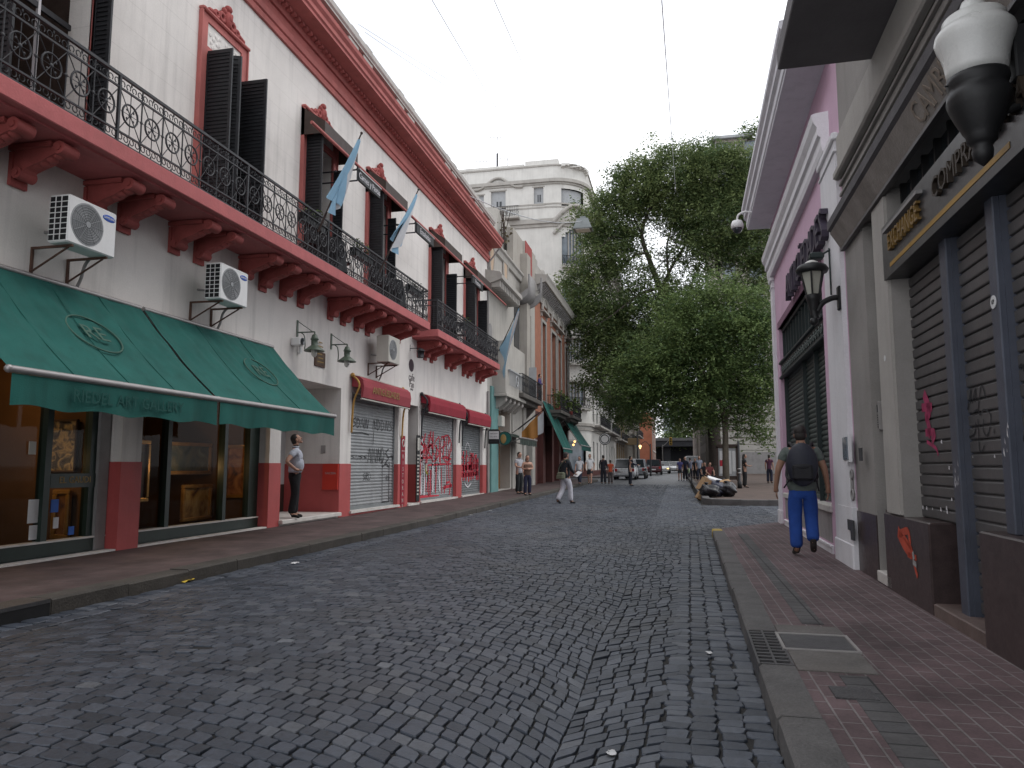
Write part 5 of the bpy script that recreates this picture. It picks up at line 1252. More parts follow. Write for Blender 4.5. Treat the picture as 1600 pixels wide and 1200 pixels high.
# shop front
mb=MB(MR); gridslats(mb,o0+.04,o1-.04,zo0+.06,zo1+.1,.16,.085,.02,0,-1); rd=mb.build('roller_door',M['gshut'],PB)
mb=MB(MR)
for px in (1258,1277): 
    y=P3(px,640,.1).y; mb.box((.08,y-.035,zo0+.05),(.17,y+.035,zo1))
mb.box((.07,o0,zo0),(.18,o0+.05,zo2)); mb.box((.07,o1-.05,zo0),(.18,o1,zo2)); mb.each('shutter_post',M['iron2'],rd)
mb=MB(MR); mb.box((.02,o0+.02,zo1-.12),(.2,o1-.02,zo1+.16)); mb.bbox((-.03,o0,zo1-.15),(.05,o1,zo1-.10),.01); mb.bbox((-.03,o0,zo1+.16),(.05,o1,zo1+.21),.01)
bb=mb.build('transom_beam',M['iron2'],PB)
mb=MB(MR); y=o0+.25
while y<o1-.2: mb.ring((.012,y,zo1+.03),.07,.012,'x',10,4); mb.ball((.012,y,zo1+.03),(.02,.03,.03),6,4); y+=.24
mb.build('rosette',mat('green_grey_iron',(.07,.085,.08),.5,.2,5,.1,60),bb)
mb=MB(MR); mb.quad((.14,o0,zo1+.1),(.14,o1,zo1+.1),(.14,o1,zo2),(.14,o0,zo2)); tg=mb.build('transom_glass',M['bglass'],PB)
mb=MB(MR); n=14
for i in range(n+1): y=o0+(o1-o0)*i/n; mb.box((.09,y-.02,zo1+.2),(.14,y+.02,zo2))
mb.box((.06,o0,zo2-.07),(.16,o1,zo2)); mb.build('glazing_bar',M['iron2'],tg)
mb=MB(MR); mb.box((-.02,o0-.06,zo2),(.06,o1+.06,zo2+.14)); mb.build('lintel',mat('plum_paint',(.20,.10,.15),.8,.1,3,.1,40),PB)
mb=MB(MR); mb.bbox((-.045,o0-.05,zo0-.05),(.14,o1+.03,zo0+.05),.012); mb.build('window_sill',M['marble'],PB)
zs=P3(1320,868).z
mb=MB(MR); mb.box((-.006,o0+.02,.28),(.0,o1,zo0-.06)); mb.build('stall_riser',mat('grey_stucco_panel',(.30,.28,.28),.9,.14,2,.4,60,streak=.2,dirt=.3),PB)
mb=MB(MR); mb.box((-.03,o0-.05,-.05),(0,o1+.05,.22)); mb.box((-.045,o0-.05,.22),(0,o1+.05,.25)); mb.build('base_course',M['pwhite'],PB)
# cabinet niche, plates
a=P3(1341,722,-.0); b=P3(1330,680,-.0)
mb=MB(MR); mb.box((-.10,a.y,a.z),(-.062,b.y,b.z)); nb=mb.build('meter_box',M['pwhite'],PB)
mb=MB(MR); mb.box((-.112,a.y+.03,a.z+.03),(-.10,b.y-.03,b.z-.03)); mb.build('pane',M['bglass'],nb)
mb=MB(MR); a=P3(1347,720,-.07); b=P3(1342,700,-.07); mb.box((-.075,a.y,a.z),(-.06,b.y,b.z)); a=P3(1336,845,-.065); b=P3(1330,812,-.065); mb.box((-.08,a.y,a.z),(-.06,b.y,b.z)); a=P3(1330,829,-.065); b=P3(1325,811,-.065); mb.box((-.075,a.y,a.z),(-.06,b.y,b.z)); mb.each('vent_plate',M['grille'],PB)
a=P3(1332,760,-.06); mb=MB(MR); mb.ring((-.062,a.y,a.z+.14),.05,.015,'x',14,5); mb.ring((-.062,a.y,a.z-.1),.06,.015,'x',14,5); mb.tube([(-.062,a.y,a.z-.04),(-.062,a.y,a.z+.1)],.02,6); mb.build('wall_ornament',M['concrete'],PB)
# letters of the shop sign
t=thing('shop_lettering','row of dark raised capital letters fixed to the pink wall above the green shutter','sign',tuple(MR@Vector((-.1,13,4.2))),-RA)
ya=P3(1231,440,-.1).y; yb_=P3(1291,360,-.1).y; zl=(P3(1233,445,-.1).z+P3(1285,366,-.1).z)/2
word='ANTIGÜEDADES'; n=len(word)
lm=mat('dark_violet_letters',(.045,.035,.055),.6,.15,5,.1,60)
for i,c in enumerate(word):
    y=ya+(yb_-ya)*(i+.5)/n; mb=MB(MR); mb.text(c,.62,fr((-.10,y,zl),(0,-1,0),(0,0,1)),.05); mb.build('letter',lm,t)
# wall lantern
def lantern():
    b=P3(1312,467,-.06); c=P3(1270,445,-.75)
    ly=b.y; x=-.37; zt=P3(1270,412,x).z; zb_=P3(1271,487,x).z; ly2=P3(1270,445,x).y
    t=thing('wall_lantern','black wall lantern with pale glass on a curved arm, on the pink shop\'s white pilaster','lantern',tuple(MR@Vector((-.05,ly,zb_))),-RA)
    ly=b.y
    zb_=b.z-.12; H=P3(1270,412,x).z-P3(1271,462,x).z
    z0=P3(1271,461,x).z; z1=P3(1270,421,x).z
    mb=MB(MR); mb.bbox((-.085,ly-.06,b.z-.14),(-.05,ly+.06,b.z+.16),.01); mb.tube(curve([(-.08,ly,b.z+.02),(-.16,ly,b.z+.01),(-.27,ly,b.z-.05),(x+.03,ly,z0-.24)],6),.035,8); mb.ball((x,ly,z0-.33),.055,8,6); mb.tube([(x+.02,ly,z0-.3),(x,ly,z0-.2)],.05,8); mb.build('arm',M['black'],t)
    mb=MB(MR); r0,r1=.085,.150
    mb.lathe([(.035,z0-.28),(.045,z0-.2),(.08,z0-.06),(r0+.02,z0),(r0,z0+.01)],(x,ly,0),12)
    for k in range(6):
        a=k*PI/3+.3; mb.tube([(x+r0*math.cos(a),ly+r0*math.sin(a),z0),(x+r1*math.cos(a),ly+r1*math.sin(a),z1)],.012,5)
    mb.lathe([(r1-.02,z1-.03),(r1+.03,z1-.03),(r1+.05,z1+.01),(r1+.02,z1+.06),(.13,z1+.08),(.07,z1+.09)],(x,ly,0),18); mb.build('frame',M['black'],t)
    mb=MB(MR); mb.lathe([(r0-.01,z0+.01),(r1-.012,z1-.02)],(x,ly,0),6,0,Matrix.Rotation(.3,3,'Z'),False); mb.build('glass',mat('pale_lantern_glass',(.40,.39,.34),.25,.08,4,0),t)
    mb=MB(MR); mb.lathe([(.09,z1+.07),(.075,z1+.11),(.04,z1+.13),(.01,z1+.135)],(x,ly,0),14); mb.build('cap',M['frost'],t)
    # little floodlight on the pilaster above
    p=P3(1297,397,-.06); t2=thing('floodlight','small dark floodlight above the wall lantern','floodlight',tuple(MR@Vector((-.06,p.y,p.z))),-RA)
    mb=MB(MR); mb.bbox((-.32,p.y-.06,p.z-.06),(-.14,p.y+.1,p.z+.03),.02); mb.build('housing',M['iron2'],t2); mb=MB(MR); mb.tube([(-.06,p.y,p.z+.06),(-.2,p.y,p.z-.02)],.015,6); mb.tube([(-.07,p.y,p.z-.55),(-.07,p.y,p.z+.08)],.012,5); mb.build('bracket',M['iron2'],t2)
lantern()
# dome camera on the eaves
p=P3(1151,357,0); d=ray(1152,352); yy=MRI@(CO+d*((13.5)/d.y)); 
t=thing('dome_camera','white dome security camera on a bent arm at the far end of the pink eaves','security camera',tuple(CO+d*(16/d.y)))
c=CO+d*(16/d.y); mb=MB(); mb.lathe([(.02,.12),(.10,.09),(.13,.02),(.13,-.06),(.11,-.07)],c,16); mb.build('housing',M['white'],t); mb=MB(); mb.ball(c+Vector((0,0,-.07)),(.105,.105,.11),14,8); mb.build('dome',M['dglass'],t); mb=MB(); mb.tube(curve([c+Vector((0,0,.1)),c+Vector((.03,0,.22)),c+Vector((.16,0,.28)),c+Vector((.30,0,.26))],4),.022,7); mb.build('arm',M['white'],t)
# near street lamp on the grey wall
def globe():
    D=5.5; d=ray(1523,60).normalized(); c=CO+d*D
    # globe geometry by depth
    sc=D/FPX*math.sqrt(1+((1528-800)/FPX)**2+((600-80)/FPX)**2)/1.0*.93
    k=.128*1.0
    z=c.z; t=thing('street_lamp','white glass globe lamp on a black cast base, top right, close to the camera','lamp',(c.x,c.y,c.z-.5))
    r=.205
    mb=MB(); mb.lathe([(.13,-.24),(.153,-.235),(.16,-.19),(.168,-.13),(.185,-.07),(.203,-.025),(.21,.005),(.204,.035),(.185,.06),(.168,.075),(.165,.085),(.166,.11),(.155,.125),(.115,.145),(.075,.155),(.068,.165),(.066,.20),(.058,.225),(.03,.24),(.004,.243)],c,36); mb.build('globe',mat('white_opal_glass',(.60,.60,.58),.28,.03,2,0,spec=.5),t)
    mb=MB(); mb.lathe([(r_,-.24+(z_+.24)*1.33) for r_,z_ in [(.12,-.225),(.158,-.24),(.162,-.262),(.15,-.285),(.145,-.30),(.163,-.315),(.168,-.345),(.155,-.38),(.128,-.43),(.095,-.485),(.08,-.505),(.078,-.53),(.062,-.54),(.05,-.555),(.056,-.575),(.05,-.605),(.025,-.625),(.012,-.635),(.004,-.64)]],c,28); mb.tube([(c.x-.175,c.y,c.z-.275),(c.x-.13,c.y,c.z-.275)],.006,5); mb.build('base',M['black'],t)
    w=MRI@c; mb=MB(MR); P=[Vector((w.x,w.y,w.z-.46)),Vector((w.x+.22,w.y,w.z-.42)),Vector((w.x+.32,w.y,w.z-.25)),Vector((-.07,w.y,w.z-.15))]
    mb.tube(curve(P,6),.03,8); mb.bbox((-.09,w.y-.08,w.z-.3),(-.0,w.y+.08,w.z+.02),.01); mb.build('arm',M['black'],t)
globe()

# ================================================================ FAR LEFT HOUSES
M['cream']=mat('old_cream_stucco',(.38,.35,.31),.9,.10,1.0,.2,20,streak=.3,dirt=.2)
M['creamw']=mat('weathered_white_stucco',(.41,.39,.355),.9,.10,1.0,.2,20,streak=.35,dirt=.25)
M['brick']=mat('orange_brick',(.36,.155,.10),.9,.14,2.5,.3,30,streak=.15,dirt=.12)
M['trim']=mat('pale_stone_trim',(.38,.36,.33),.85,.1,2,.2,30,streak=.25,dirt=.2)
M['teal']=mat('teal_paint',(.13,.27,.26),.7,.1,3,.15,30,streak=.2,dirt=.15)
M['orange']=mat('ochre_door_paint',(.30,.13,.025),.6,.12,3,.1,30)
M['maroonwood']=mat('dark_red_timber',(.09,.028,.024),.6,.2,3,.1,40)
M['peach']=mat('peach_niche_paint',(.48,.36,.26),.9,.08,2,.1,30)
M['winpale']=mat('closed_grey_shutter',(.36,.37,.38),.7,.08,4,.1,60,streak=.15)
def arch_pts(y0,y1,z0,zs,n=10):
    r=(y1-y0)/2; c=(y0+y1)/2
    return [(y0,z0),(y0,zs)]+[(c-r*math.cos(PI*i/n),zs+r*math.sin(PI*i/n)) for i in range(1,n)]+[(y1,zs),(y1,z0)]
def niche(mb,x,y0,y1,z0,zs,m=0,t=.03):  # flat arched panel standing proud by t
    mb.prism([(x,a,b) for a,b in arch_pts(y0,y1,z0,zs)],(t,0,0),m)
YB2,YE2=LY1+.02,42.8
def LX(px,py,X=XF): return XP(px,py,X)
H2=thing('pale_house','weathered pale house with oval niches, cornice hood and boxed bay, beside the red balcony','building',(XF,37,0))
zt2=(LX(762,368).z+LX(800,415).z)/2
db=(LX(778,700).y,LX(797,700).y); dc=(LX(822,720).y,LX(832,720).y)
mb=MB(); mb.holes('x',XF,YB2,YE2,-.2,zt2,[(db[0],db[1],.3,4.3),(dc[0],dc[1],.3,3.2)],-.5); mb.box((XF-8,YE2-.3,-.2),(XF-.01,YE2,zt2)); mb.box((XF-8,YB2,-.2),(XF-.51,YB2+.3,zt2)); mb.box((XF-8,YB2,zt2-.2),(XF-.02,YE2,zt2-.05))
mb.build('wall',M['creamw'],H2)
mb=MB(); mb.box((XF-.9,db[0],.1),(XF-.5,db[0]+(db[1]-db[0])*.45,4.3),0); mb.box((XF-.9,db[0]+(db[1]-db[0])*.45,.1),(XF-.52,db[1],4.3),1); mb.box((XF-.52,db[0]+.2,.3),(XF-.47,db[0]+.75,2.0),2); mb.build('door',[M['darkwood'],M['orange'],M['blue'] if 0 else M['iron']],H2)
mb=MB(); mb.box((XF-.55,dc[0],.1),(XF-.5,dc[1],3.2)); mb.build('door',M['shopgreen'],H2)
mb=MB(); mb.bbox((XF,LX(765,700).y,-.1),(XF+.09,LX(776,700).y,4.9),.01); mb.build('teal_pilaster',M['teal'],H2)
mb=MB(); mb.bbox((XF,LX(799,700).y,-.1),(XF+.07,LX(806,700).y,5.0),.01); mb.bbox((XF,LX(816,700).y,-.1),(XF+.09,LX(820,700).y,5.2),.01); mb.each('pilaster',M['trim'],H2)
mb=MB(); zc=zt2; mb.sweep([(XF,zc-.45),(XF+.10,zc-.4),(XF+.14,zc-.15),(XF+.22,zc-.08),(XF+.22,zc+.02),(XF,zc+.05)],YB2+.1,YE2-4.2); mb.build('cornice',M['trim'],H2)
mb=MB()
for px,py in ((766.5,399),(788,421)):
    p=LX(px,py); mb.ball((XF+.03,p.y,p.z),(.06,.42,.85),16,10)
mb.each('oval_niche',M['peach'],H2)
mb=MB()
for px,py in ((766.5,399),(788,421)):
    p=LX(px,py); mb.tube([(XF+.05,p.y+.46*math.cos(a*PI/12),p.z+.9*math.sin(a*PI/12)) for a in range(25)],.06,6)
mb.each('niche_rim',M['trim'],H2)
hz=LX(762,450,XF).z; y0=LX(765,425,XF+.2).y; hx=XF+.75; zh=LX(812,468,hx).z; yh1=LX(816,470,hx).y
mb=MB(); mb.sweep([(XF,zh+.55),(hx-.1,zh+.42),(hx,zh+.3),(hx,zh+.12),(hx-.08,zh+.08),(XF+.1,zh-.1),(XF,zh-.3)],y0,yh1); 
y=y0+.15
while y<yh1-.1: mb.box((XF+.08,y,zh-.22),(hx-.12,y+.16,zh+.1)); y+=.34
mb.build('cornice_hood',M['trim'],H2)
mb=MB(); a=LX(762,535);b=LX(770,545)
niche(mb,XF-.0,LX(760.5,540).y+.25,LX(768,545).y,LX(764,548).z,LX(764,515).z); niche(mb,XF,LX(770,580).y,LX(777,580).y,LX(775,560).z,LX(775,545).z); mb.each('blind_niche',M['concrete'],H2)
# boxed bay
bx=XF+.62; by0=LX(766,580,XF).y; by1=LX(820,600,bx).y; bz0=LX(786,612,bx).z; bz1=LX(786,528,bx).z
mb=MB(); mb.bbox((XF-.02,by0+.4,bz0),(bx,by1,bz1),.02); mb.bbox((XF-.02,by0+.35,bz0-.14),(bx+.06,by1+.05,bz0),.02); mb.build('bay_box',M['creamw'],H2)
for k in range(5):
    mb=MB(); y=by0+.7+k*(by1-by0-1.0)/4; mb.prism([(XF,y,bz0-.14),(bx-.05,y,bz0-.14),(bx-.12,y,bz0-.34),(XF+.2,y,bz0-.62),(XF,y,bz0-.7)],(0,.28,0)); mb.ball((bx-.16,y+.14,bz0-.26),(.13,.16,.13),8,6)
    mb.build('bay_bracket',M['trim'],H2)
mb=MB()
for a,b,c,d in ((798,585,815,575),(797,590,806,620)): pass
yy=LX(797,590,bx+.1).y; ye=LX(818,600,bx+.1).y; z=LX(800,580,bx+.1).z
mb.box((bx,yy,z),(bx+.12,ye,z+.05)); 
y=yy
while y<ye: mb.box((bx+.08,y,z-.7),(bx+.11,y+.03,z)); y+=.25
mb.ring((bx+.1,(yy+ye)/2,z-.35),.25,.03,'x',10,4); mb.build('grille',M['winpale'],H2)
# tall narrow pier strip, dark slot and rolled canopy
py0,py1=LX(806,500).y,LX(812,500).y; 
zt3=LX(806,385).z+2
mb=MB(); mb.box((XF-.3,LX(801,400).y,zt2-.1),(XF+.02,LX(816,400).y,LX(803,372).z+.5)); mb.bbox((XF,LX(812.5,500).y,5.0),(XF+.4,LX(818,500).y,zt2+1.2),.02); mb.box((XF-.2,LX(819,500).y,zt2-.4),(XF+.05,YE2,LX(838,425).z+.8)); mb.each('pier',M['cream'],H2)
mb=MB(); mb.box((XF,LX(803,520).y,LX(808,575).z),(XF+.03,LX(811,520).y,LX(808,470).z)); mb.box((XF,LX(820.5,560).y,LX(825,600).z),(XF+.03,LX(829,560).y,LX(825,490).z)); mb.each('window',M['dglass'],H2)
mb=MB(); mb.box((XF+.05,LX(819,430).y,LX(820,425).z),(XF+.09,LX(829,425).y,LX(825,385).z)); mb.build('red_panel',M['reddark'],H2)
mb=MB(); 
for (ya,yb_,xo,zo,zt_) in ((LX(817,470,XF+.4).y,LX(830,470,XF+.5).y,.75,LX(826,475,XF+.5).z,LX(826,436,XF+.5).z),(LX(831,470,XF+.5).y,LX(843,470,XF+.9).y,1.05,LX(838,488,XF+.6).z,LX(838,440,XF+.6).z)):
    P=[];n=10
    for i in range(n+1):
        a=PI*i/n; P.append((XF+xo*math.sin(a*.5)**.8 if i<=n else XF, 0, zo+(zt_-zo)*(1-math.cos(a))/2))
    R1=[(XF+xo*math.sin(PI*i/n)**.7*1.0,zo+(zt_-zo)*i/n) for i in range(n+1)]
    # a quarter-barrel: flat upright front, rounded underneath
    R2=[(XF,zo)]+[(XF+xo*math.sin(a),zo+xo*.8*(1-math.cos(a))) for a in [PI/2*k/8 for k in range(9)]]+[(XF+xo,zt_),(XF+xo-.08,zt_),(XF+xo-.08,zo+xo*.85),(XF+.0,zo+.12)]
    mb.prism([(x,ya,z) for x,z in R2],(0,yb_-ya,0),0,True)
mb.each('curved_canopy',M['concrete'],H2)
# roof-top box with straggling plants
mb=MB(); a=LX(775,372,XF-.6); mb.box((XF-2.6,LX(774,370,XF-.6).y,zt2-.2),(XF-.5,LX(797,380,XF-.6).y,LX(785,340,XF-.6).z)); mb.build('roof_tank',M['creamw'],H2)
p=LX(787,372,XF-.3); t=thing('roof_plants','reddish straggling plants on the parapet of the pale house','plants',tuple(p)); mb=MB(); plantgeo(mb,(p.x,p.y,p.z-.3),(.3,.8),1.1,45,random.Random(3),.2); mb.build('foliage',mat('reddish_leaves',(.13,.075,.045),.7,.35,6,0,c2=(.10,.10,.05)),t)
mb=MB(); 
for k in range(7): mb.tube(curve([(p.x,p.y-.3+k*.1,p.z-.3),(p.x+.1*math.sin(k),p.y-.5+k*.18,p.z+.5),(p.x+.2*math.cos(k),p.y-.8+k*.26,p.z+1.1+.1*k)],4),.02,4)
mb.build('stem',M['darkwood'],t)
# signs and small awning at street level
def disc_sign(px,py,r,m,label,X=XF+.8):
    p=XP(px,py,X); t=thing('round_sign',label,'sign',tuple(p)); mb=MB(); mb.tube([(p.x,p.y-.04,p.z),(p.x,p.y+.04,p.z)],r,22,0,True,False); mb.tube([(p.x,p.y-.045,p.z),(p.x,p.y-.04,p.z)],r*.9,22,1); mb.build('disc',m,t)
    mb=MB(); mb.tube([(XF,p.y,p.z+r*.6),(p.x,p.y,p.z+r*.6)],.02,6); mb.build('arm',M['iron'],t); return p,t
p,t=disc_sign(789,685,.30,[M['iron2'],M['green']],'round green and yellow hanging sign by the teal pillar'); mb=MB(); mb.ball((p.x-.06,p.y-.05,p.z-.02),(.13,.012,.2),10,8); mb.build('emblem',M['gold'],t)
p=XP(772,681,XF+.5); t=thing('hanging_sign','white scalloped sign on a black board hanging over the teal pillar','sign',tuple(p))
mb=MB(); mb.bbox((p.x-.25,p.y-.04,p.z-.34),(p.x+.25,p.y+.04,p.z+.24),.02); mb.tube([(XF,p.y,p.z+.26),(p.x+.2,p.y,p.z+.26)],.02,6); mb.build('board',M['black'],t)
mb=MB(); mb.bbox((p.x-.21,p.y-.055,p.z-.14),(p.x+.21,p.y-.041,p.z+.19),.007); mb.build('panel',M['paper'],t)
mb=MB(); mb.text('MERCADO',.07,fr((p.x,p.y-.057,p.z+.09),(1,0,0),(0,0,1)),.001); mb.text('DEL ARTE',.07,fr((p.x,p.y-.057,p.z-.04),(1,0,0),(0,0,1)),.001); mb.text('SAN TELMO',.065,fr((p.x,p.y-.043,p.z-.24),(1,0,0),(0,0,1)),.001); mb.build('lettering',M['grille'],t)
mb=MB(); q=LX(775,658); mb.bbox((XF,q.y-.02,q.z-.25),(XF+.3,q.y+.5,q.z+.25),.03); mb.top('vent_box',M['beige'],'small beige ventilation box above the white scalloped sign','ventilation box')
xa=XF+1.1; awning(XP(812,684,xa).y,XP(838,689,xa).y,XP(812,684,xa).z+.35,xa,XP(825,686,xa).z,.28,M['shopgreen'],'small dark green awning with white front bar over two people by the pale house',seams=2,group='dark green awnings down the street')
M['darkslab']=mat('dark_balcony_stone',(.11,.10,.09),.9,.15,2,.2,30,streak=.3)  # one dark tone for the whole slab, underside included
# ---- brick house
YB3,YE3=YE2+.02,56.6
H3=thing('brick_house','orange brick house with white arched window heads, dentil cornice and planted iron balconies','building',(XF,50,0))
zt3=(LX(836,440).z+LX(885,505).z)/2; zb3=(LX(845,585,XF).z+LX(885,630,XF).z)/2
zb3=4.9
W3=[(LX(846,530).y,LX(852,530).y),(LX(861,545).y,LX(868,550).y),(LX(871,550).y,LX(876,555).y),(LX(883,570).y,LX(888,570).y)]
g3=[(YB3+.6,YB3+2.6,.3,4.0),(YB3+3.4,YB3+6.0,.3,4.0),(YB3+6.8,YB3+9.0,.3,4.0),(YB3+9.8,YE3-.8,.3,4.0)]
ztw=(LX(848,502).z+LX(884,545).z)/2
mb=MB(); mb.holes('x',XF,YB3,YE3,4.6,zt3,[(a,b,zb3,ztw) for a,b in W3],-.4); mb.quad((XF,YE3,-.2),(XF-10,YE3,-.2),(XF-10,YE3,zt3),(XF,YE3,zt3)); mb.quad((XF-.02,YB3,zt3),(XF-10,YB3,zt3),(XF-10,YE3,zt3),(XF-.02,YE3,zt3)); mb.build('wall',M['brick'],H3)
mb=MB(); mb.holes('x',XF,YB3,YE3,-.1,4.6,g3,-.6); mb.build('shop_base',M['maroonwood'],H3)
for a,b,c,d in g3: 
    mb=MB(); mb.quad((XF-.5,a,c),(XF-.5,b,c),(XF-.5,b,d),(XF-.5,a,d)); w=mb.build('shop_window',M['dglass'],H3); mb=MB(); 
    for y in (a,(a+b)/2-.05,b-.1): mb.box((XF-.52,y,c),(XF-.42,y+.1,d))
    mb.box((XF-.52,a,2.8),(XF-.43,b,2.95)); mb.build('frame',M['maroonwood'],w)
for a,b in W3:
    mb=MB(); mb.box((XF-.35,a,zb3),(XF-.3,b,ztw)); w=mb.build('window',M['shutterwood'],H3)
    mb=MB(); mb.box((XF-.02,a-.22,zb3),(XF+.07,a,ztw)); mb.box((XF-.02,b,zb3),(XF+.07,b+.22,ztw)); mb.box((XF-.02,a-.22,ztw),(XF+.07,b+.22,ztw+.2)); mb.bbox((XF-.02,a-.4,ztw+.55),(XF+.28,b+.4,ztw+.68),.02); mb.box((XF-.02,a-.3,ztw+.3),(XF+.1,a-.1,ztw+.55)); mb.box((XF-.02,b+.1,ztw+.3),(XF+.1,b+.3,ztw+.55))
    c=(a+b)/2; r=(b-a)/2+.35; mb.tube([(XF+.12,c-r*math.cos(PI*i/10),ztw+.68+r*.8*math.sin(PI*i/10)) for i in range(11)],.10,6); mb.build('window_surround',M['trim'],w)
mb=MB()
for y in (YB3,YE3-.5):
    mb=MB(); z=4.6; k=0
    while z<zt3-1: mb.bbox((XF,y,z),(XF+(.07 if k%2 else .05),y+(.5 if k%2 else .38),z+.42),.01); z+=.44; k+=1
mb.build('quoin',M['trim'],H3)
zc=zt3-.9; mb=MB(); mb.sweep([(XF,zc),(XF+.1,zc),(XF+.12,zc+.3),(XF+.15,zc+.32),(XF+.15,zc+.7),(XF+.7,zc+.85),(XF+.75,zc+1.1),(XF+.82,zc+1.25),(XF,zc+1.35)],YB3-.2,YE3+.3)
mb.box((XF-.3,YB3,zt3),(XF-.05,YE3,zt3+1.3)); 
for k in range(6): y=YB3+.3+k*(YE3-YB3-.9)/5; mb.bbox((XF-.35,y,zt3),(XF+.02,y+.5,zt3+1.5),.03)
mb.build('cornice',M['trim'],H3)
mb=MB(); y=YB3
while y<YE3: mb.prism([(XF+.15,y,zc+.35),(XF+.62,y,zc+.78),(XF+.15,y,zc+.78)],(0,.2,0)); y+=.45
mb.each('modillion',M['concrete'],H3)
def smallrail(mb,x,y0,y1,z,h=.95,step=.14,ends=True,x0=XF):
    mb.box((x-.02,y0,z+h-.03),(x+.02,y1,z+h)); mb.box((x-.015,y0,z+.08),(x+.015,y1,z+.11)); mb.box((x-.015,y0,z+h-.2),(x+.015,y1,z+h-.18))
    n=max(2,int((y1-y0)/step))
    for i in range(n+1): y=y0+(y1-y0)*i/n; mb.box((x-.009,y-.009,z),(x+.009,y+.009,z+h))
    for i in range(0,n,3): mb.ring((x,y0+(y1-y0)*(i+1.5)/n,z+h*.5),.13,.012,'x',8,4)
    if ends:
        for y in (y0,y1):
            mb.box((x0,y-.015,z+h-.03),(x,y+.015,z+h))
            for k in range(1,6): mb.box((x0+(x-x0)*k/6-.008,y-.008,z),(x0+(x-x0)*k/6+.008,y+.008,z+h))
b3=[(LX(818,600,XF+.85).y,LX(848,615,XF+.85).y,.85),(YB3+3.6,YB3+7.6,1.0),(YB3+8.6,YE3-.6,1.1)]
for a,b,xo in b3:
    mb=MB(); rl=MB()
    mb.bbox((XF,a,zb3-.22),(XF+xo,b,zb3),.02); mb.box((XF,a+.15,zb3-.4),(XF+xo-.25,b-.15,zb3-.22))
    for y in (a+.4,b-.6): mb.prism([(XF,y,zb3-.4),(XF+xo-.3,y,zb3-.4),(XF,y,zb3-1.0)],(0,.25,0))
    smallrail(rl,XF+xo-.06,a+.05,b-.05,zb3)
    mb.build('balcony_slab',M['darkslab'],H3); rl.build('balcony_railing',M['iron'],H3)
mb=MB(); a=LX(838,570,XF+.8); mb.box((XF+.2,LX(838,590,XF+.8).y,zb3),(XF+.8,LX(838,590,XF+.8).y+.06,zb3+1.7)); mb.build('balcony_divider',M['winpale'],H3)
rn=random.Random(5)
for k,(y,xo,n,l) in enumerate(((YB3+4.6,.9,160,'dense potted shrub on the middle balcony of the brick house'),(YB3+6.4,.95,130,'small shrub at the far side of the middle balcony of the brick house'),(YB3+9.6,1.05,140,'trailing potted plant on the last balcony of the brick house'),(YE3-1.5,1.05,90,'light green plant at the end of the last balcony of the brick house'))):
    t=thing('balcony_plant',l,'plant',(XF+xo-.3,y,zb3)); mb=MB(); mb.lathe([(.14,0),(.2,.3),(.2,.32)],(XF+xo-.3,y,zb3),10); mb.build('pot',M['reddark'],t)
    mb=MB(); plantgeo(mb,(XF+xo-.2,y,zb3+.25),(.4,.9),1.0,n,rn,.22); mb.build('foliage',M['leafpot'] if k!=3 else mat('light_leaves',(.10,.16,.04),.6,.3,5,0),t)
def farawning(p0,p1,q0,q1,label):
    """p0,p1 upper corners on the wall; q0,q1 bar corners"""
    a=XP(*p0,XF+.05); b=XP(*p1,XF+.05); Y0,Y1=a.y,b.y
    x=XF+1.25; z=(XP(*q0,x).z+XP(*q1,x).z)/2
    return Y0,Y1,x,z
x3=XF+1.3
awning(YB3+2.2,YB3+6.2,5.4,x3,XP(877,700,x3).z,.2,M['green'],'steep green awning on the brick house, nearer the teal pillar',seams=3,group='dark green awnings down the street')
awning(YB3+8.6,YE3+.6,5.3,XF+1.6,XP(905,695,XF+1.6).z,.3,M['green'],'steep green awning at the far corner of the brick house, beside the yellow lamps',seams=3,group='dark green awnings down the street')
for px,py in ((898,690),(896,695)):
    p=XP(px,py,XF+.7); t=thing('globe_light',('left' if px<897 else 'right')+' one of the two small lit yellow globe lights under the corner awning','lamp',tuple(p),group='lit globe lights under the corner awning'); mb=MB(); mb.ball(p,.085,10,7); mb.build('bulb',M['glow'],t); mb=MB(); mb.tube([(XF,p.y,p.z+.12),(p.x,p.y,p.z+.12),(p.x,p.y,p.z+.06)],.015,5); mb.build('arm',M['iron'],t)
# rainbow-like hanging cloths by the pale house
for px,py,m,l in ((823,672,M['orange'],'orange cloth banner on a slanting pole over the small awning'),(833,665,M['winpale'],'pale banner on a slanting pole in front of the brick house')):
    p=XP(px,py,XF+.8); t=thing('banner',l,'banner',tuple(p)); mb=MB(); mb.tube([(XF,p.y,p.z-.2),(p.x+.5,p.y+.1,p.z+.8)],.02,6); mb.build('pole',M['iron'],t)
    mb=MB(); V=[(p.x-.25+.8*u,p.y+.05*math.sin(u*9),p.z-.75+.4*u+1.1*v*(.6+.4*u)) for u in [i/8 for i in range(9)] for v in (0,.5,1)]; mb.add(V,[(i*3+j,i*3+3+j,i*3+4+j,i*3+1+j) for i in range(8) for j in range(2)],0,True); mb.build('cloth',m,t)
flag((XF+.3,XP(783,545,XF+.4).y,XP(783,548,XF+.4).z),tuple(XP(812,478,XF+1.6)),'sky-blue and white flag flying over the boxed bay of the pale house',2.2,2.0,5)
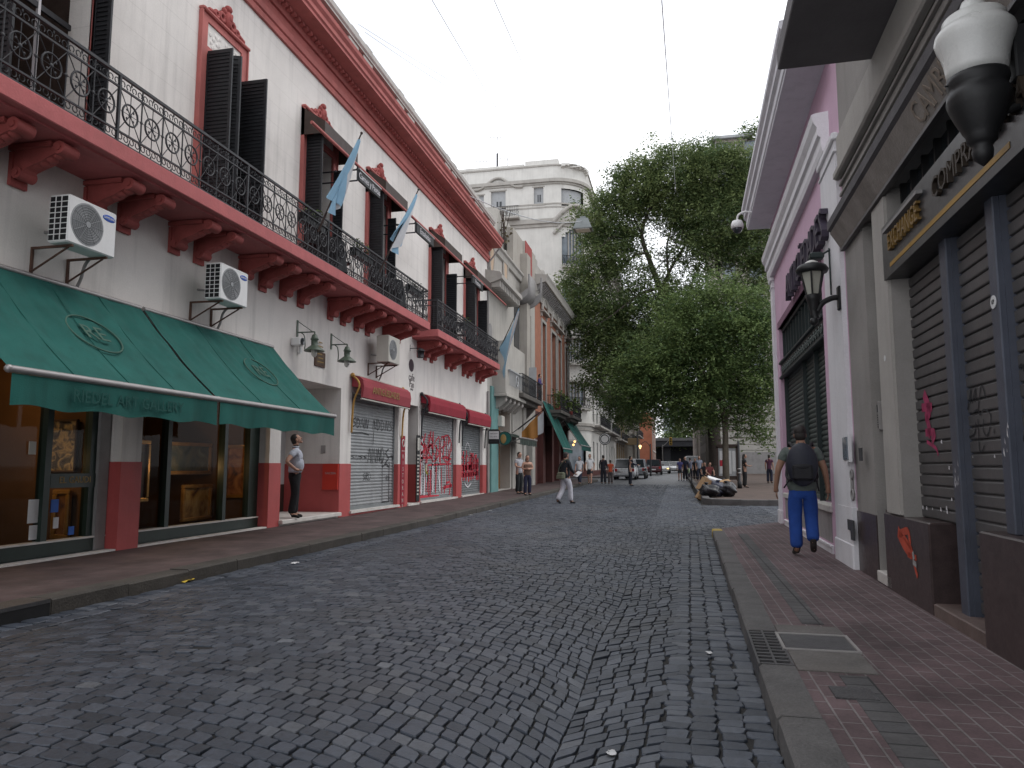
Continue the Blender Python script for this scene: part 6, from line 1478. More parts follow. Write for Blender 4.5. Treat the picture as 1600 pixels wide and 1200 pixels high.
# ---- tall white corner building
YT=66.0
HT=thing('corner_apartments','tall white apartment building with a rounded corner and arched window, beyond the brick house','building',(-13,YT,0))
def TP(px,py): return YP(px,py,YT)
CR=3.2; xr=-7.7      # corner radius, street-side x
def corner_arc(r,off=0,n=12): # from front (y=YT) round to the side (x=xr)
    cx,cy=xr-r,YT+r
    return [(cx+(r+off)*math.sin(PI/2*i/n),cy-(r+off)*math.cos(PI/2*i/n)) for i in range(n+1)]
zT=TP(800,262).z; Z=lambda py: TP(820,py).z
xl=TP(705,400).x-1
def band(mb,z0,z1,off,x0=xl,yend=YT+60,m=0):
    P=[(x0,YT-off)]+corner_arc(CR,off)+[(xr+off,yend),(x0,yend)]
    mb.prism([(x,y,z0) for x,y in P],(0,0,z1-z0),m)
# front flat wall with openings, rounded corner, side wall
frontwins=[]
def fw(px0,px1,py0,py1): 
    a=TP(px0,py1); b=TP(px1,py0); frontwins.append((a.x,b.x,a.z,b.z))
fw(767,790,298,331); fw(834,849,292,320)
fw(742,756,305,335)
for (zz0,zz1) in ((TP(850,630).z,TP(850,590).z),(TP(850,560).z,TP(850,505).z),(TP(850,470).z,TP(850,410).z)):
    for px0,px1 in ((742,756),(767,790),(806,822)): a=TP(px0,500).x; b=TP(px1,500).x; frontwins.append((a,b,zz0,zz1))
x1=xr-CR
mb=MB(); mb.holes('y',YT,xl,x1,-.2,zT,[w for w in frontwins if w[1]<x1],.3)
A=corner_arc(CR,0,14)
# arched window + shuttered opening occupy part of the arc: build wall as vertical strips
zaw0,zaw1=TP(890,410).z,TP(890,372).z; zsw0,zsw1=TP(890,320).z,TP(890,292).z
lowA=[(TP(890,632).z,TP(890,597).z),(TP(890,560).z,TP(890,520).z),(TP(890,490).z,TP(890,440).z)]
for i in range(14):
    (xa,ya_),(xb_,yb_)=A[i],A[i+1]
    segs=[(-.2,zT)]
    if 3<=i<=9:
        cuts=[(zaw0,zaw1+ (1.1*math.sin(PI*(i-2.5)/7))),(zsw0,zsw1)]+lowA
        cuts.append((.2,3.6)); cuts.sort(); segs=[];z=-.2
        for c in cuts: segs.append((z,c[0])); z=c[1]
        segs.append((z,zT))
    for s0,s1_ in segs: mb.quad((xa,ya_,s0),(xb_,yb_,s0),(xb_,yb_,s1_),(xa,ya_,s1_))
side=[]
for k in range(9):
    y=YT+CR+1.6+k*3.4
    for z0,z1 in ((.3,3.7),(5.6,8.2),(9.6,12.4),(13.6,16.2),(17.4,20),(zsw0,zsw1)): side.append((y,y+1.3,z0,z1))
mb.holes('x',xr,YT+CR,YT+32,-.2,zT,side,-.3)
mb.box((xl,YT+.4,zT-.3),(xr-.4,YT+32,zT-.2)); mb.quad((xl,YT,-.2),(xl,YT+32,-.2),(xl,YT+32,zT),(xl,YT,zT)); mb.quad((xl,YT+32,-.2),(xr,YT+32,-.2),(xr,YT+32,zT),(xl,YT+32,zT))
M['htw']=mat('white_stucco',(.62,.605,.57),.9,.07,1.0,.2,20,streak=.28,dirt=.15)
mb.build('wall',M['htw'],HT)
mb=MB(); B=corner_arc(CR,-.25,14)
for i in range(3,10): 
    for z0,z1 in [(zaw0,zaw1+1.2)]+lowA+[(.2,3.6)]: mb.quad((*B[i],z0),(*B[i+1],z0),(*B[i+1],z1),(*B[i],z1))
wc=mb.build('corner_window',M['bglass'],HT)
mb=MB()
for i in (3,5,6,7,8,10):
    for z0,z1 in [(zaw0,zaw1+.9)]+lowA: x,y=corner_arc(CR,-.18,14)[i]; mb.box((x-.05,y-.05,z0),(x+.05,y+.05,z1))
mb.build('frame',M['trim'],wc)
mb=MB()
for i in range(3,10): mb.quad((*B[i],zsw0),(*B[i+1],zsw0),(*B[i+1],zsw1),(*B[i],zsw1))
mb.build('roller_blind',M['winpale'],HT)
for a,b,c,d in frontwins:
    mb=MB(); mb.box((a,YT+.22,c),(b,YT+.3,d)); w=mb.build('window',M['winpale'] if d>Z(350) else M['bglass'],HT)
    mb=MB(); mb.box((a-.15,YT-.05,c-.12),(b+.15,YT+.01,c)); mb.box((a-.12,YT-.04,d),(b+.12,YT+.01,d+.12)); 
    if d>Z(350): mb.box((a+(b-a)*.35,YT+.2,c+.3),(a+(b-a)*.47,YT+.22,c+1.0),1); mb.box((a+(b-a)*.55,YT+.2,c+.3),(a+(b-a)*.7,YT+.22,c+1.0),1)
    mb.build('surround',[M['trim'],M['dglass']],w)
for a,b,c,d in side: 
    mb=MB(); mb.box((xr-.3,a,c),(xr-.24,b,d)); mb.build('window',M['dglass'],HT)
mb=MB()
band(mb,Z(288),Z(283),.28); band(mb,Z(291),Z(288),.12); band(mb,zT-.15,zT,.10)
band(mb,Z(352),Z(345),.30); band(mb,Z(357),Z(352),.14); band(mb,Z(322),Z(320),.06); band(mb,Z(327),Z(325),.05)
for z in (4.6,8.9,12.9): band(mb,z,z+.2,.12); 
band(mb,5.0,5.25,.25); band(mb,8.9,9.05,.25)
mb.build('cornice',M['trim'],HT)
mb=MB()
# arched mouldings over corner window and the crown
P=[];Q=[]
for i in range(1,13):
    x,y=corner_arc(CR,.12,14)[i]; P.append((x,y,zaw1+.5+1.5*math.sin(PI*(i-1)/11)));
mb.tube(P,.16,6)
P=[(*corner_arc(CR,.22,14)[i],Z(357)+.1+2.0*math.sin(PI*(i-.5)/13)) for i in range(1,14)]; mb.tube(P,.2,6)
mb.build('arched_moulding',M['trim'],HT)
# crown on the rounded corner
mb=MB(); C=corner_arc(CR-.5,.2,14)
zc0,zc1=zT,TP(890,254).z
for i in range(2,13):
    zt=zc1-.5*abs((i+.5-7)/6)**2; (xa,ya_),(xb_,yb_)=C[i],C[i+1]
    cx,cy=xr-CR,YT+CR; k=.72
    ia=(cx+(xa-cx)*k,cy+(ya_-cy)*k); ib=(cx+(xb_-cx)*k,cy+(yb_-cy)*k)
    mb.add([(xa,ya_,zc0),(xb_,yb_,zc0),(xb_,yb_,zt),(xa,ya_,zt),(*ia,zc0),(*ib,zc0),(*ib,zt-.3),(*ia,zt-.3)],[(0,1,2,3),(3,2,6,7),(4,7,6,5),(0,3,7,4),(1,5,6,2)])
for i in (4,7,10): 
    x,y=C[i]; mb.tube([(x,y,zc0),(x,y,zc1-.25)],.09,6)
mb.bbox((TP(820,262).x,YT+.1,zT),(TP(872,262).x,YT+1,zT+.55),.04); mb.bbox((xl,YT+.2,zT),(TP(818,262).x,YT+.6,zT+.35),.03)
mb.build('parapet_crown',M['htw'],HT)
# wavy moulding over the shuttered window
mb=MB(); cxw=TP(778,290).x; mb.tube([(cxw+t*.1,YT-.14,Z(292)+1.0*max(0,math.cos(t*.1/2.0*PI/2))**2) for t in range(-24,25)],.13,6); mb.build('curved_moulding',M['trim'],HT)
mb=MB(); ml=MB()
def hb():
    global mb,ml
    mb.build('balcony_railing',M['iron'],HT); ml.build('balcony_slab',M['trim'],HT); mb=MB(); ml=MB()
def frontbalc(px0,px1,z,dep=.9,h=1.0):
    a,b=TP(px0,330).x,TP(px1,330).x; ml.bbox((a,YT-dep,z-.2),(b,YT,z),.03)
    n=int((b-a)/.16)
    for i in range(n+1): x=a+.05+(b-a-.1)*i/n; mb.box((x-.012,YT-dep+.05,z),(x+.012,YT-dep+.08,z+h))
    mb.box((a,YT-dep+.04,z+h-.04),(b,YT-dep+.1,z+h)); mb.box((a,YT-dep+.04,z+.1),(b,YT-dep+.1,z+.13)); mb.box((a,YT-dep+.04,z+h*.55),(b,YT-dep+.1,z+h*.55+.03))
    for i in range(0,n,3): mb.ring((a+.05+(b-a-.1)*(i+1.5)/n,YT-dep+.07,z+.36),.13,.018,'y',8,4)
frontbalc(774,813,Z(341)); hb(); frontbalc(740,762,Z(341)); hb()
A2=corner_arc(CR,.35,14)
for z in (zaw0-.3,lowA[0][0]-.3,lowA[1][0]-.4,lowA[2][0]-.3):
    for i in range(3,11):
        x,y=A2[i]; mb.tube([(x,y,z),(x,y,z+1.0)],.02,4); mb.tube([(x,y,z+.98),(*A2[min(i+1,11)],z+.98)],.03,4); mb.tube([(x,y,z+.1),(*A2[min(i+1,11)],z+.1)],.02,4); mb.tube([(x,y,z+.1),(*A2[min(i+1,11)],z+.98)],.015,4); mb.tube([(x,y,z+.98),(*A2[min(i+1,11)],z+.1)],.015,4)
        xm,ym=(A2[i][0]+A2[i+1][0])/2,(A2[i][1]+A2[i+1][1])/2; mb.tube([(xm,ym,z),(xm,ym,z+1)],.018,4)
    P=[(*corner_arc(CR,.5,14)[i],z-.16) for i in range(3,12)]+[(*corner_arc(CR,-.1,14)[i],z-.16) for i in range(11,2,-1)]
    ml.prism(P,(0,0,.16)); hb()
for z in (5.2,9.1):
    smallrail(mb,xr+.8,YT+CR+1,YT+CR+12,z,1.0,.2,True,xr); ml.bbox((xr,YT+CR+1,z-.18),(xr+.86,YT+CR+12,z),.02); hb(); smallrail(mb,xr+.8,YT+CR+14,YT+CR+26,z,1.0,.2,True,xr); ml.bbox((xr,YT+CR+14,z-.18),(xr+.86,YT+CR+26,z),.02); hb()
mb=MB(); band(mb,.05,1.0,.06); mb.build('base_band',M['maroonwood'],HT)
p=YP(945,686,YT+CR+1); t=thing('round_sign','round green and white shop sign hanging at the white corner building','sign',tuple(p)); mb=MB(); mb.tube([(p.x,p.y-.05,p.z),(p.x,p.y+.05,p.z)],.55,22,0,True,False); mb.tube([(p.x,p.y-.056,p.z),(p.x,p.y-.05,p.z)],.34,20,1,True,False); mb.ring((p.x,p.y-.06,p.z),.46,.03,'y',22,4,1); mb.build('disc',[M['iron2'],M['paper']],t); mb=MB(); mb.tube([(xr,p.y,p.z+.7),(p.x+.3,p.y,p.z+.7)],.03,6); mb.tube([(p.x,p.y,p.z+.7),(p.x,p.y,p.z+.5)],.02,5); mb.build('arm',M['iron'],t)
# antennas on its roof
for px,py0,py1,l in ((777,265,215,'tall thin television antenna on a black mast on the white apartment roof'),(750,272,252,'short pale antenna at the left of the apartment roof'),(793,262,248,'short antenna just right of the tall mast')):
    a=YP(px,py0,YT+3); b=YP(px,py1,YT+3); t=thing('antenna',l,'antenna',tuple(a),group='antennas on the apartment roof'); mb=MB(); m=a+(b-a)*.5; mb.tube([a-Vector((0,0,1.5)),m],.09 if px==777 else .03,6); mb.tube([m,b],.025,5); mb.build('mast',M['black'] if px==777 else M['concrete'],t)
    mb=MB(); d=Vector((.9,.3,.0)); 
    mb.tube([b-d*.8,b+d*.8],.02,4)
    for k in range(-2,3): mb.tube([b+d*.35*k+Vector((-.2,.5,.0)),b+d*.35*k-Vector((-.2,.5,.0))],.014,4)
    mb.build('crossbar',M['concrete'],t)
# ---- the row beyond
rn=random.Random(12)
def rowhouse(y0,y1,h,x,wm,label,floors,wmat,balc=True,side=False,nm='row_house'):
    t=thing(nm,label,'building',(x,(y0+y1)/2,gz(y0)))
    z0=gz(y0); hs=[]; n=max(2,int((y1-y0)/3.2)); st=(y1-y0)/n; fh=h/floors
    for i in range(n):
        for f in range(floors): hs.append((y0+st*i+st*.28,y0+st*i+st*.72,z0+fh*f+(.2 if f==0 else .6),z0+fh*f+fh*.8))
    mb=MB(); mb.holes('x',x,y0,y1,z0-.5,z0+h,hs,-.35); mb.quad((x,y0,z0-.5),(x-8,y0,z0-.5),(x-8,y0,z0+h),(x,y0,z0+h)); mb.quad((x,y1,z0-.5),(x-8,y1,z0-.5),(x-8,y1,z0+h),(x,y1,z0+h)); mb.quad((x-.01,y0,z0+h-.02),(x-8,y0,z0+h-.02),(x-8,y1,z0+h-.02),(x-.01,y1,z0+h-.02)); mb.build('wall',wm,t)
    for a,b,c,d in hs:
        mb=MB(); mb.box((x-.36,a,c),(x-.3,b,d)); mb.build('window',wmat,t)
    mb=MB(); 
    for f in range(1,floors+1): mb.bbox((x,y0,z0+fh*f-.25),(x+(.5 if f==floors else .12),y1,z0+fh*f),.03)
    for i in range(n+1): mb.box((x,max(y0,y0+st*i-.15),z0),(x+.08,min(y1,y0+st*i+.15),z0+h-.3))
    mb.build('cornice',M['trim'],t)
    if balc:
        mb=MB(); ml=MB()
        for f in range(1,floors):
            for i in range(n): a=y0+st*i+.3; ml.bbox((x,a,z0+fh*f),(x+.85,a+st-.6,z0+fh*f+.16),.02); smallrail(mb,x+.8,a,a+st-.6,z0+fh*f+.16,1,.3,True,x)
        ml.build('balcony_slab',M['trim'],t); mb.build('balcony_railing',M['iron'],t)
    return t
M['ochre']=mat('ochre_stucco',(.30,.22,.13),.9,.12,1,.2,20,streak=.3,dirt=.2)
M['taupe']=mat('taupe_stucco',(.24,.21,.185),.9,.12,1,.2,20,streak=.3,dirt=.2)
rowhouse(YT+32.1,YT+48,12.5,-7.7,M['ochre'],'ochre three-storey house with iron balconies, next beyond the white corner building',3,M['dglass'])
rowhouse(YT+48.1,YT+62,13.5,-7.3,M['cream'],'cream house with tall windows, third from the white corner building',3,M['dglass'])
rowhouse(YT+62.1,YT+78,11.5,-6.9,M['taupe'],'taupe two-storey house before the far brick building',2,M['dglass'])
rowhouse(153,175,11.2,-4.75,mat('far_orange_brick',(.36,.13,.075),.9,.12,1,.2,20,streak=.2),'tall plain orange brick building at the far end of the street, left of the overpass',3,M['dglass'],False)
# white oriel of the far block seen just left of the brick building
# overpass
OV=thing('motorway_overpass','dark concrete motorway overpass crossing the far end of the street','overpass',(0,186,1))
zt=YP(1060,684,185).z; zb=YP(1060,704,185).z
M['ovp']=mat('dark_parapet',(.085,.085,.085),.9,.2,.4,.2,8,streak=.3)  # parapet concrete in a darker grey
M['ovc']=mat('shade_dark_concrete',(.02,.021,.024),.9,.2,.4,.2,8,streak=.3)  # near-black: the shade below the deck is put into the colour
mb=MB(); mb.box((-40,185,zb+1.0),(45,232,zt-.7)); mb.build('deck',M['ovc'],OV)
mb=MB(); mb.box((-40,184.7,zt-.7),(45,185,zt)); mb.build('parapet',M['ovp'],OV)
for x in (-14,-3,12,22):
    mb=MB(); mb.box((x,187,.5),(x+1.5,190,zb+1)); mb.each('pier',M['ovc'],OV)
mb=MB(); mb.box((-40,191,.9),(45,191.5,zb+1)); mb.build('underdeck_shade',M['ovc'],OV)  # added black sheet standing for the dark under the deck
# far grey tower
TW=thing('tower_block','pale grey tower block far beyond the overpass','building',(YP(1050,640,300).x,300,1))
a=YP(1037,700,300).x; b=YP(1060,700,300).x; zt=YP(1050,630,300).z
mb=MB(); ws=[(a+.8+k*1.5,a+1.5+k*1.5,3+f*2.9,4.4+f*2.9) for k in range(3) for f in range(int((zt-5)/2.9))]; mb.holes('y',300,a,b,0,zt,ws,.2); mb.box((a,300.3,0),(b,312,zt)); mb.build('wall',mat('pale_grey_panel',(.36,.39,.42),.9,.06,.3,.1,8,streak=.15),TW)
mb=MB()
for q in ws: mb.quad((q[0],300.2,q[2]),(q[1],300.2,q[2]),(q[1],300.2,q[3]),(q[0],300.2,q[3]))
mb.build('window',M['bglass'],TW)
a=YP(1058,700,250).x; b=YP(1068,700,250).x; zt=YP(1062,655,250).z; t=thing('block_of_flats','low cream block of flats in front of the grey tower, beyond the overpass','building',((a+b)/2,250,1)); mb=MB(); ws=[(a+.4+k*1.0,a+.9+k*1.0,4+f*2.9,5.6+f*2.9) for k in range(2) for f in range(4)]; mb.holes('y',250,a,b,0,zt,ws,.2); mb.box((a,250.25,0),(b,258,zt)); mb.build('wall',M['cream'],t); mb=MB()
for q in ws: mb.quad((q[0],250.2,q[2]),(q[1],250.2,q[2]),(q[1],250.2,q[3]),(q[0],250.2,q[3]))
mb.build('window',M['bglass'],t)
# ---- right side behind the plaza
RB=thing('stone_corner_building','tall cream apartment building with a glazed roof storey, standing behind the big trees','building',(10,86,.4))
Y0=84.0; xa,xb2=4.2,22.0; zr_=YP(1150,240,Y0).z
ws=[]
for f in range(1,10):
    for k in range(6): ws.append((xa+1.2+k*2.8,xa+2.6+k*2.8,4.6+f*3.4,7+f*3.4))
mb=MB(); mb.holes('y',Y0,xa,xb2,-.2,zr_,ws,.3); mb.quad((xa,Y0,-.2),(xa,Y0+16,-.2),(xa,Y0+16,zr_),(xa,Y0,zr_)); mb.quad((xa,Y0,zr_),(xb2,Y0,zr_),(xb2,Y0+16,zr_),(xa,Y0+16,zr_)); mb.build('wall',M['cream'],RB)
mb=MB()
for q in ws: mb.box((q[0],Y0+.25,q[2]),(q[1],Y0+.3,q[3]))
mb.build('window',M['bglass'],RB)
mb=MB(); z=.6; k=0
zl_=YP(1185,700,Y0).z
mb.bbox((xa-.1,Y0-.25,-.2),(xb2,Y0,YP(1185,704,Y0).z),.02)
for py in (704,695,684,671,658,645): 
    z0_,z1_=YP(1185,py,Y0).z,YP(1185,py-9,Y0).z; mb.bbox((xa-.08,Y0-.18,z0_+.04),(xb2,Y0,z1_),.03)
mb.build('stone_base',mat('pale_ashlar',(.40,.385,.35),.9,.1,1,.2,20,streak=.2,dirt=.2),RB)
mb=MB(); mb.box((xa+1,Y0-.35,.2),(xb2,Y0-.25,YP(1185,705,Y0).z-.1)); mb.build('dark_plinth',M['concrete'],RB)
mb=MB()
za=zr_; a=YP(1118,235,Y0); b=YP(1168,205,Y0)
mb.bbox((a.x,Y0+.6,za),(b.x,Y0+8,YP(1160,212,Y0).z),.05); mb.box((b.x,Y0+1.5,za),(b.x+6,Y0+8,za+1.5)); mb.build('roof_storey',M['taupe'],RB)
mb=MB(); x=a.x
while x<b.x: mb.box((x,Y0+.5,za+.4),(x+.1,Y0+.6,YP(1160,212,Y0).z-.3)); x+=.55
mb.bbox((a.x-.4,Y0+.2,YP(1160,212,Y0).z),(b.x+.5,Y0+8.4,YP(1160,212,Y0).z+.35),.05); mb.build('roof_edge',M['winpale'],RB)
mb=MB(); mb.tube(curve([(a.x+1.0,Y0-.05,za-.6),((a.x+b.x)/2,Y0-.05,za+.5),(b.x-1.0,Y0-.05,za-.6)],6),.25,6); mb.build('arched_cornice',M['trim'],RB)
M['shaded']=mat('shade_toned_stucco',(.10,.09,.08),.9,.15,1,.2,20,streak=.3)  # shade around the tree trunks is put into this wall colour
for y0,y1,l in ((100.2,125,'street house in shade-dark colour on the right beyond the apartment building'),(125.2,155,'taupe house on the right near the overpass')):
    t=thing('row_house',l,'building',(3.6,y0,.6)); h=11 if y0<110 else 9.5; hs=[]
    x=3.7 if y0<110 else 3.2
    for i in range(6):
        for f in range(3): hs.append((y0+1+i*3.9,y0+2.3+i*3.9,.9+f*3.5,3.3+f*3.5))
    mb=MB(); hs=[q for q in hs if q[1]<y1-.5 and q[3]<h-.3]; mb.holes('x',x,y0,y1,0,h,hs,.3); mb.quad((x,y0,0),(x+8,y0,0),(x+8,y0,h),(x,y0,h)); mb.build('wall',M['shaded'] if y0<110 else M['taupe'],t)
    mb=MB()
    for q in hs: mb.box((x+.24,q[0],q[2]),(x+.3,q[1],q[3]))
    mb.build('window',M['dglass'],t); mb=MB(); mb.bbox((x-.5,y0,h),(x+.3,y1,h+.4),.05); mb.build('cornice',M['trim'],t)
# ---- overhead wires and the hanging street luminaire
WI=mat('grey_cable',(.42,.43,.45),.7,.1,4,0)
def wire(p,q,sag,r,label):
    a,b=Vector(p),Vector(q); P=[a+(b-a)*t-Vector((0,0,sag*4*t*(1-t))) for t in [i/24 for i in range(25)]]
    mb=MB(); mb.tube(P,r,4); mb.top('overhead_wire',WI,label,'cable','cables strung over the street')
C_=lambda px,py,d: CO+ray(px,py).normalized()*d
wire(C_(560,38,20),C_(845,195,60),.3,.006,'upper of two close thin cables running from the parapet down the street')
wire(C_(570,50,20),C_(835,195,60),.5,.006,'lower of two close thin cables running from the parapet down the street')
wire(C_(675,0,16),C_(830,250,62),.2,.007,'thin cable crossing the sky diagonally, left of the middle')
wire(C_(772,0,16),C_(885,240,62),.2,.007,'thin cable crossing the sky just left of the middle')
wire(C_(1034,0,15),C_(1056,300,46),.1,.010,'steep cable dropping towards the big tree')
wire(XP(700,290,XF+.3),YP(910,345,52),.6,.02,'cable from the red cornice carrying the square street luminaire')
p=YP(911,352,52); t=thing('street_luminaire','grey boxy street luminaire hung on a cable left of the big tree','street light',tuple(p))
mb=MB(); k=.9; mb.add([(p.x-.72*k,p.y-.5,p.z-.28),(p.x+.72*k,p.y-.5,p.z-.28),(p.x+.72*k,p.y+.5,p.z-.28),(p.x-.72*k,p.y+.5,p.z-.28),(p.x-.42*k,p.y-.28,p.z+.45),(p.x+.42*k,p.y-.28,p.z+.45),(p.x+.42*k,p.y+.28,p.z+.45),(p.x-.42*k,p.y+.28,p.z+.45)],[(4,5,6,7),(0,1,5,4),(1,2,6,5),(2,3,7,6),(3,0,4,7)]); mb.box((p.x-.2,p.y-.15,p.z+.45),(p.x+.2,p.y+.15,p.z+.62)); mb.box((p.x-.75*k,p.y-.53,p.z-.36),(p.x+.75*k,p.y+.53,p.z-.28)); mb.build('housing',mat('grey_luminaire_shell',(.17,.185,.185),.6,.1,3,.05,40),t)
mb=MB(); mb.box((p.x-.55*k,p.y-.4,p.z-.40),(p.x+.55*k,p.y+.4,p.z-.36)); mb.build('lens',M['frost'],t)

# ================================================================ TREES
def leafmat(name,c1,c2,tr):
    m=bpy.data.materials.new(name); m.use_nodes=True; N=m.node_tree.nodes; L=m.node_tree.links; b=N['Principled BSDF']
    at=N.new('ShaderNodeAttribute'); at.attribute_name='tone'
    mx=N.new('ShaderNodeMix'); mx.data_type='RGBA'; L.new(at.outputs['Fac'],mx.inputs[0]); mx.inputs[6].default_value=(*c1,1); mx.inputs[7].default_value=(*c2,1)
    L.new(mx.outputs[2],b.inputs['Base Color']); b.inputs['Roughness'].default_value=.55; b.inputs['Specular IOR Level'].default_value=.25
    t=N.new('ShaderNodeBsdfTranslucent'); L.new(mx.outputs[2],t.inputs[0]); x=N.new('ShaderNodeMixShader'); x.inputs[0].default_value=tr
    L.new(b.outputs[0],x.inputs[1]); L.new(t.outputs[0],x.inputs[2]); L.new(x.outputs[0],N['Material Output'].inputs[0]); return m
M['bark']=mat('dark_bark',(.045,.036,.03),.95,.3,3,.8,18,fine=.2)
M['bark2']=mat('grey_brown_bark',(.10,.085,.065),.95,.25,3,.8,18,fine=.2)
def crown(parent,name,ells,dep,dens,leaf,m,rs,dspread=.8,outer=None):
    ps=[];tn=[]
    for e in ells:
        px,py,rx,ry=e[:4]; k=e[4] if len(e)>4 else 1.0; dz=e[5] if len(e)>5 else 0
        c=YP(px,py,dep+dz); s=(dep+dz)/FPX
        n=int(rx*ry*dens*k); rxm,rym=rx*s,ry*s
        # sprays: each a small twig of leaves
        ns=max(1,n//14)
        nc=max(2,ns//11); g=rs.normal(size=(nc,3)); g/=np.linalg.norm(g,axis=1)[:,None]; rad=rs.uniform(.3,1.05,nc)**.55
        cc=np.array(c)+g*rad[:,None]*np.array([rxm,rxm*dspread,rym]); ct=rs.normal(0,.16,nc); cs=rs.uniform(.6,1.35,nc)
        ci=rs.randint(0,nc,ns); g=g[ci]; ctr=cc[ci]+rs.normal(size=(ns,3))*np.array([.48,.48,.20])*cs[ci][:,None]
        td=rs.normal(size=(ns,3)); td[:,2]-=.35; td=td*.6+g*.7; td/=np.linalg.norm(td,axis=1)[:,None]
        tone=np.clip(rs.normal(.48,.2,ns)+ct[ci],0,1)
        for j in range(14):
            off=rs.uniform(0,1,ns)[:,None]*td*leaf*4.2+rs.normal(size=(ns,3))*leaf*.75
            ps.append(ctr+off); tn.append(np.clip(tone+rs.normal(0,.12,ns),0,1))
    P=np.concatenate(ps); T=np.concatenate(tn); n=len(P)
    a=rs.normal(size=(n,3)); a[:,2]=a[:,2]*.35-.3; a/=np.linalg.norm(a,axis=1)[:,None]
    b=rs.normal(size=(n,3))*.55; b[:,2]+=1; b=np.cross(a,b); b/=np.linalg.norm(b,axis=1)[:,None]
    L=leaf*rs.uniform(.7,1.4,n)[:,None]; W=L*.42
    V=np.stack([P,P+a*L*.5+b*W*.5,P+a*L,P+a*L*.5-b*W*.5],1).reshape(-1,3)
    o=np.array(WM[parent.name].translation); V=V-o
    me=bpy.data.meshes.new(name); me.vertices.add(len(V)); me.vertices.foreach_set('co',V.ravel()); me.loops.add(len(V)); me.loops.foreach_set('vertex_index',np.arange(len(V))); me.polygons.add(n); me.polygons.foreach_set('loop_start',np.arange(n)*4); me.update(calc_edges=True)
    at=me.attributes.new('tone','FLOAT','POINT'); at.data.foreach_set('value',np.repeat(T,4)); me.materials.append(m)
    ob=bpy.data.objects.new(name,me); link(ob,parent); reg(ob,parent); print(name,n); return ob
def limb(mb,pts,dep,r0,r1,rs):
    P=[YP(x,y,dep+(d[0] if d else 0)) for x,y,*d in pts]
    C=curve(P,5); n=len(C)
    C=[p+Vector(rs.normal(size=3))*.04*r0 for p in C]
    mb.tube(C,[r0+(r1-r0)*i/(n-1) for i in range(n)],9)
    return C
rs=np.random.RandomState(4)
D1=56.0
tb=GP(1119,747,SW)
T1=thing('street_tree','tall spreading tree with dark trunk and fine foliage, sky showing through its middle','tree',(YP(1119,747,D1).x,D1,gz(D1)+SW))
mb=MB()
limb(mb,[(1119,750),(1117,700),(1112,640),(1098,590),(1075,535),(1050,485)],D1,.52,.27,rs)
mb.lathe([(.85,-.2),(.68,.1),(.55,.6),(.5,1.0)],(YP(1119,749,D1).x,D1,gz(D1)+SW),12)
C=limb(mb,[(1050,485),(1035,460),(1018,415),(1003,368),(1012,335),(1028,300)],D1,.27,.07,rs)
for l,r in (([(1033,455),(1048,420),(1065,392),(1085,360),(1095,325)],.15),([(1044,425),(1042,385),(1050,345),(1040,310)],.10),([(1006,375),(985,362),(955,372,-1),(930,395,-2)],.12),([(1012,395),(990,400),(965,425,1),(940,450,1)],.10),([(1003,368),(990,340),(970,315,1)],.09),([(1030,450),(1000,460,-1),(960,490,-2),(930,510,-2)],.13),([(1015,345),(1000,322),(985,300)],.06),([(1062,397),(1052,375),(1030,362,1),(1018,350,1)],.05),([(1022,425),(1035,410),(1048,402)],.06),([(1025,335),(1040,330),(1060,325)],.05),
  ([(1112,640),(1125,560),(1135,490),(1148,440),(1185,408)],.26),([(1140,470),(1120,420),(1128,360),(1140,310)],.16),([(1148,440),(1165,460),(1190,470)],.10),([(1112,625),(1060,610,-2),(1010,600,-3),(960,580,-3)],.2),([(1117,650),(1150,620,-2),(1185,600,-2)],.15),([(1128,540),(1090,500,2),(1080,450,3),(1100,400,3)],.15),([(1185,408),(1200,395),(1215,400)],.09),([(1160,425),(1172,405),(1185,395)],.06),([(1150,440),(1140,415),(1145,400)],.05)):
    limb(mb,l,D1,r,.025,rs)
# twigs in the open middle
for k in range(36):
    x,y=rs.uniform(950,1080),rs.uniform(330,450); a=rs.uniform(0,6.28); L=rs.uniform(12,30)
    limb(mb,[(x,y),(x+L*.5*math.cos(a)+rs.uniform(-3,3),y+L*.5*math.sin(a)),(x+L*math.cos(a),y+L*math.sin(a))],D1+rs.uniform(-1,1),.04,.012,rs)
mb.build('trunk',M['bark'],T1)
lf=leafmat('dark_leaflets',(.046,.082,.032),(.215,.265,.105),.38)
E1=[(1060,275,80,36),(1125,272,62,36),(1172,290,30,46),(1000,292,48,34),(975,318,30,24),(945,335,40,26),(940,395,32,44,.95),(915,452,34,30,.9),(925,490,42,42),(952,535,40,40),(965,590,52,36),(985,635,42,22,.75),(1010,560,50,50),
 (1085,325,48,32),(1125,350,60,48),(1178,355,28,60),(1105,400,46,26,.7),(1165,395,34,28,.6),(1192,450,16,44),(1130,455,50,26,.55),(1060,470,42,28,.8),(985,470,34,26,.55),(975,400,26,36,.5),(960,360,30,24,.6),(1030,320,36,18,.6),(1055,350,26,14,.35),(1010,350,16,18,.4),(1068,400,14,26,.4),(1020,400,30,28,.30),(1000,440,32,22,.5),(1045,440,22,18,.4),(1010,495,50,34,.85),(1052,505,30,32,.9),(1000,540,42,30),(985,360,18,16,.35),
 (884,440,14,16,.5),(898,485,16,20,.4),(903,530,10,34,.3),(912,570,8,26,.3),(1040,640,50,24,.35),(1005,655,26,12,.5),(1080,640,40,26,.6),(1050,232,30,8,.2),(1100,243,34,9,.4),(985,262,26,9,.4)]
crown(T1,'crown',E1,D1,6.4,.21,lf,rs)
D2=45.0
T2=thing('street_tree','smaller tree with slim grey-brown trunk and brighter crown, before the tall dark-trunked one','tree',(YP(1134,757,D2).x,D2,gz(D2)+SW))
mb=MB()
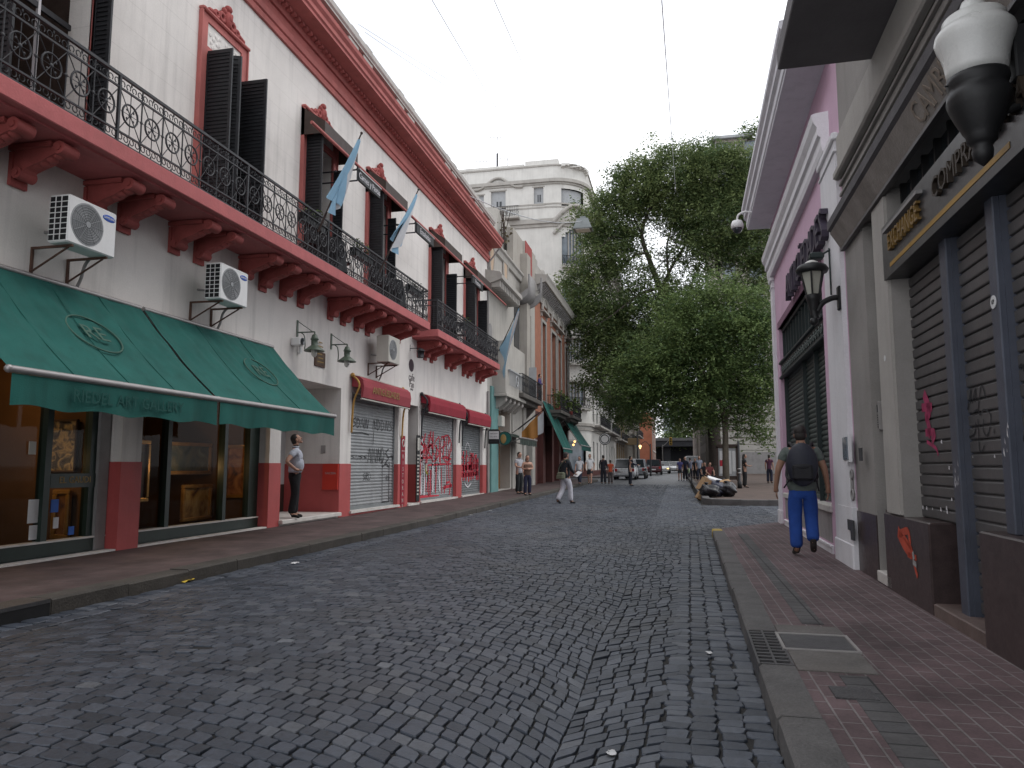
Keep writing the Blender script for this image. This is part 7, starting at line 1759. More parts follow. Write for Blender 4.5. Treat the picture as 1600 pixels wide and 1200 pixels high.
limb(mb,[(1135,760),(1134,710),(1132,660),(1122,610),(1110,560)],D2,.21,.10,rs)
for l,r in (([(1132,660),(1150,620),(1170,575)],.09),([(1122,610),(1090,570,-1),(1060,540,-1)],.08),([(1110,560),(1115,510),(1100,470)],.07),([(1132,640),(1160,635,1),(1195,615,1)],.06),([(1122,615),(1080,620,1),(1035,610,1)],.06)): limb(mb,l,D2,r,.02,rs)
mb.build('trunk',M['bark2'],T2)
lf2=leafmat('bright_leaflets',(.044,.084,.030),(.185,.25,.088),.36)
E2=[(1062,458,18,13,.7),(1122,446,20,14,.7),(1176,468,16,20,.7),(1000,560,24,15,.6),(975,612,20,14,.5),(1105,478,34,22,.8),(1140,490,30,24,.8),(1075,515,50,34),(1135,525,55,40),(1035,560,46,34),(1095,575,60,40),(1160,580,42,44),(1192,560,16,56,.9),(1015,605,44,26,.8),(1060,620,48,24,.8),(1120,630,58,28,.85),(1180,640,26,32,.75),(1165,505,26,24,.8),(985,590,30,22,.6),(1000,625,26,16,.5),(1195,690,10,10,.3),(1160,668,20,12,.4),(1190,515,14,26,.7),(1050,650,30,12,.4)]
crown(T2,'crown',E2,D2,5.2,.185,lf2,rs)
# bushes on the far side of the overpass and creeper
T3=thing('bush','bushy growth on top of the overpass, below the grey tower','bush',tuple(YP(1062,684,184)))
crown(T3,'foliage',[(1045,676,14,8),(1062,674,16,9),(1078,678,12,7)],190,9,.7,lf2,rs)
mb=MB(); limb(mb,[(1062,690),(1062,676)],190,.2,.1,rs); mb.build('stem',M['bark'],T3)
T4=thing('roof_shrub','dark green shrub beside the glazed roof storey behind the trees','shrub',tuple(YP(1178,214,86)))
crown(T4,'foliage',[(1181,212,7,10),(1103,236,9,8)],85,14,.35,lf,rs)

# ================================================================ PEOPLE
def skin_geo(J,E,sub=1):
    """J: name->(pos,(rx,ry)); E: edges by name; first joint is the root"""
    names=list(J); ix={n:i for i,n in enumerate(names)}
    me=bpy.data.meshes.new('sk'); me.from_pydata([tuple(J[n][0]) for n in names],[(ix[a],ix[b]) for a,b in E],[]); me.update()
    o=bpy.data.objects.new('sk',me); COL.objects.link(o)
    md=o.modifiers.new('s','SKIN'); md.use_smooth_shade=True; md.branch_smoothing=.3
    for i,n in enumerate(names):
        sv=me.skin_vertices[0].data[i]; r=J[n][1]; r=r if isinstance(r,tuple) else (r,r); sv.radius=r; sv.use_root=(i==0)
    sd=o.modifiers.new('u','SUBSURF'); sd.levels=sub; sd.render_levels=sub
    dg=bpy.context.evaluated_depsgraph_get(); m2=o.evaluated_get(dg).to_mesh()
    V=[tuple(v.co) for v in m2.vertices]; F=[tuple(p.vertices) for p in m2.polygons]
    o.evaluated_get(dg).to_mesh_clear(); bpy.data.objects.remove(o); bpy.data.meshes.remove(me); return V,F
SKIN=mat('skin',(.42,.24,.17),.55,.06,8,.05,90)
SKIN2=mat('tanned_skin',(.30,.165,.11),.55,.06,8,.05,90)
HAIR=mat('dark_hair',(.018,.014,.012),.6,.25,20,.4,80)
CL={}
def cloth(c,nm='cloth'):
    k=tuple(c)
    if k not in CL: CL[k]=mat(nm,c,.88,.14,6,.75,12)
    return CL[k]
BASE={'pelvis':((0,0,.95),(.155,.115)),'spine':((0,.01,1.12),(.14,.105)),'chest':((0,0,1.30),(.165,.115)),'neckb':((0,-.01,1.44),(.085,.07)),'neck':((0,0,1.52),(.052,.055)),'head':((0,.015,1.61),(.075,.09)),'crown':((0,.005,1.685),(.062,.075)),
 'hipL':((-.09,0,.90),.095),'hipR':((.09,0,.90),.095),'kneeL':((-.10,.02,.50),.06),'kneeR':((.10,.02,.50),.06),'ankL':((-.10,-.02,.09),.04),'ankR':((.10,-.02,.09),.04),'toeL':((-.11,.13,.035),(.04,.03)),'toeR':((.11,.13,.035),(.04,.03)),
 'shL':((-.175,0,1.40),.068),'shR':((.175,0,1.40),.068),'elL':((-.225,-.03,1.13),.045),'elR':((.225,-.03,1.13),.045),'wrL':((-.235,.05,.89),.030),'wrR':((.235,.05,.89),.030),'haL':((-.235,.075,.82),(.022,.04)),'haR':((.235,.075,.82),(.022,.04))}
EDG=[('pelvis','spine'),('spine','chest'),('chest','neckb'),('neckb','neck'),('neck','head'),('head','crown'),('pelvis','hipL'),('pelvis','hipR'),('hipL','kneeL'),('hipR','kneeR'),('kneeL','ankL'),('kneeR','ankR'),('ankL','toeL'),('ankR','toeR'),('chest','shL'),('chest','shR'),('shL','elL'),('shR','elR'),('elL','wrL'),('elR','wrR'),('wrL','haL'),('wrR','haR')]
def person(label,loc,rz,h=1.74,pose=None,shirt=(.3,.3,.3),trs=(.03,.03,.04),shoes=(.02,.02,.02),hair='short',skin=SKIN,fat=1.0,sleeve='short',legs='long',group=None,sub=1,hairm=HAIR,extra=None,collar=True,tuck=False):
    k=h/1.74
    J={n:(Vector(p),(r if isinstance(r,tuple) else (r,r))) for n,(p,r) in BASE.items()}
    for n,v in (pose or {}).items(): J[n]=(Vector(v),J[n][1])
    if fat!=1:
        for n in ('pelvis','spine','chest'): 
            p,r=J[n]; f=fat if n!='chest' else 1+(fat-1)*.6; J[n]=(p,(r[0]*f,r[1]*f*(1.08 if n=='spine' else 1)))
    t=thing('person',label,'person',(0,0,0),0,group)
    V,F=skin_geo(J,EDG,sub); mb=MB(); mb.add(V,F,0,True)
    hp,cp=J['head'][0],J['crown'][0]; up=(cp-hp).normalized(); face=Vector((pose or {}).get('_f',(0,1,0))) if pose and '_f' in pose else Vector((0,1,0)); face=(face-up*face.dot(up)).normalized(); rt=face.cross(up)
    rot=Matrix((rt,face,up)).transposed()
    hd=lambda x,y,z: hp+rt*x+face*y+up*z
    mb.ball(hd(0,.03,.015),(.072,.088,.108),14,10,0,rot,lambda d:1-.10*max(0,-d.z)*(1 if abs(d.x)>.3 else .5))
    mb.ball(hd(0,.118,-.012),(.013,.022,.022),8,6,0,rot); mb.ball(hd(0,.108,.005),(.009,.014,.03),8,6,0,rot)   # nose
    mb.ball(hd(0,.104,-.052),(.024,.012,.009),8,5,0,rot); mb.ball(hd(0,.085,-.085),(.03,.028,.022),8,6,0,rot)    # lips, chin
    for s in (-1,1):
        mb.ball(hd(s*.072,.02,-.005),(.011,.022,.033),8,6,0,rot); mb.ball(hd(s*.033,.095,.03),(.02,.012,.008),8,5,0,rot)  # ears, brow
    # fingers
    for s,S_ in ((-1,'L'),(1,'R')):
        w,a=J['wr'+S_][0],J['ha'+S_][0]; d=(a-w).normalized(); side=Vector((0,1,0))
        if abs(d.y)>.8: side=Vector((s,0,0))
        side=(side-d*side.dot(d)).normalized(); nrm=d.cross(side)*(-s)
        for i,(o,l) in enumerate(((.027,.072),(.009,.082),(-.009,.076),(-.026,.06))):
            b=a+side*o+d*.012; mb.tube([b,b+d*l*.5+nrm*.004,b+d*l*.85-nrm*.012*0+Vector((-s*.012,0,0)),b+d*l+Vector((-s*.024,0,0))],[.0095,.009,.008,.005],6)
        b=a-d*.03+side*.03; mb.tube([b,b+side*.03+d*.02,b+side*.04+d*.052],[.011,.010,.006],6)
    body=mb.build('body',skin,t)
    # eyes
    mb=MB()
    for s in (-1,1): mb.ball(hd(s*.032,.104,.012),(.011,.007,.007),8,5,0,rot)
    mb.build('eye',M['black'],body)
    # hair
    mb=MB()
    if hair!='bald':
        mb.ball(hd(0,.008,.045),(.082,.098,.096),14,10,0,rot,lambda d:1.0 if (d.z>-.1 or d.y<.1) and not(d.y>.55 and d.z<.35) else .80)
        mb.ball(hd(0,-.035,-.01),(.074,.062,.085),12,8,0,rot)
        if hair=='long': mb.ball(hd(0,-.06,-.12),(.09,.06,.20),12,9,0,rot); mb.ball(hd(0,-.075,-.24),(.085,.05,.14),10,8,0,rot)
        if hair=='bun': mb.ball(hd(0,-.10,.08),(.045,.045,.045),8,6)
        mb.build('hair',hairm,t)
    # shirt
    g=.017; inf=lambda n,e=g:(J[n][0],(J[n][1][0]+e,J[n][1][1]+e))
    K={}
    K['chest']=inf('chest'); K['spine']=inf('spine',g+.006); pv=J['pelvis']; K['pelvis']=(pv[0]+Vector((0,0,.005)),(pv[1][0]+.016,pv[1][1]+.016)); K['hem']=(pv[0]-Vector((0,0,.14)),(pv[1][0]+.030,pv[1][1]+.034))
    K['neckb']=(J['neckb'][0]+Vector((0,0,.005)),(.088,.075)); Ek=[('chest','spine'),('spine','pelvis'),('pelvis','hem'),('chest','neckb')]
    for s in 'LR':
        K['sh'+s]=inf('sh'+s,.014); e,w=J['el'+s],J['wr'+s]; K['u'+s]=(J['sh'+s][0].lerp(e[0],.62),(.066,.066)); Ek+=[('chest','sh'+s),('sh'+s,'u'+s)]
        if sleeve=='long': K['u'+s]=(J['sh'+s][0].lerp(e[0],.5),(.062,.062)); K['el'+s]=(e[0],(.056,.056)); K['w'+s]=(e[0].lerp(w[0],.95),(.042,.042)); Ek+=[('u'+s,'el'+s),('el'+s,'w'+s)]
        elif sleeve=='none': del K['u'+s]; Ek=[q for q in Ek if q!=('sh'+s,'u'+s)]
    if tuck: K['hem']=(pv[0]-Vector((0,0,.02)),(pv[1][0]+.016,pv[1][1]+.018)); 
    V,F=skin_geo(K,Ek,sub); mb=MB(); mb.add(V,F,0,True)
    for c_,r_ in (extra or ()): mb.ball(c_,r_,16,12)
    if collar:
        n=J['neck'][0]; mb.ring(n-Vector((0,0,.045)),.066,.016,'z',14,5)
    mb.build('shirt',cloth(shirt,'shirt_cloth'),t)
    # trousers
    pc=(J['hipL'][0]+J['hipR'][0])/2; ud=(J['spine'][0]-J['pelvis'][0]).normalized(); K={'waist':(J['pelvis'][0]+ud*.07,(J['pelvis'][1][0]*.97,J['pelvis'][1][1]*.97)),'pelvis':(J['pelvis'][0]-ud*.005,(J['pelvis'][1][0]+.008,J['pelvis'][1][1]+.008)),'seat':(pc+ud*-.005,(.13,.115))}; Ek=[('waist','pelvis'),('pelvis','seat')]
    for s in 'LR':
        a,b,c=J['hip'+s][0],J['knee'+s][0],J['ank'+s][0]
        K['hip'+s]=(a-Vector((0,0,.09)) if legs!='x' and abs(a.z-J['knee'+s][0].z)>.2 else a.lerp(J['knee'+s][0],.25),(.112*max(1,fat*.95),.112*max(1,fat*.95))); 
        if legs=='long': K['th'+s]=(a.lerp(b,.5),(.104,.108)); K['kn'+s]=(b,(.090,.094)); K['cf'+s]=(b.lerp(c,.5),(.086,.09)); K['an'+s]=(c+Vector((0,0,-.005)),(.082,.086)); ch=['hip','th','kn','cf','an']
        elif legs=='short': K['kn'+s]=(a.lerp(b,.85),(.098,.098)); ch=['hip','kn']
        Ek+=[('seat','hip'+s)]+[(ch[i]+s,ch[i+1]+s) for i in range(len(ch)-1)]
    V,F=skin_geo(K,Ek,sub); mb=MB(); mb.add(V,F,0,True); mb.build('shorts' if legs=='short' else 'trousers',cloth(trs,'trouser_cloth'),t)
    for s in 'LR':
        a,b=J['ank'+s][0],J['toe'+s][0]; d=(b-a); d.normalize(); mb=MB()
        f=Vector((d.x,d.y,d.z)); K={'heel':(a+Vector((0,0,-.045))-f*.03,(.045,.04)),'mid':(a.lerp(b,.55)+Vector((0,0,-.005)),(.046,.04)),'toe':(b+f*.05,(.043,.030)),'top':(a+Vector((0,0,.02)),(.05,.05))}
        V,F=skin_geo(K,[('heel','mid'),('mid','toe'),('heel','top')],1); mb.add(V,F,0,True); mb.build('shoe',cloth(shoes,'shoe_leather'),t)
    t.location=loc; t.rotation_euler=(0,0,rz); t.scale=(k,k,k)
    WM[t.name]=Matrix.Translation(loc)@Matrix.Rotation(rz,4,'Z')@Matrix.Scale(k,4)
    return t,J
def bag(label,name,cat,t,geo,mats,parts):
    """thing carried by person t, built in the person's frame"""
    o=thing(name,label,cat,tuple(WM[t.name]@Vector(geo)))
    for pn,m,fn in parts:
        mb=MB(WM[t.name]); fn(mb); mb.build(pn,m,o)
    return o
WALK={'kneeL':(-.10,.17,.52),'ankL':(-.09,.24,.10),'toeL':(-.10,.39,.05),'kneeR':(.10,-.05,.49),'ankR':(.10,-.30,.14),'toeR':(.10,-.19,.045),'elL':(-.24,-.12,1.14),'wrL':(-.23,-.06,.91),'haL':(-.23,-.03,.84),'elR':(.24,.04,1.14),'wrR':(.22,.2,.95),'haR':(.21,.25,.89)}
# 1 walker with the backpack
f=GP(1258,868,SW)
P1={'hipL':(-.09,0,.90),'kneeL':(-.105,.03,.50),'ankL':(-.10,-.02,.09),'toeL':(-.12,.12,.035),'kneeR':(.10,.07,.49),'ankR':(.105,-.10,.20),'toeR':(.11,-.0,.085),'elL':(-.30,-.03,1.14),'wrL':(-.335,.02,.90),'haL':(-.335,.04,.83),'elR':(.29,-.03,1.13),'wrR':(.325,.03,.89),'haR':(.325,.05,.82),'shL':(-.195,0,1.40),'shR':(.195,0,1.40)}
w1,J1=person('man walking away in a grey-green t-shirt and bright blue trousers, on the right pavement',(f.x,f.y,SW),-R(6),1.78,P1,(.105,.125,.115),(.016,.060,.27),(.03,.024,.022),'short',SKIN2,1.22,'short',sub=2,extra=[((0,0,.98),(.205,.15,.20)),((0,0,1.2),(.205,.14,.22))])
M['bp']=mat('navy_nylon',(.018,.020,.032),.6,.15,8,.2,60); M['bp2']=mat('black_webbing',(.012,.012,.015),.7,.15,8,.2,60)
def bp1(mb):
    mb.ball((0,-.225,1.21),(.20,.115,.29),18,14,0,None,lambda d:1.0)
    mb.bbox((-.16,-.28,.98),(.16,-.13,1.36),.05)
def bp2(mb): mb.bbox((-.13,-.345,1.0),(.13,-.26,1.2),.03); mb.ball((0,-.31,1.18),(.13,.045,.05),12,8)
def bp3(mb):
    for s in (-1,1):
        mb.tube(curve([(s*.10,-.16,1.43),(s*.14,-.02,1.50),(s*.155,.10,1.40),(s*.17,.12,1.22),(s*.19,-.02,1.05),(s*.15,-.2,1.0)],5),.022,6)
        mb.tube([(s*.02,-.2,1.46),(s*.03,-.17,1.50),(-s*.0,-.2,1.47)],.012,5)
    mb.tube([(.17,-.2,1.0),(.20,-.12,.86)],.010,5); mb.tube([(-.17,-.22,1.0),(-.235,-.14,.90)],.010,5)
bag('dark navy backpack worn by the man in blue trousers','backpack','backpack',w1,(0,-.22,.95),None,[('bag',M['bp'],bp1),('pocket',M['bp2'],bp2),('strap',M['bp2'],bp3)])
# 2 man in the doorway
f=GP(458,812,.33); fp=XP(458,812,XF-.18)
P2={'elR':(.38,-.16,1.16),'wrR':(.215,.03,1.00),'haR':(.15,.09,.99),'elL':(-.30,-.14,1.14),'wrL':(-.20,.02,.99),'haL':(-.15,.08,.98),'head':(0,-.005,1.61),'crown':(0,-.045,1.68),'_f':(0,.9,.35),'hipL':(-.09,0,.9),'ankL':(-.12,.0,.09),'toeL':(-.17,.13,.035),'ankR':(.11,-.05,.09),'toeR':(.15,.09,.035)}
P2f=P2.pop('_f')
Pp=dict(P2)
BASE_F=None
w2,J2=person('man in pale blue-grey polo shirt and black trousers, hands on hips in the doorway',(XF-.02,0,.262),-R(64),1.78,P2,(.42,.44,.50),(.012,.012,.014),(.012,.012,.012),'short',SKIN,1.22,sub=2,extra=[((0,.04,1.10),(.185,.142,.19)),((0,.02,1.27),(.19,.13,.17))],tuck=True)
p=XP(459,800,XF-.02); w2.location.y=p.y
# 3 man with white trousers
f=GP(884,787,0)
P3_={'kneeL':(-.11,-.02,.50),'ankL':(-.13,-.26,.12),'toeL':(-.15,-.13,.04),'kneeR':(.10,.12,.51),'ankR':(.10,.14,.09),'toeR':(.11,.29,.035),'elR':(.26,.02,1.14),'wrR':(.22,.22,1.02),'haR':(.20,.28,1.0),'elL':(-.24,-.08,1.14),'wrL':(-.2,.1,1.0),'haL':(-.16,.16,.98)}
w3,J3=person('man walking in the road in a black jacket and loose white trousers',(f.x,f.y,gz(f.y)),-R(38),1.80,P3_,(.014,.017,.022),(.50,.50,.54),(.02,.02,.02),'short',SKIN2,1.08,'long')
def g1(mb): mb.bbox((-.20,-.24,.82),(.13,-.10,1.06),.035); mb.bbox((-.19,-.265,.83),(.12,-.235,.96),.02)
def g2(mb): mb.tube(curve([(-.18,-.17,1.05),(-.12,-.15,1.25),(.08,-.13,1.44),(.12,.02,1.49),(.06,.14,1.35),(-.1,.16,1.15),(-.2,0,1.0)],5),.018,6)
bag('olive green shoulder bag on the man in white trousers','shoulder_bag','bag',w3,(0,-.17,.82),None,[('bag',mat('olive_canvas',(.15,.16,.11),.85,.15,6,.2,50),g1),('strap',mat('olive_webbing',(.10,.11,.08),.85,.15,6,.2,50),g2)])
def g3(mb): mb.obox((.22,.36,1.0),(.10,.13,.006),Euler((.7,.2,0)).to_matrix())
bag('white sheet of paper in the hand of the man in white trousers','paper_sheet','paper',w3,(.22,.36,.95),None,[('sheet',M['paper'],g3)])
# the rest
CROSS={'elL':(-.25,.02,1.16),'wrL':(-.02,.20,1.16),'haL':(.06,.2,1.17),'elR':(.25,.02,1.16),'wrR':(.02,.22,1.13),'haR':(-.06,.22,1.13)}
ONE={'elR':(.25,.04,1.15),'wrR':(.18,.24,1.10),'haR':(.15,.3,1.12)}
def at(px,py,hh): p=GP(px,py,hh); return (p.x,p.y,p.z)
def stand(px,py,hh,label,rz,h,**kw): return person(label,at(px,py,hh),R(rz),h,**kw)
stand(811,772,SW,'person in a whitish top by the pale house, left of the woman with folded arms',-120,1.72,pose=ONE,shirt=(.34,.34,.36),trs=(.015,.018,.02),hair='short')
stand(824,774,SW,'woman with dark hair and folded arms in navy trousers, in front of the pale house',-150,1.58,pose=CROSS,shirt=(.12,.07,.05),trs=(.018,.02,.045),hair='long',sleeve='none',fat=1.1)
stand(906,757,SW,'woman in a white top and dark jeans carrying white papers along the left pavement',170,1.62,pose=WALK,shirt=(.55,.55,.57),trs=(.025,.03,.05),hair='long')
stand(922,757,SW,'person in a white t-shirt and dark shorts walking towards the camera on the left pavement',180,1.75,pose=WALK,shirt=(.6,.6,.6),trs=(.03,.03,.035),legs='short')
stand(943,756,.1,'broad person in black standing at the corner, beside the person in orange',-10,1.75,shirt=(.014,.015,.022),trs=(.014,.015,.022),fat=1.12,sleeve='long')
stand(954,756,.1,'short person in an orange-red top at the far left corner',10,1.45,pose=CROSS,shirt=(.40,.07,.03),trs=(.06,.05,.05))
stand(985,759,0,'dark-uniformed person standing in the middle of the road with one arm out',-75,1.78,pose={'elR':(.24,.2,1.25),'wrR':(.2,.42,1.22),'haR':(.2,.5,1.22)},shirt=(.018,.022,.04),trs=(.014,.016,.025),sleeve='long')
stand(1063,751,0,'person in a violet-blue top at the left of the group beyond the tree',175,1.68,shirt=(.10,.10,.28),trs=(.08,.08,.09),legs='short')
wq,_=stand(1071,751,0,'bald man in a dark blue jacket with a pale green bag, in the far group',180,1.80,pose=ONE,shirt=(.018,.022,.045),trs=(.02,.02,.03),hair='bald',sleeve='long')
def g4(mb): mb.ball((-.25,.02,.72),(.09,.14,.2),12,8); mb.tube([(-.25,.05,.88),(-.24,.06,.95)],.012,5)
bag('pale green carrier bag held by the bald man','carrier_bag','bag',wq,(-.25,.02,.5),None,[('bag',mat('pale_green_plastic',(.36,.46,.30),.4,.1,6,.1,40),g4)])
stand(1079,750,0,'person in a grey-blue shirt right behind the bald man',20,1.75,shirt=(.12,.13,.18),trs=(.02,.02,.03))
stand(1087,751,0,'dark-haired person in black in the group left of the big trunk',160,1.70,shirt=(.02,.02,.025),trs=(.02,.02,.025))
stand(1093,752,.1,'person in a pale patterned blue shirt, last of the group before the big trunk',190,1.72,shirt=(.28,.32,.40),trs=(.025,.03,.05))
stand(1164,762,SW,'woman with long black hair all in black standing by the slim black post',-80,1.70,pose=ONE,shirt=(.012,.012,.013),trs=(.012,.012,.013),hair='long',skin=SKIN2)
stand(1203,755,SW,'person in a plum top half hidden behind the pink shop corner',-20,1.72,shirt=(.10,.035,.07),trs=(.02,.022,.04),hair='short')
p=XP(843,585,XF+.45); person('person in a violet shirt standing on the first balcony of the brick house',(p.x,p.y,zb3),-R(90),1.70,CROSS,(.07,.05,.17),(.015,.016,.02),sleeve='long')
SIT={'pelvis':(0,-.05,.52),'spine':(0,-.03,.70),'chest':(0,.02,.88),'neckb':(0,.04,1.02),'neck':(0,.06,1.10),'head':(0,.08,1.18),'crown':(0,.08,1.255),'hipL':(-.09,-.02,.48),'hipR':(.09,-.02,.48),'kneeL':(-.13,.36,.50),'kneeR':(.13,.36,.50),'ankL':(-.12,.34,.09),'ankR':(.12,.34,.09),'toeL':(-.13,.49,.035),'toeR':(.13,.49,.035),'shL':(-.175,.02,.98),'shR':(.175,.02,.98),'elL':(-.24,.10,.74),'elR':(.24,.10,.74),'wrL':(-.16,.30,.62),'wrR':(.16,.30,.62),'haL':(-.14,.36,.58),'haR':(.14,.36,.58)}
stand(1109,757,SW,'seated person in a dark red top on the bench by the tree trunks',-160,1.70,pose=SIT,shirt=(.14,.035,.035),trs=(.03,.03,.035))
stand(1102,755,SW,'seated dark-clothed person left of the one in dark red, by the tree trunks',170,1.70,pose=SIT,shirt=(.025,.025,.03),trs=(.02,.02,.025))

# ================================================================ VEHICLES AND STREET FURNITURE
TYRE=mat('tyre_rubber',(.015,.015,.016),.85,.15,8,.1,60); RIM=mat('wheel_rim',(.35,.35,.36),.35,.1,8,0,metal=.7)
LAMPR=mat('red_tail_lamp',(.35,.015,.015),.3,.1,6,0); LAMPW=mat('clear_head_lamp',(.6,.6,.6),.15,.1,6,0); CG=mat('car_glass',(.025,.03,.035),.08,.1,2,0,spec=.6); PLATE=mat('number_plate',(.6,.6,.6),.5,.1,6,0)
def car(label,px,py,rz,col,kind='hatch',group='cars down the street',lit=False):
    """long axis y, front at +y"""
    m=mat('car_paint',col,.28,.04,2,.0,60,metal=.25,spec=.5)
    t=thing('parked_car' if kind!='van' else 'van',label,'car' if kind!='van' else 'van',(0,0,0),0,group)
    L,W=(4.2,1.72) if kind=='hatch' else ((4.4,1.8) if kind=='mpv' else (4.8,1.9)); hw=W/2; l=L/2
    zr={'hatch':1.45,'mpv':1.65,'van':2.05}[kind]; zb={'hatch':.92,'mpv':1.0,'van':1.15}[kind]
    st=[(-l,.80,.42,.72),(-l+.06,.90,.30,zb-.10),(-l+.3,.97,.24,zb),(-l*.35,1,.22,zb),(l*.35,1,.22,zb-.02),(l-.75,.98,.24,zb-.08 if kind!='van' else zb),(l-.25,.93,.28,zb-.2),(l-.03,.82,.36,zb-.32),(l,.7,.42,.6)]
    V=[];F=[]
    for y,k,z0,z1 in st:
        w=hw*k; V+=[(-w*.92,y,z0),(-w,y,z0+.15),(-w,y,(z0+z1)/2),(-w*.97,y,z1-.06),(-w*.90,y,z1),(w*.90,y,z1),(w*.97,y,z1-.06),(w,y,(z0+z1)/2),(w,y,z0+.15),(w*.92,y,z0)]
    n=10
    for i in range(len(st)-1):
        for j in range(n): q=(j+1)%n; F.append((i*n+j,i*n+q,i*n+n+q,i*n+n+j))
    F+=[tuple(range(n-1,-1,-1)),tuple(range((len(st)-1)*n,len(st)*n))]
    mb=MB(); mb.add(V,F,0,True)
    yb,yf={'hatch':(-l+.12,l-1.25),'mpv':(-l+.08,l-1.1),'van':(-l+.05,l-.75)}[kind]; rb,rf=yb+(.38 if kind=='hatch' else .18),yf-(.72 if kind!='van' else .5)
    wr=hw*.78
    mb.bbox((-wr,rb,zr-.06),(wr,rf,zr),.03)
    for sx in (-1,1):
        for (a,b) in (((sx*hw*.88,yb,zb-.02),(sx*wr*.98,rb,zr-.03)),((sx*hw*.88,yf,zb-.03),(sx*wr*.98,rf,zr-.03)),((sx*hw*.92,(yb+yf)/2-.1,zb-.02),(sx*wr,(rb+rf)/2,zr-.03))): mb.tube([a,b],.05,6)
    body=mb.build('body',m,t)
    mb=MB(); c=[(-hw*.88,yb,zb-.03),(hw*.88,yb,zb-.03),(hw*.88,yf,zb-.03),(-hw*.88,yf,zb-.03),(-wr,rb,zr-.04),(wr,rb,zr-.04),(wr,rf,zr-.04),(-wr,rf,zr-.04)]; mb.add(c,[(0,1,5,4),(1,2,6,5),(2,3,7,6),(3,0,4,7),(4,5,6,7)]); mb.build('window',CG,t)
    for sx in (-1,1):
        for y in (-l+.78,l-.82):
            mb=MB(); mb.tube([(sx*hw*.80,y,.31),(sx*(hw+.01),y,.31)],.31,18); w=mb.build('wheel',TYRE,t); mb=MB(); mb.tube([(sx*(hw+.0),y,.31),(sx*(hw+.02),y,.31)],.19,12); mb.build('rim',RIM,w)
        mb=MB(); mb.bbox((sx*hw*.62,-l-.01,zb-.36),(sx*hw*.86,-l+.12,zb-.12),.02); mb.build('tail_lamp',LAMPR,t)
        mb=MB(); mb.bbox((sx*hw*.52,l-.14,zb-.42),(sx*hw*.80,l+.0,zb-.28),.02); mb.build('headlight',M['glow'] if lit and sx<0 else LAMPW,t)
        mb=MB(); mb.bbox((sx*hw*1.0,yf-.25,zb),(sx*(hw+.17),yf-.13,zb+.14),.02); mb.build('wing_mirror',m,t)
    mb=MB(); mb.bbox((-.26,-l-.02,.50),(.26,-l+.02,.62),.004); mb.bbox((-.26,l-.02,.42),(.26,l+.02,.54),.004); mb.build('number_plate',PLATE,t)
    mb=MB(); mb.bbox((-hw*.86,-l-.03,.36),(hw*.86,-l+.1,.49),.02); mb.bbox((-hw*.8,l-.1,.32),(hw*.8,l+.03,.42),.02); mb.build('bumper',m if kind!='van' else TYRE,t)
    p=GP(px,py,0); t.location=(p.x,p.y+l,gz(p.y+l)); t.rotation_euler=(0,0,R(rz)); return t
def carat(label,px,py,*a,**k): return car(label,px,py,*a,**k)
car('silver minivan parked by the left kerb, seen from behind',976,750,0,(.45,.46,.48),'mpv')
car('grey car parked beyond the silver minivan, half hidden by the uniformed person',993,748,0,(.24,.25,.27),'mpv')
car('dark maroon car parked far down on the left',1021,742,0,(.06,.018,.022),'mpv')
car('small white car with one lit headlight coming up the street on the left',1036,740,180,(.6,.6,.6),'hatch',lit=True)
car('white car in the middle of the far road, under the overpass',1054,739,180,(.62,.62,.62),'hatch')
car('white van beyond the group of people, right of the far road',1083,738,180,(.66,.66,.66),'van','cars down the street')
# motorbike with a rider near the maroon car
p=GP(1008,748,0); t=thing('motorbike','black motorbike parked by the left kerb, in front of the maroon car','motorbike',(p.x,p.y,p.z))
for s in (-.65,.65):
    mb=MB(); mb.ring((p.x,p.y+s,p.z+.3),.25,.06,'x',18,7); mb.build('wheel',TYRE,t)
mb=MB(); mb.tube([(p.x,p.y-.65,p.z+.3),(p.x,p.y-.1,p.z+.45),(p.x,p.y+.45,p.z+.85),(p.x,p.y+.65,p.z+.3)],.05,6); mb.ball((p.x,p.y,p.z+.45),(.16,.3,.18),10,7); mb.ball((p.x,p.y+.15,p.z+.78),(.15,.28,.13),10,7); mb.build('frame',M['black'],t)
mb=MB(); mb.bbox((p.x-.12,p.y-.75,p.z+.72),(p.x+.12,p.y-.05,p.z+.84),.04); mb.build('saddle',M['bp2'],t)
mb=MB(); mb.tube([(p.x-.36,p.y+.4,p.z+1.02),(p.x,p.y+.5,p.z+.98),(p.x+.36,p.y+.4,p.z+1.02)],.02,6); mb.build('handlebar',M['alu'],t)
# iron street lamps far left with lit lantern
for px,py,ht,l,lit in ((1017,744,2.9,'iron street lamp with a lit yellow lantern, far left kerb',1),(997,742,4.6,'unlit black iron street lamp before the far cream house',0)):
    p=GP(px,py,SW); t=thing('street_lamp',l,'street lamp',tuple(p)); mb=MB(); mb.tube([p,p+Vector((0,0,ht))],[.09,.05],8); mb.tube(curve([p+Vector((0,0,ht-.3)),p+Vector((-.4,0,ht+.2)),p+Vector((-.9,0,ht-.1))],5),.03,6); mb.build('post',M['iron'],t)
    mb=MB(); mb.lathe([(.04,-.26),(.12,-.04),(.14,0),(.03,.1)],p+Vector((-.9,0,ht-.2)),6); mb.build('lantern',M['glow'] if lit else M['iron'],t)
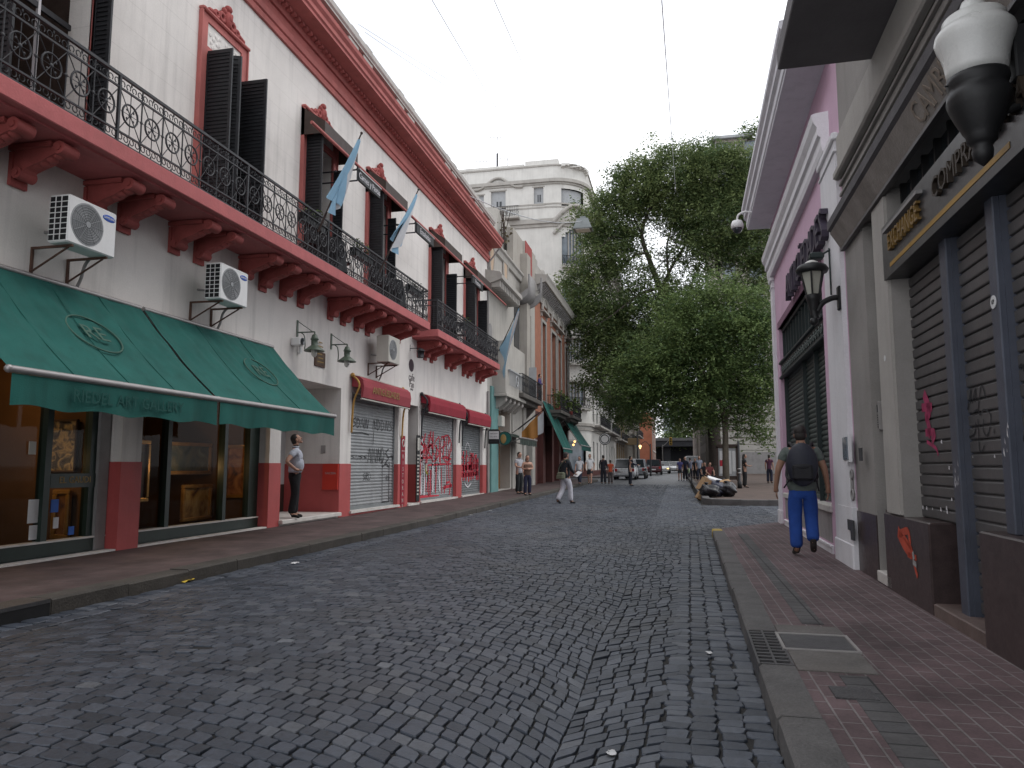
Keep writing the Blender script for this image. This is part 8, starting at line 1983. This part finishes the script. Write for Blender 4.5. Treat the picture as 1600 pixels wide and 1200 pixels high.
# traffic light
p=YP(1036,740,140); b=Vector((p.x,140,gz(140))); t=thing('traffic_light','yellow traffic light on a curved arm in front of the overpass','traffic light',tuple(b))
h1=YP(1036,695,140); h2=YP(1048,688,140)
mb=MB(); mb.tube([b,Vector((b.x,140,h1.z))],.1,8); mb.tube(curve([Vector((b.x,140,h1.z-.3)),Vector((b.x+.6,140,h1.z+.2)),Vector((h2.x,140,h2.z+.3))],5),.07,6); mb.build('post',M['concrete'],t)
mb=MB(); mb.bbox((h2.x-.25,139.8,h2.z-.9),(h2.x+.25,140.15,h2.z+.55),.05); hd=mb.build('head',mat('yellow_paint',(.42,.26,.04),.5,.1,4,0),t)
mb=MB(); 
for k in range(3): mb.tube([(h2.x,139.72,h2.z+.25-k*.42),(h2.x,139.82,h2.z+.25-k*.42)],.14,12)
mb.build('lens',M['dark'],hd)
# hanging ochre-lit sign far left
p=YP(988,690,110); t=thing('hanging_sign','ochre hanging shop sign far down on the left','sign',tuple(p)); mb=MB(); mb.bbox((p.x-1.0,109.9,p.z-.5),(p.x+1.0,110.1,p.z+.5),.03); mb.build('board',M['ochre'],t); mb=MB(); mb.tube([(-8,110,p.z+.6),(p.x+1,110,p.z+.6)],.04,6); mb.build('arm',M['iron'],t)
# plaza: information board, posts, bench, rubbish
a=YP(1124,745,52); b=YP(1149,700,52); z0=gz(52)+SW
t=thing('notice_board','glazed notice board with pale posters in a dark frame behind the trunks','notice board',((a.x+b.x)/2,52,z0))
mb=MB(); zt=b.z
mb.box((a.x-.15,51.95,z0),(a.x-.03,52.1,zt+.1)); mb.box((b.x+.03,51.95,z0),(b.x+.2,52.1,zt+.1)); mb.box((a.x-.15,51.95,zt),(b.x+.2,52.1,zt+.25)); mb.box((a.x-.15,52.0,z0+.1),(b.x+.2,52.06,z0+.35)); mb.build('frame',M['darkwood'],t)
mb=MB(); mb.box((a.x-.03,52.0,z0+.35),(b.x+.03,52.04,zt)); mb.build('panel',M['winpale'],t)
mb=MB()
for k in range(4): mb.box((a.x+.05+.27*k,51.985,z0+.5+.15*(k%2)),(a.x+.26+.27*k,51.999,zt-.2)); 
mb.build('poster',M['paper'],t); mb=MB(); mb.box((a.x+.05,51.975,z0+1.0),(a.x+.3,51.984,z0+1.4)); mb.build('poster',M['spray'],t)
p=GP(1156,763,SW); t=thing('slim_post','tall slim black post beside the woman in black','post',tuple(p)); mb=MB(); zt=YP(1155,690,p.y).z; mb.lathe([(.11,0),(.11,.3),(.06,.36),(.055,zt-p.z),(.0,zt-p.z+.05)],p,10); mb.build('shaft',M['black'],t); mb=MB(); mb.ring(p+Vector((0,0,.95)),.062,.03,'z',12,6); mb.ring(p+Vector((0,0,.75)),.062,.03,'z',12,6); mb.build('band',M['alu'],t)
p=GP(1106,757,SW); t=thing('bench','low dark bench under the seated people by the tree trunks','bench',(p.x,p.y+.1,p.z)); mb=MB()
for k in range(4): mb.bbox((p.x-1.1,p.y-.12+k*.12,p.z+.40),(p.x+1.0,p.y-.02+k*.12,p.z+.44),.008)
mb.build('seat',M['darkwood'],t)
for s in (-.9,.8): mb=MB(); mb.box((p.x+s-.04,p.y-.1,p.z),(p.x+s+.04,p.y+.3,p.z+.4)); mb.build('leg',M['iron'],t)
# rubbish heap
M['binbag']=mat('black_bin_bag',(.012,.012,.015),.28,.2,6,.6,14); M['bluebag']=mat('dark_blue_bag',(.028,.032,.055),.35,.2,6,.6,14); M['card']=mat('brown_cardboard',(.30,.19,.10),.85,.14,4,.1,40,dirt=.2)
def binbag(px,py,s,m,label,dz=0,rn=None,up=0):
    p=GP(px,py,SW+up); p.y+=dz; rn=random.Random(px*7+py); ph=[rn.uniform(0,6) for _ in range(6)]
    t=thing('rubbish_bag',label,'rubbish bag',tuple(p),group='rubbish bags on the plaza corner'); mb=MB()
    f=lambda d:(1+.10*math.sin(d.x*5+ph[0])+.08*math.sin(d.y*7+ph[1]+d.z*4)+.07*math.sin(d.z*9+d.x*6+ph[2])+.04*math.sin(d.x*17+d.y*13+ph[3]))*(1 if d.z>-.5 else .92)
    mb.ball(p+Vector((0,0,s[2]*.86)),s,22,15,0,None,f); mb.build('sack',m,t)
    mb=MB(); q=p+Vector((rn.uniform(-.1,.1),0,s[2]*1.8)); mb.lathe([(.02,-.06),(.035,0),(.09,.07),(.06,.09),(.02,.08)],q,8); mb.build('knot',m,t)
binbag(1108,777,(.36,.34,.26),M['binbag'],'black rubbish bag at the front left of the heap, by the plaza kerb')
binbag(1122,776,(.40,.36,.30),M['bluebag'],'dark blue rubbish bag in the middle of the heap',.2)
binbag(1137,776,(.38,.34,.28),M['binbag'],'black rubbish bag at the right end of the heap, with a white scrap',.1)
binbag(1114,773,(.38,.34,.34),M['bluebag'],'dark blue rubbish bag standing behind the front bags, under the boxes',.3)
binbag(1129,773,(.36,.34,.32),M['binbag'],'black rubbish bag at the back of the heap, under the flat white board',.5)
def cbox(px,py,dy,sz,rot,m,label,nm='cardboard_box',cat='box'):
    p=YP(px,py,GP(1115,776,SW).y+dy); t=thing(nm,label,cat,tuple(p)); r=Euler(rot).to_matrix(); mb=MB(); mb.obox(p,sz,r); 
    mb.build('carton',m,t); mb=MB(); mb.obox(p+r@Vector((0,-sz[1]*.2,sz[2]+.01)),(sz[0]*1.0,sz[1]*.75,.006),r@Euler((.25,0,0)).to_matrix()); mb.build('flap',m,t)
cbox(1104,760,.35,(.26,.22,.26),(.1,.55,.4),M['card'],'brown cardboard box leaning at the left of the rubbish heap')
cbox(1131,756,.4,(.24,.16,.10),(.1,-.15,.3),M['card'],'small brown box lying on top of the rubbish bags')
cbox(1098,768,.15,(.10,.16,.34),(0,.6,.3),M['card'],'narrow brown carton propped at the far left of the heap')
cbox(1120,751,.5,(.36,.2,.03),(.15,.3,.2),M['paper'],'flat white board lying on top of the rubbish heap','white_board','board')

# ================================================================ SKY AND LIGHT
w=bpy.data.worlds.new('World'); S.world=w; w.use_nodes=True; N=w.node_tree.nodes; L=w.node_tree.links
bg=N['Background']; sk=N.new('ShaderNodeTexSky'); sk.sky_type='NISHITA'; sk.sun_disc=False
SUN_EL,SUN_AZ=R(58),R(70)   # azimuth measured clockwise from +Y
sk.sun_elevation=SUN_EL; sk.sun_rotation=SUN_AZ; sk.air_density=1.2; sk.dust_density=2.5
SKYK=.10
tc=N.new('ShaderNodeTexCoord'); mp=N.new('ShaderNodeMapping'); mp.inputs['Scale'].default_value=(1,1,1.6); L.new(tc.outputs['Generated'],mp.inputs['Vector'])
n=N.new('ShaderNodeTexNoise'); n.inputs['Scale'].default_value=2.3; n.inputs['Detail'].default_value=6; n.inputs['Roughness'].default_value=.55; L.new(mp.outputs[0],n.inputs['Vector'])
mr=N.new('ShaderNodeMapRange'); mr.inputs['From Min'].default_value=.30; mr.inputs['From Max'].default_value=.56; mr.inputs['To Min'].default_value=.6; mr.inputs['To Max'].default_value=1; L.new(n.outputs[0],mr.inputs['Value'])
mx=N.new('ShaderNodeMix'); mx.data_type='RGBA'; L.new(mr.outputs[0],mx.inputs[0]); L.new(sk.outputs[0],mx.inputs[6]); CK=15.5; mx.inputs[7].default_value=(CK*.975,CK*.995,CK*1.04,1)
L.new(mx.outputs[2],bg.inputs['Color']); bg.inputs['Strength'].default_value=SKYK
s=bpy.data.lights.new('sun','SUN'); s.energy=.7; s.angle=R(25); s.color=(1,.96,.9)
so=bpy.data.objects.new('sun',s); COL.objects.link(so)
dv=Vector((math.sin(SUN_AZ)*math.cos(SUN_EL),math.cos(SUN_AZ)*math.cos(SUN_EL),math.sin(SUN_EL)))
so.rotation_euler=dv.to_track_quat('Z','Y').to_euler(); so.location=dv*50
S.render.engine='CYCLES'
S.view_settings.view_transform='Standard'; S.view_settings.look='None'; S.view_settings.gamma=1; S.view_settings.exposure=.07
S.cycles.max_bounces=6; S.cycles.diffuse_bounces=3; S.cycles.transparent_max_bounces=12
S.render.resolution_x=1024; S.render.resolution_y=768
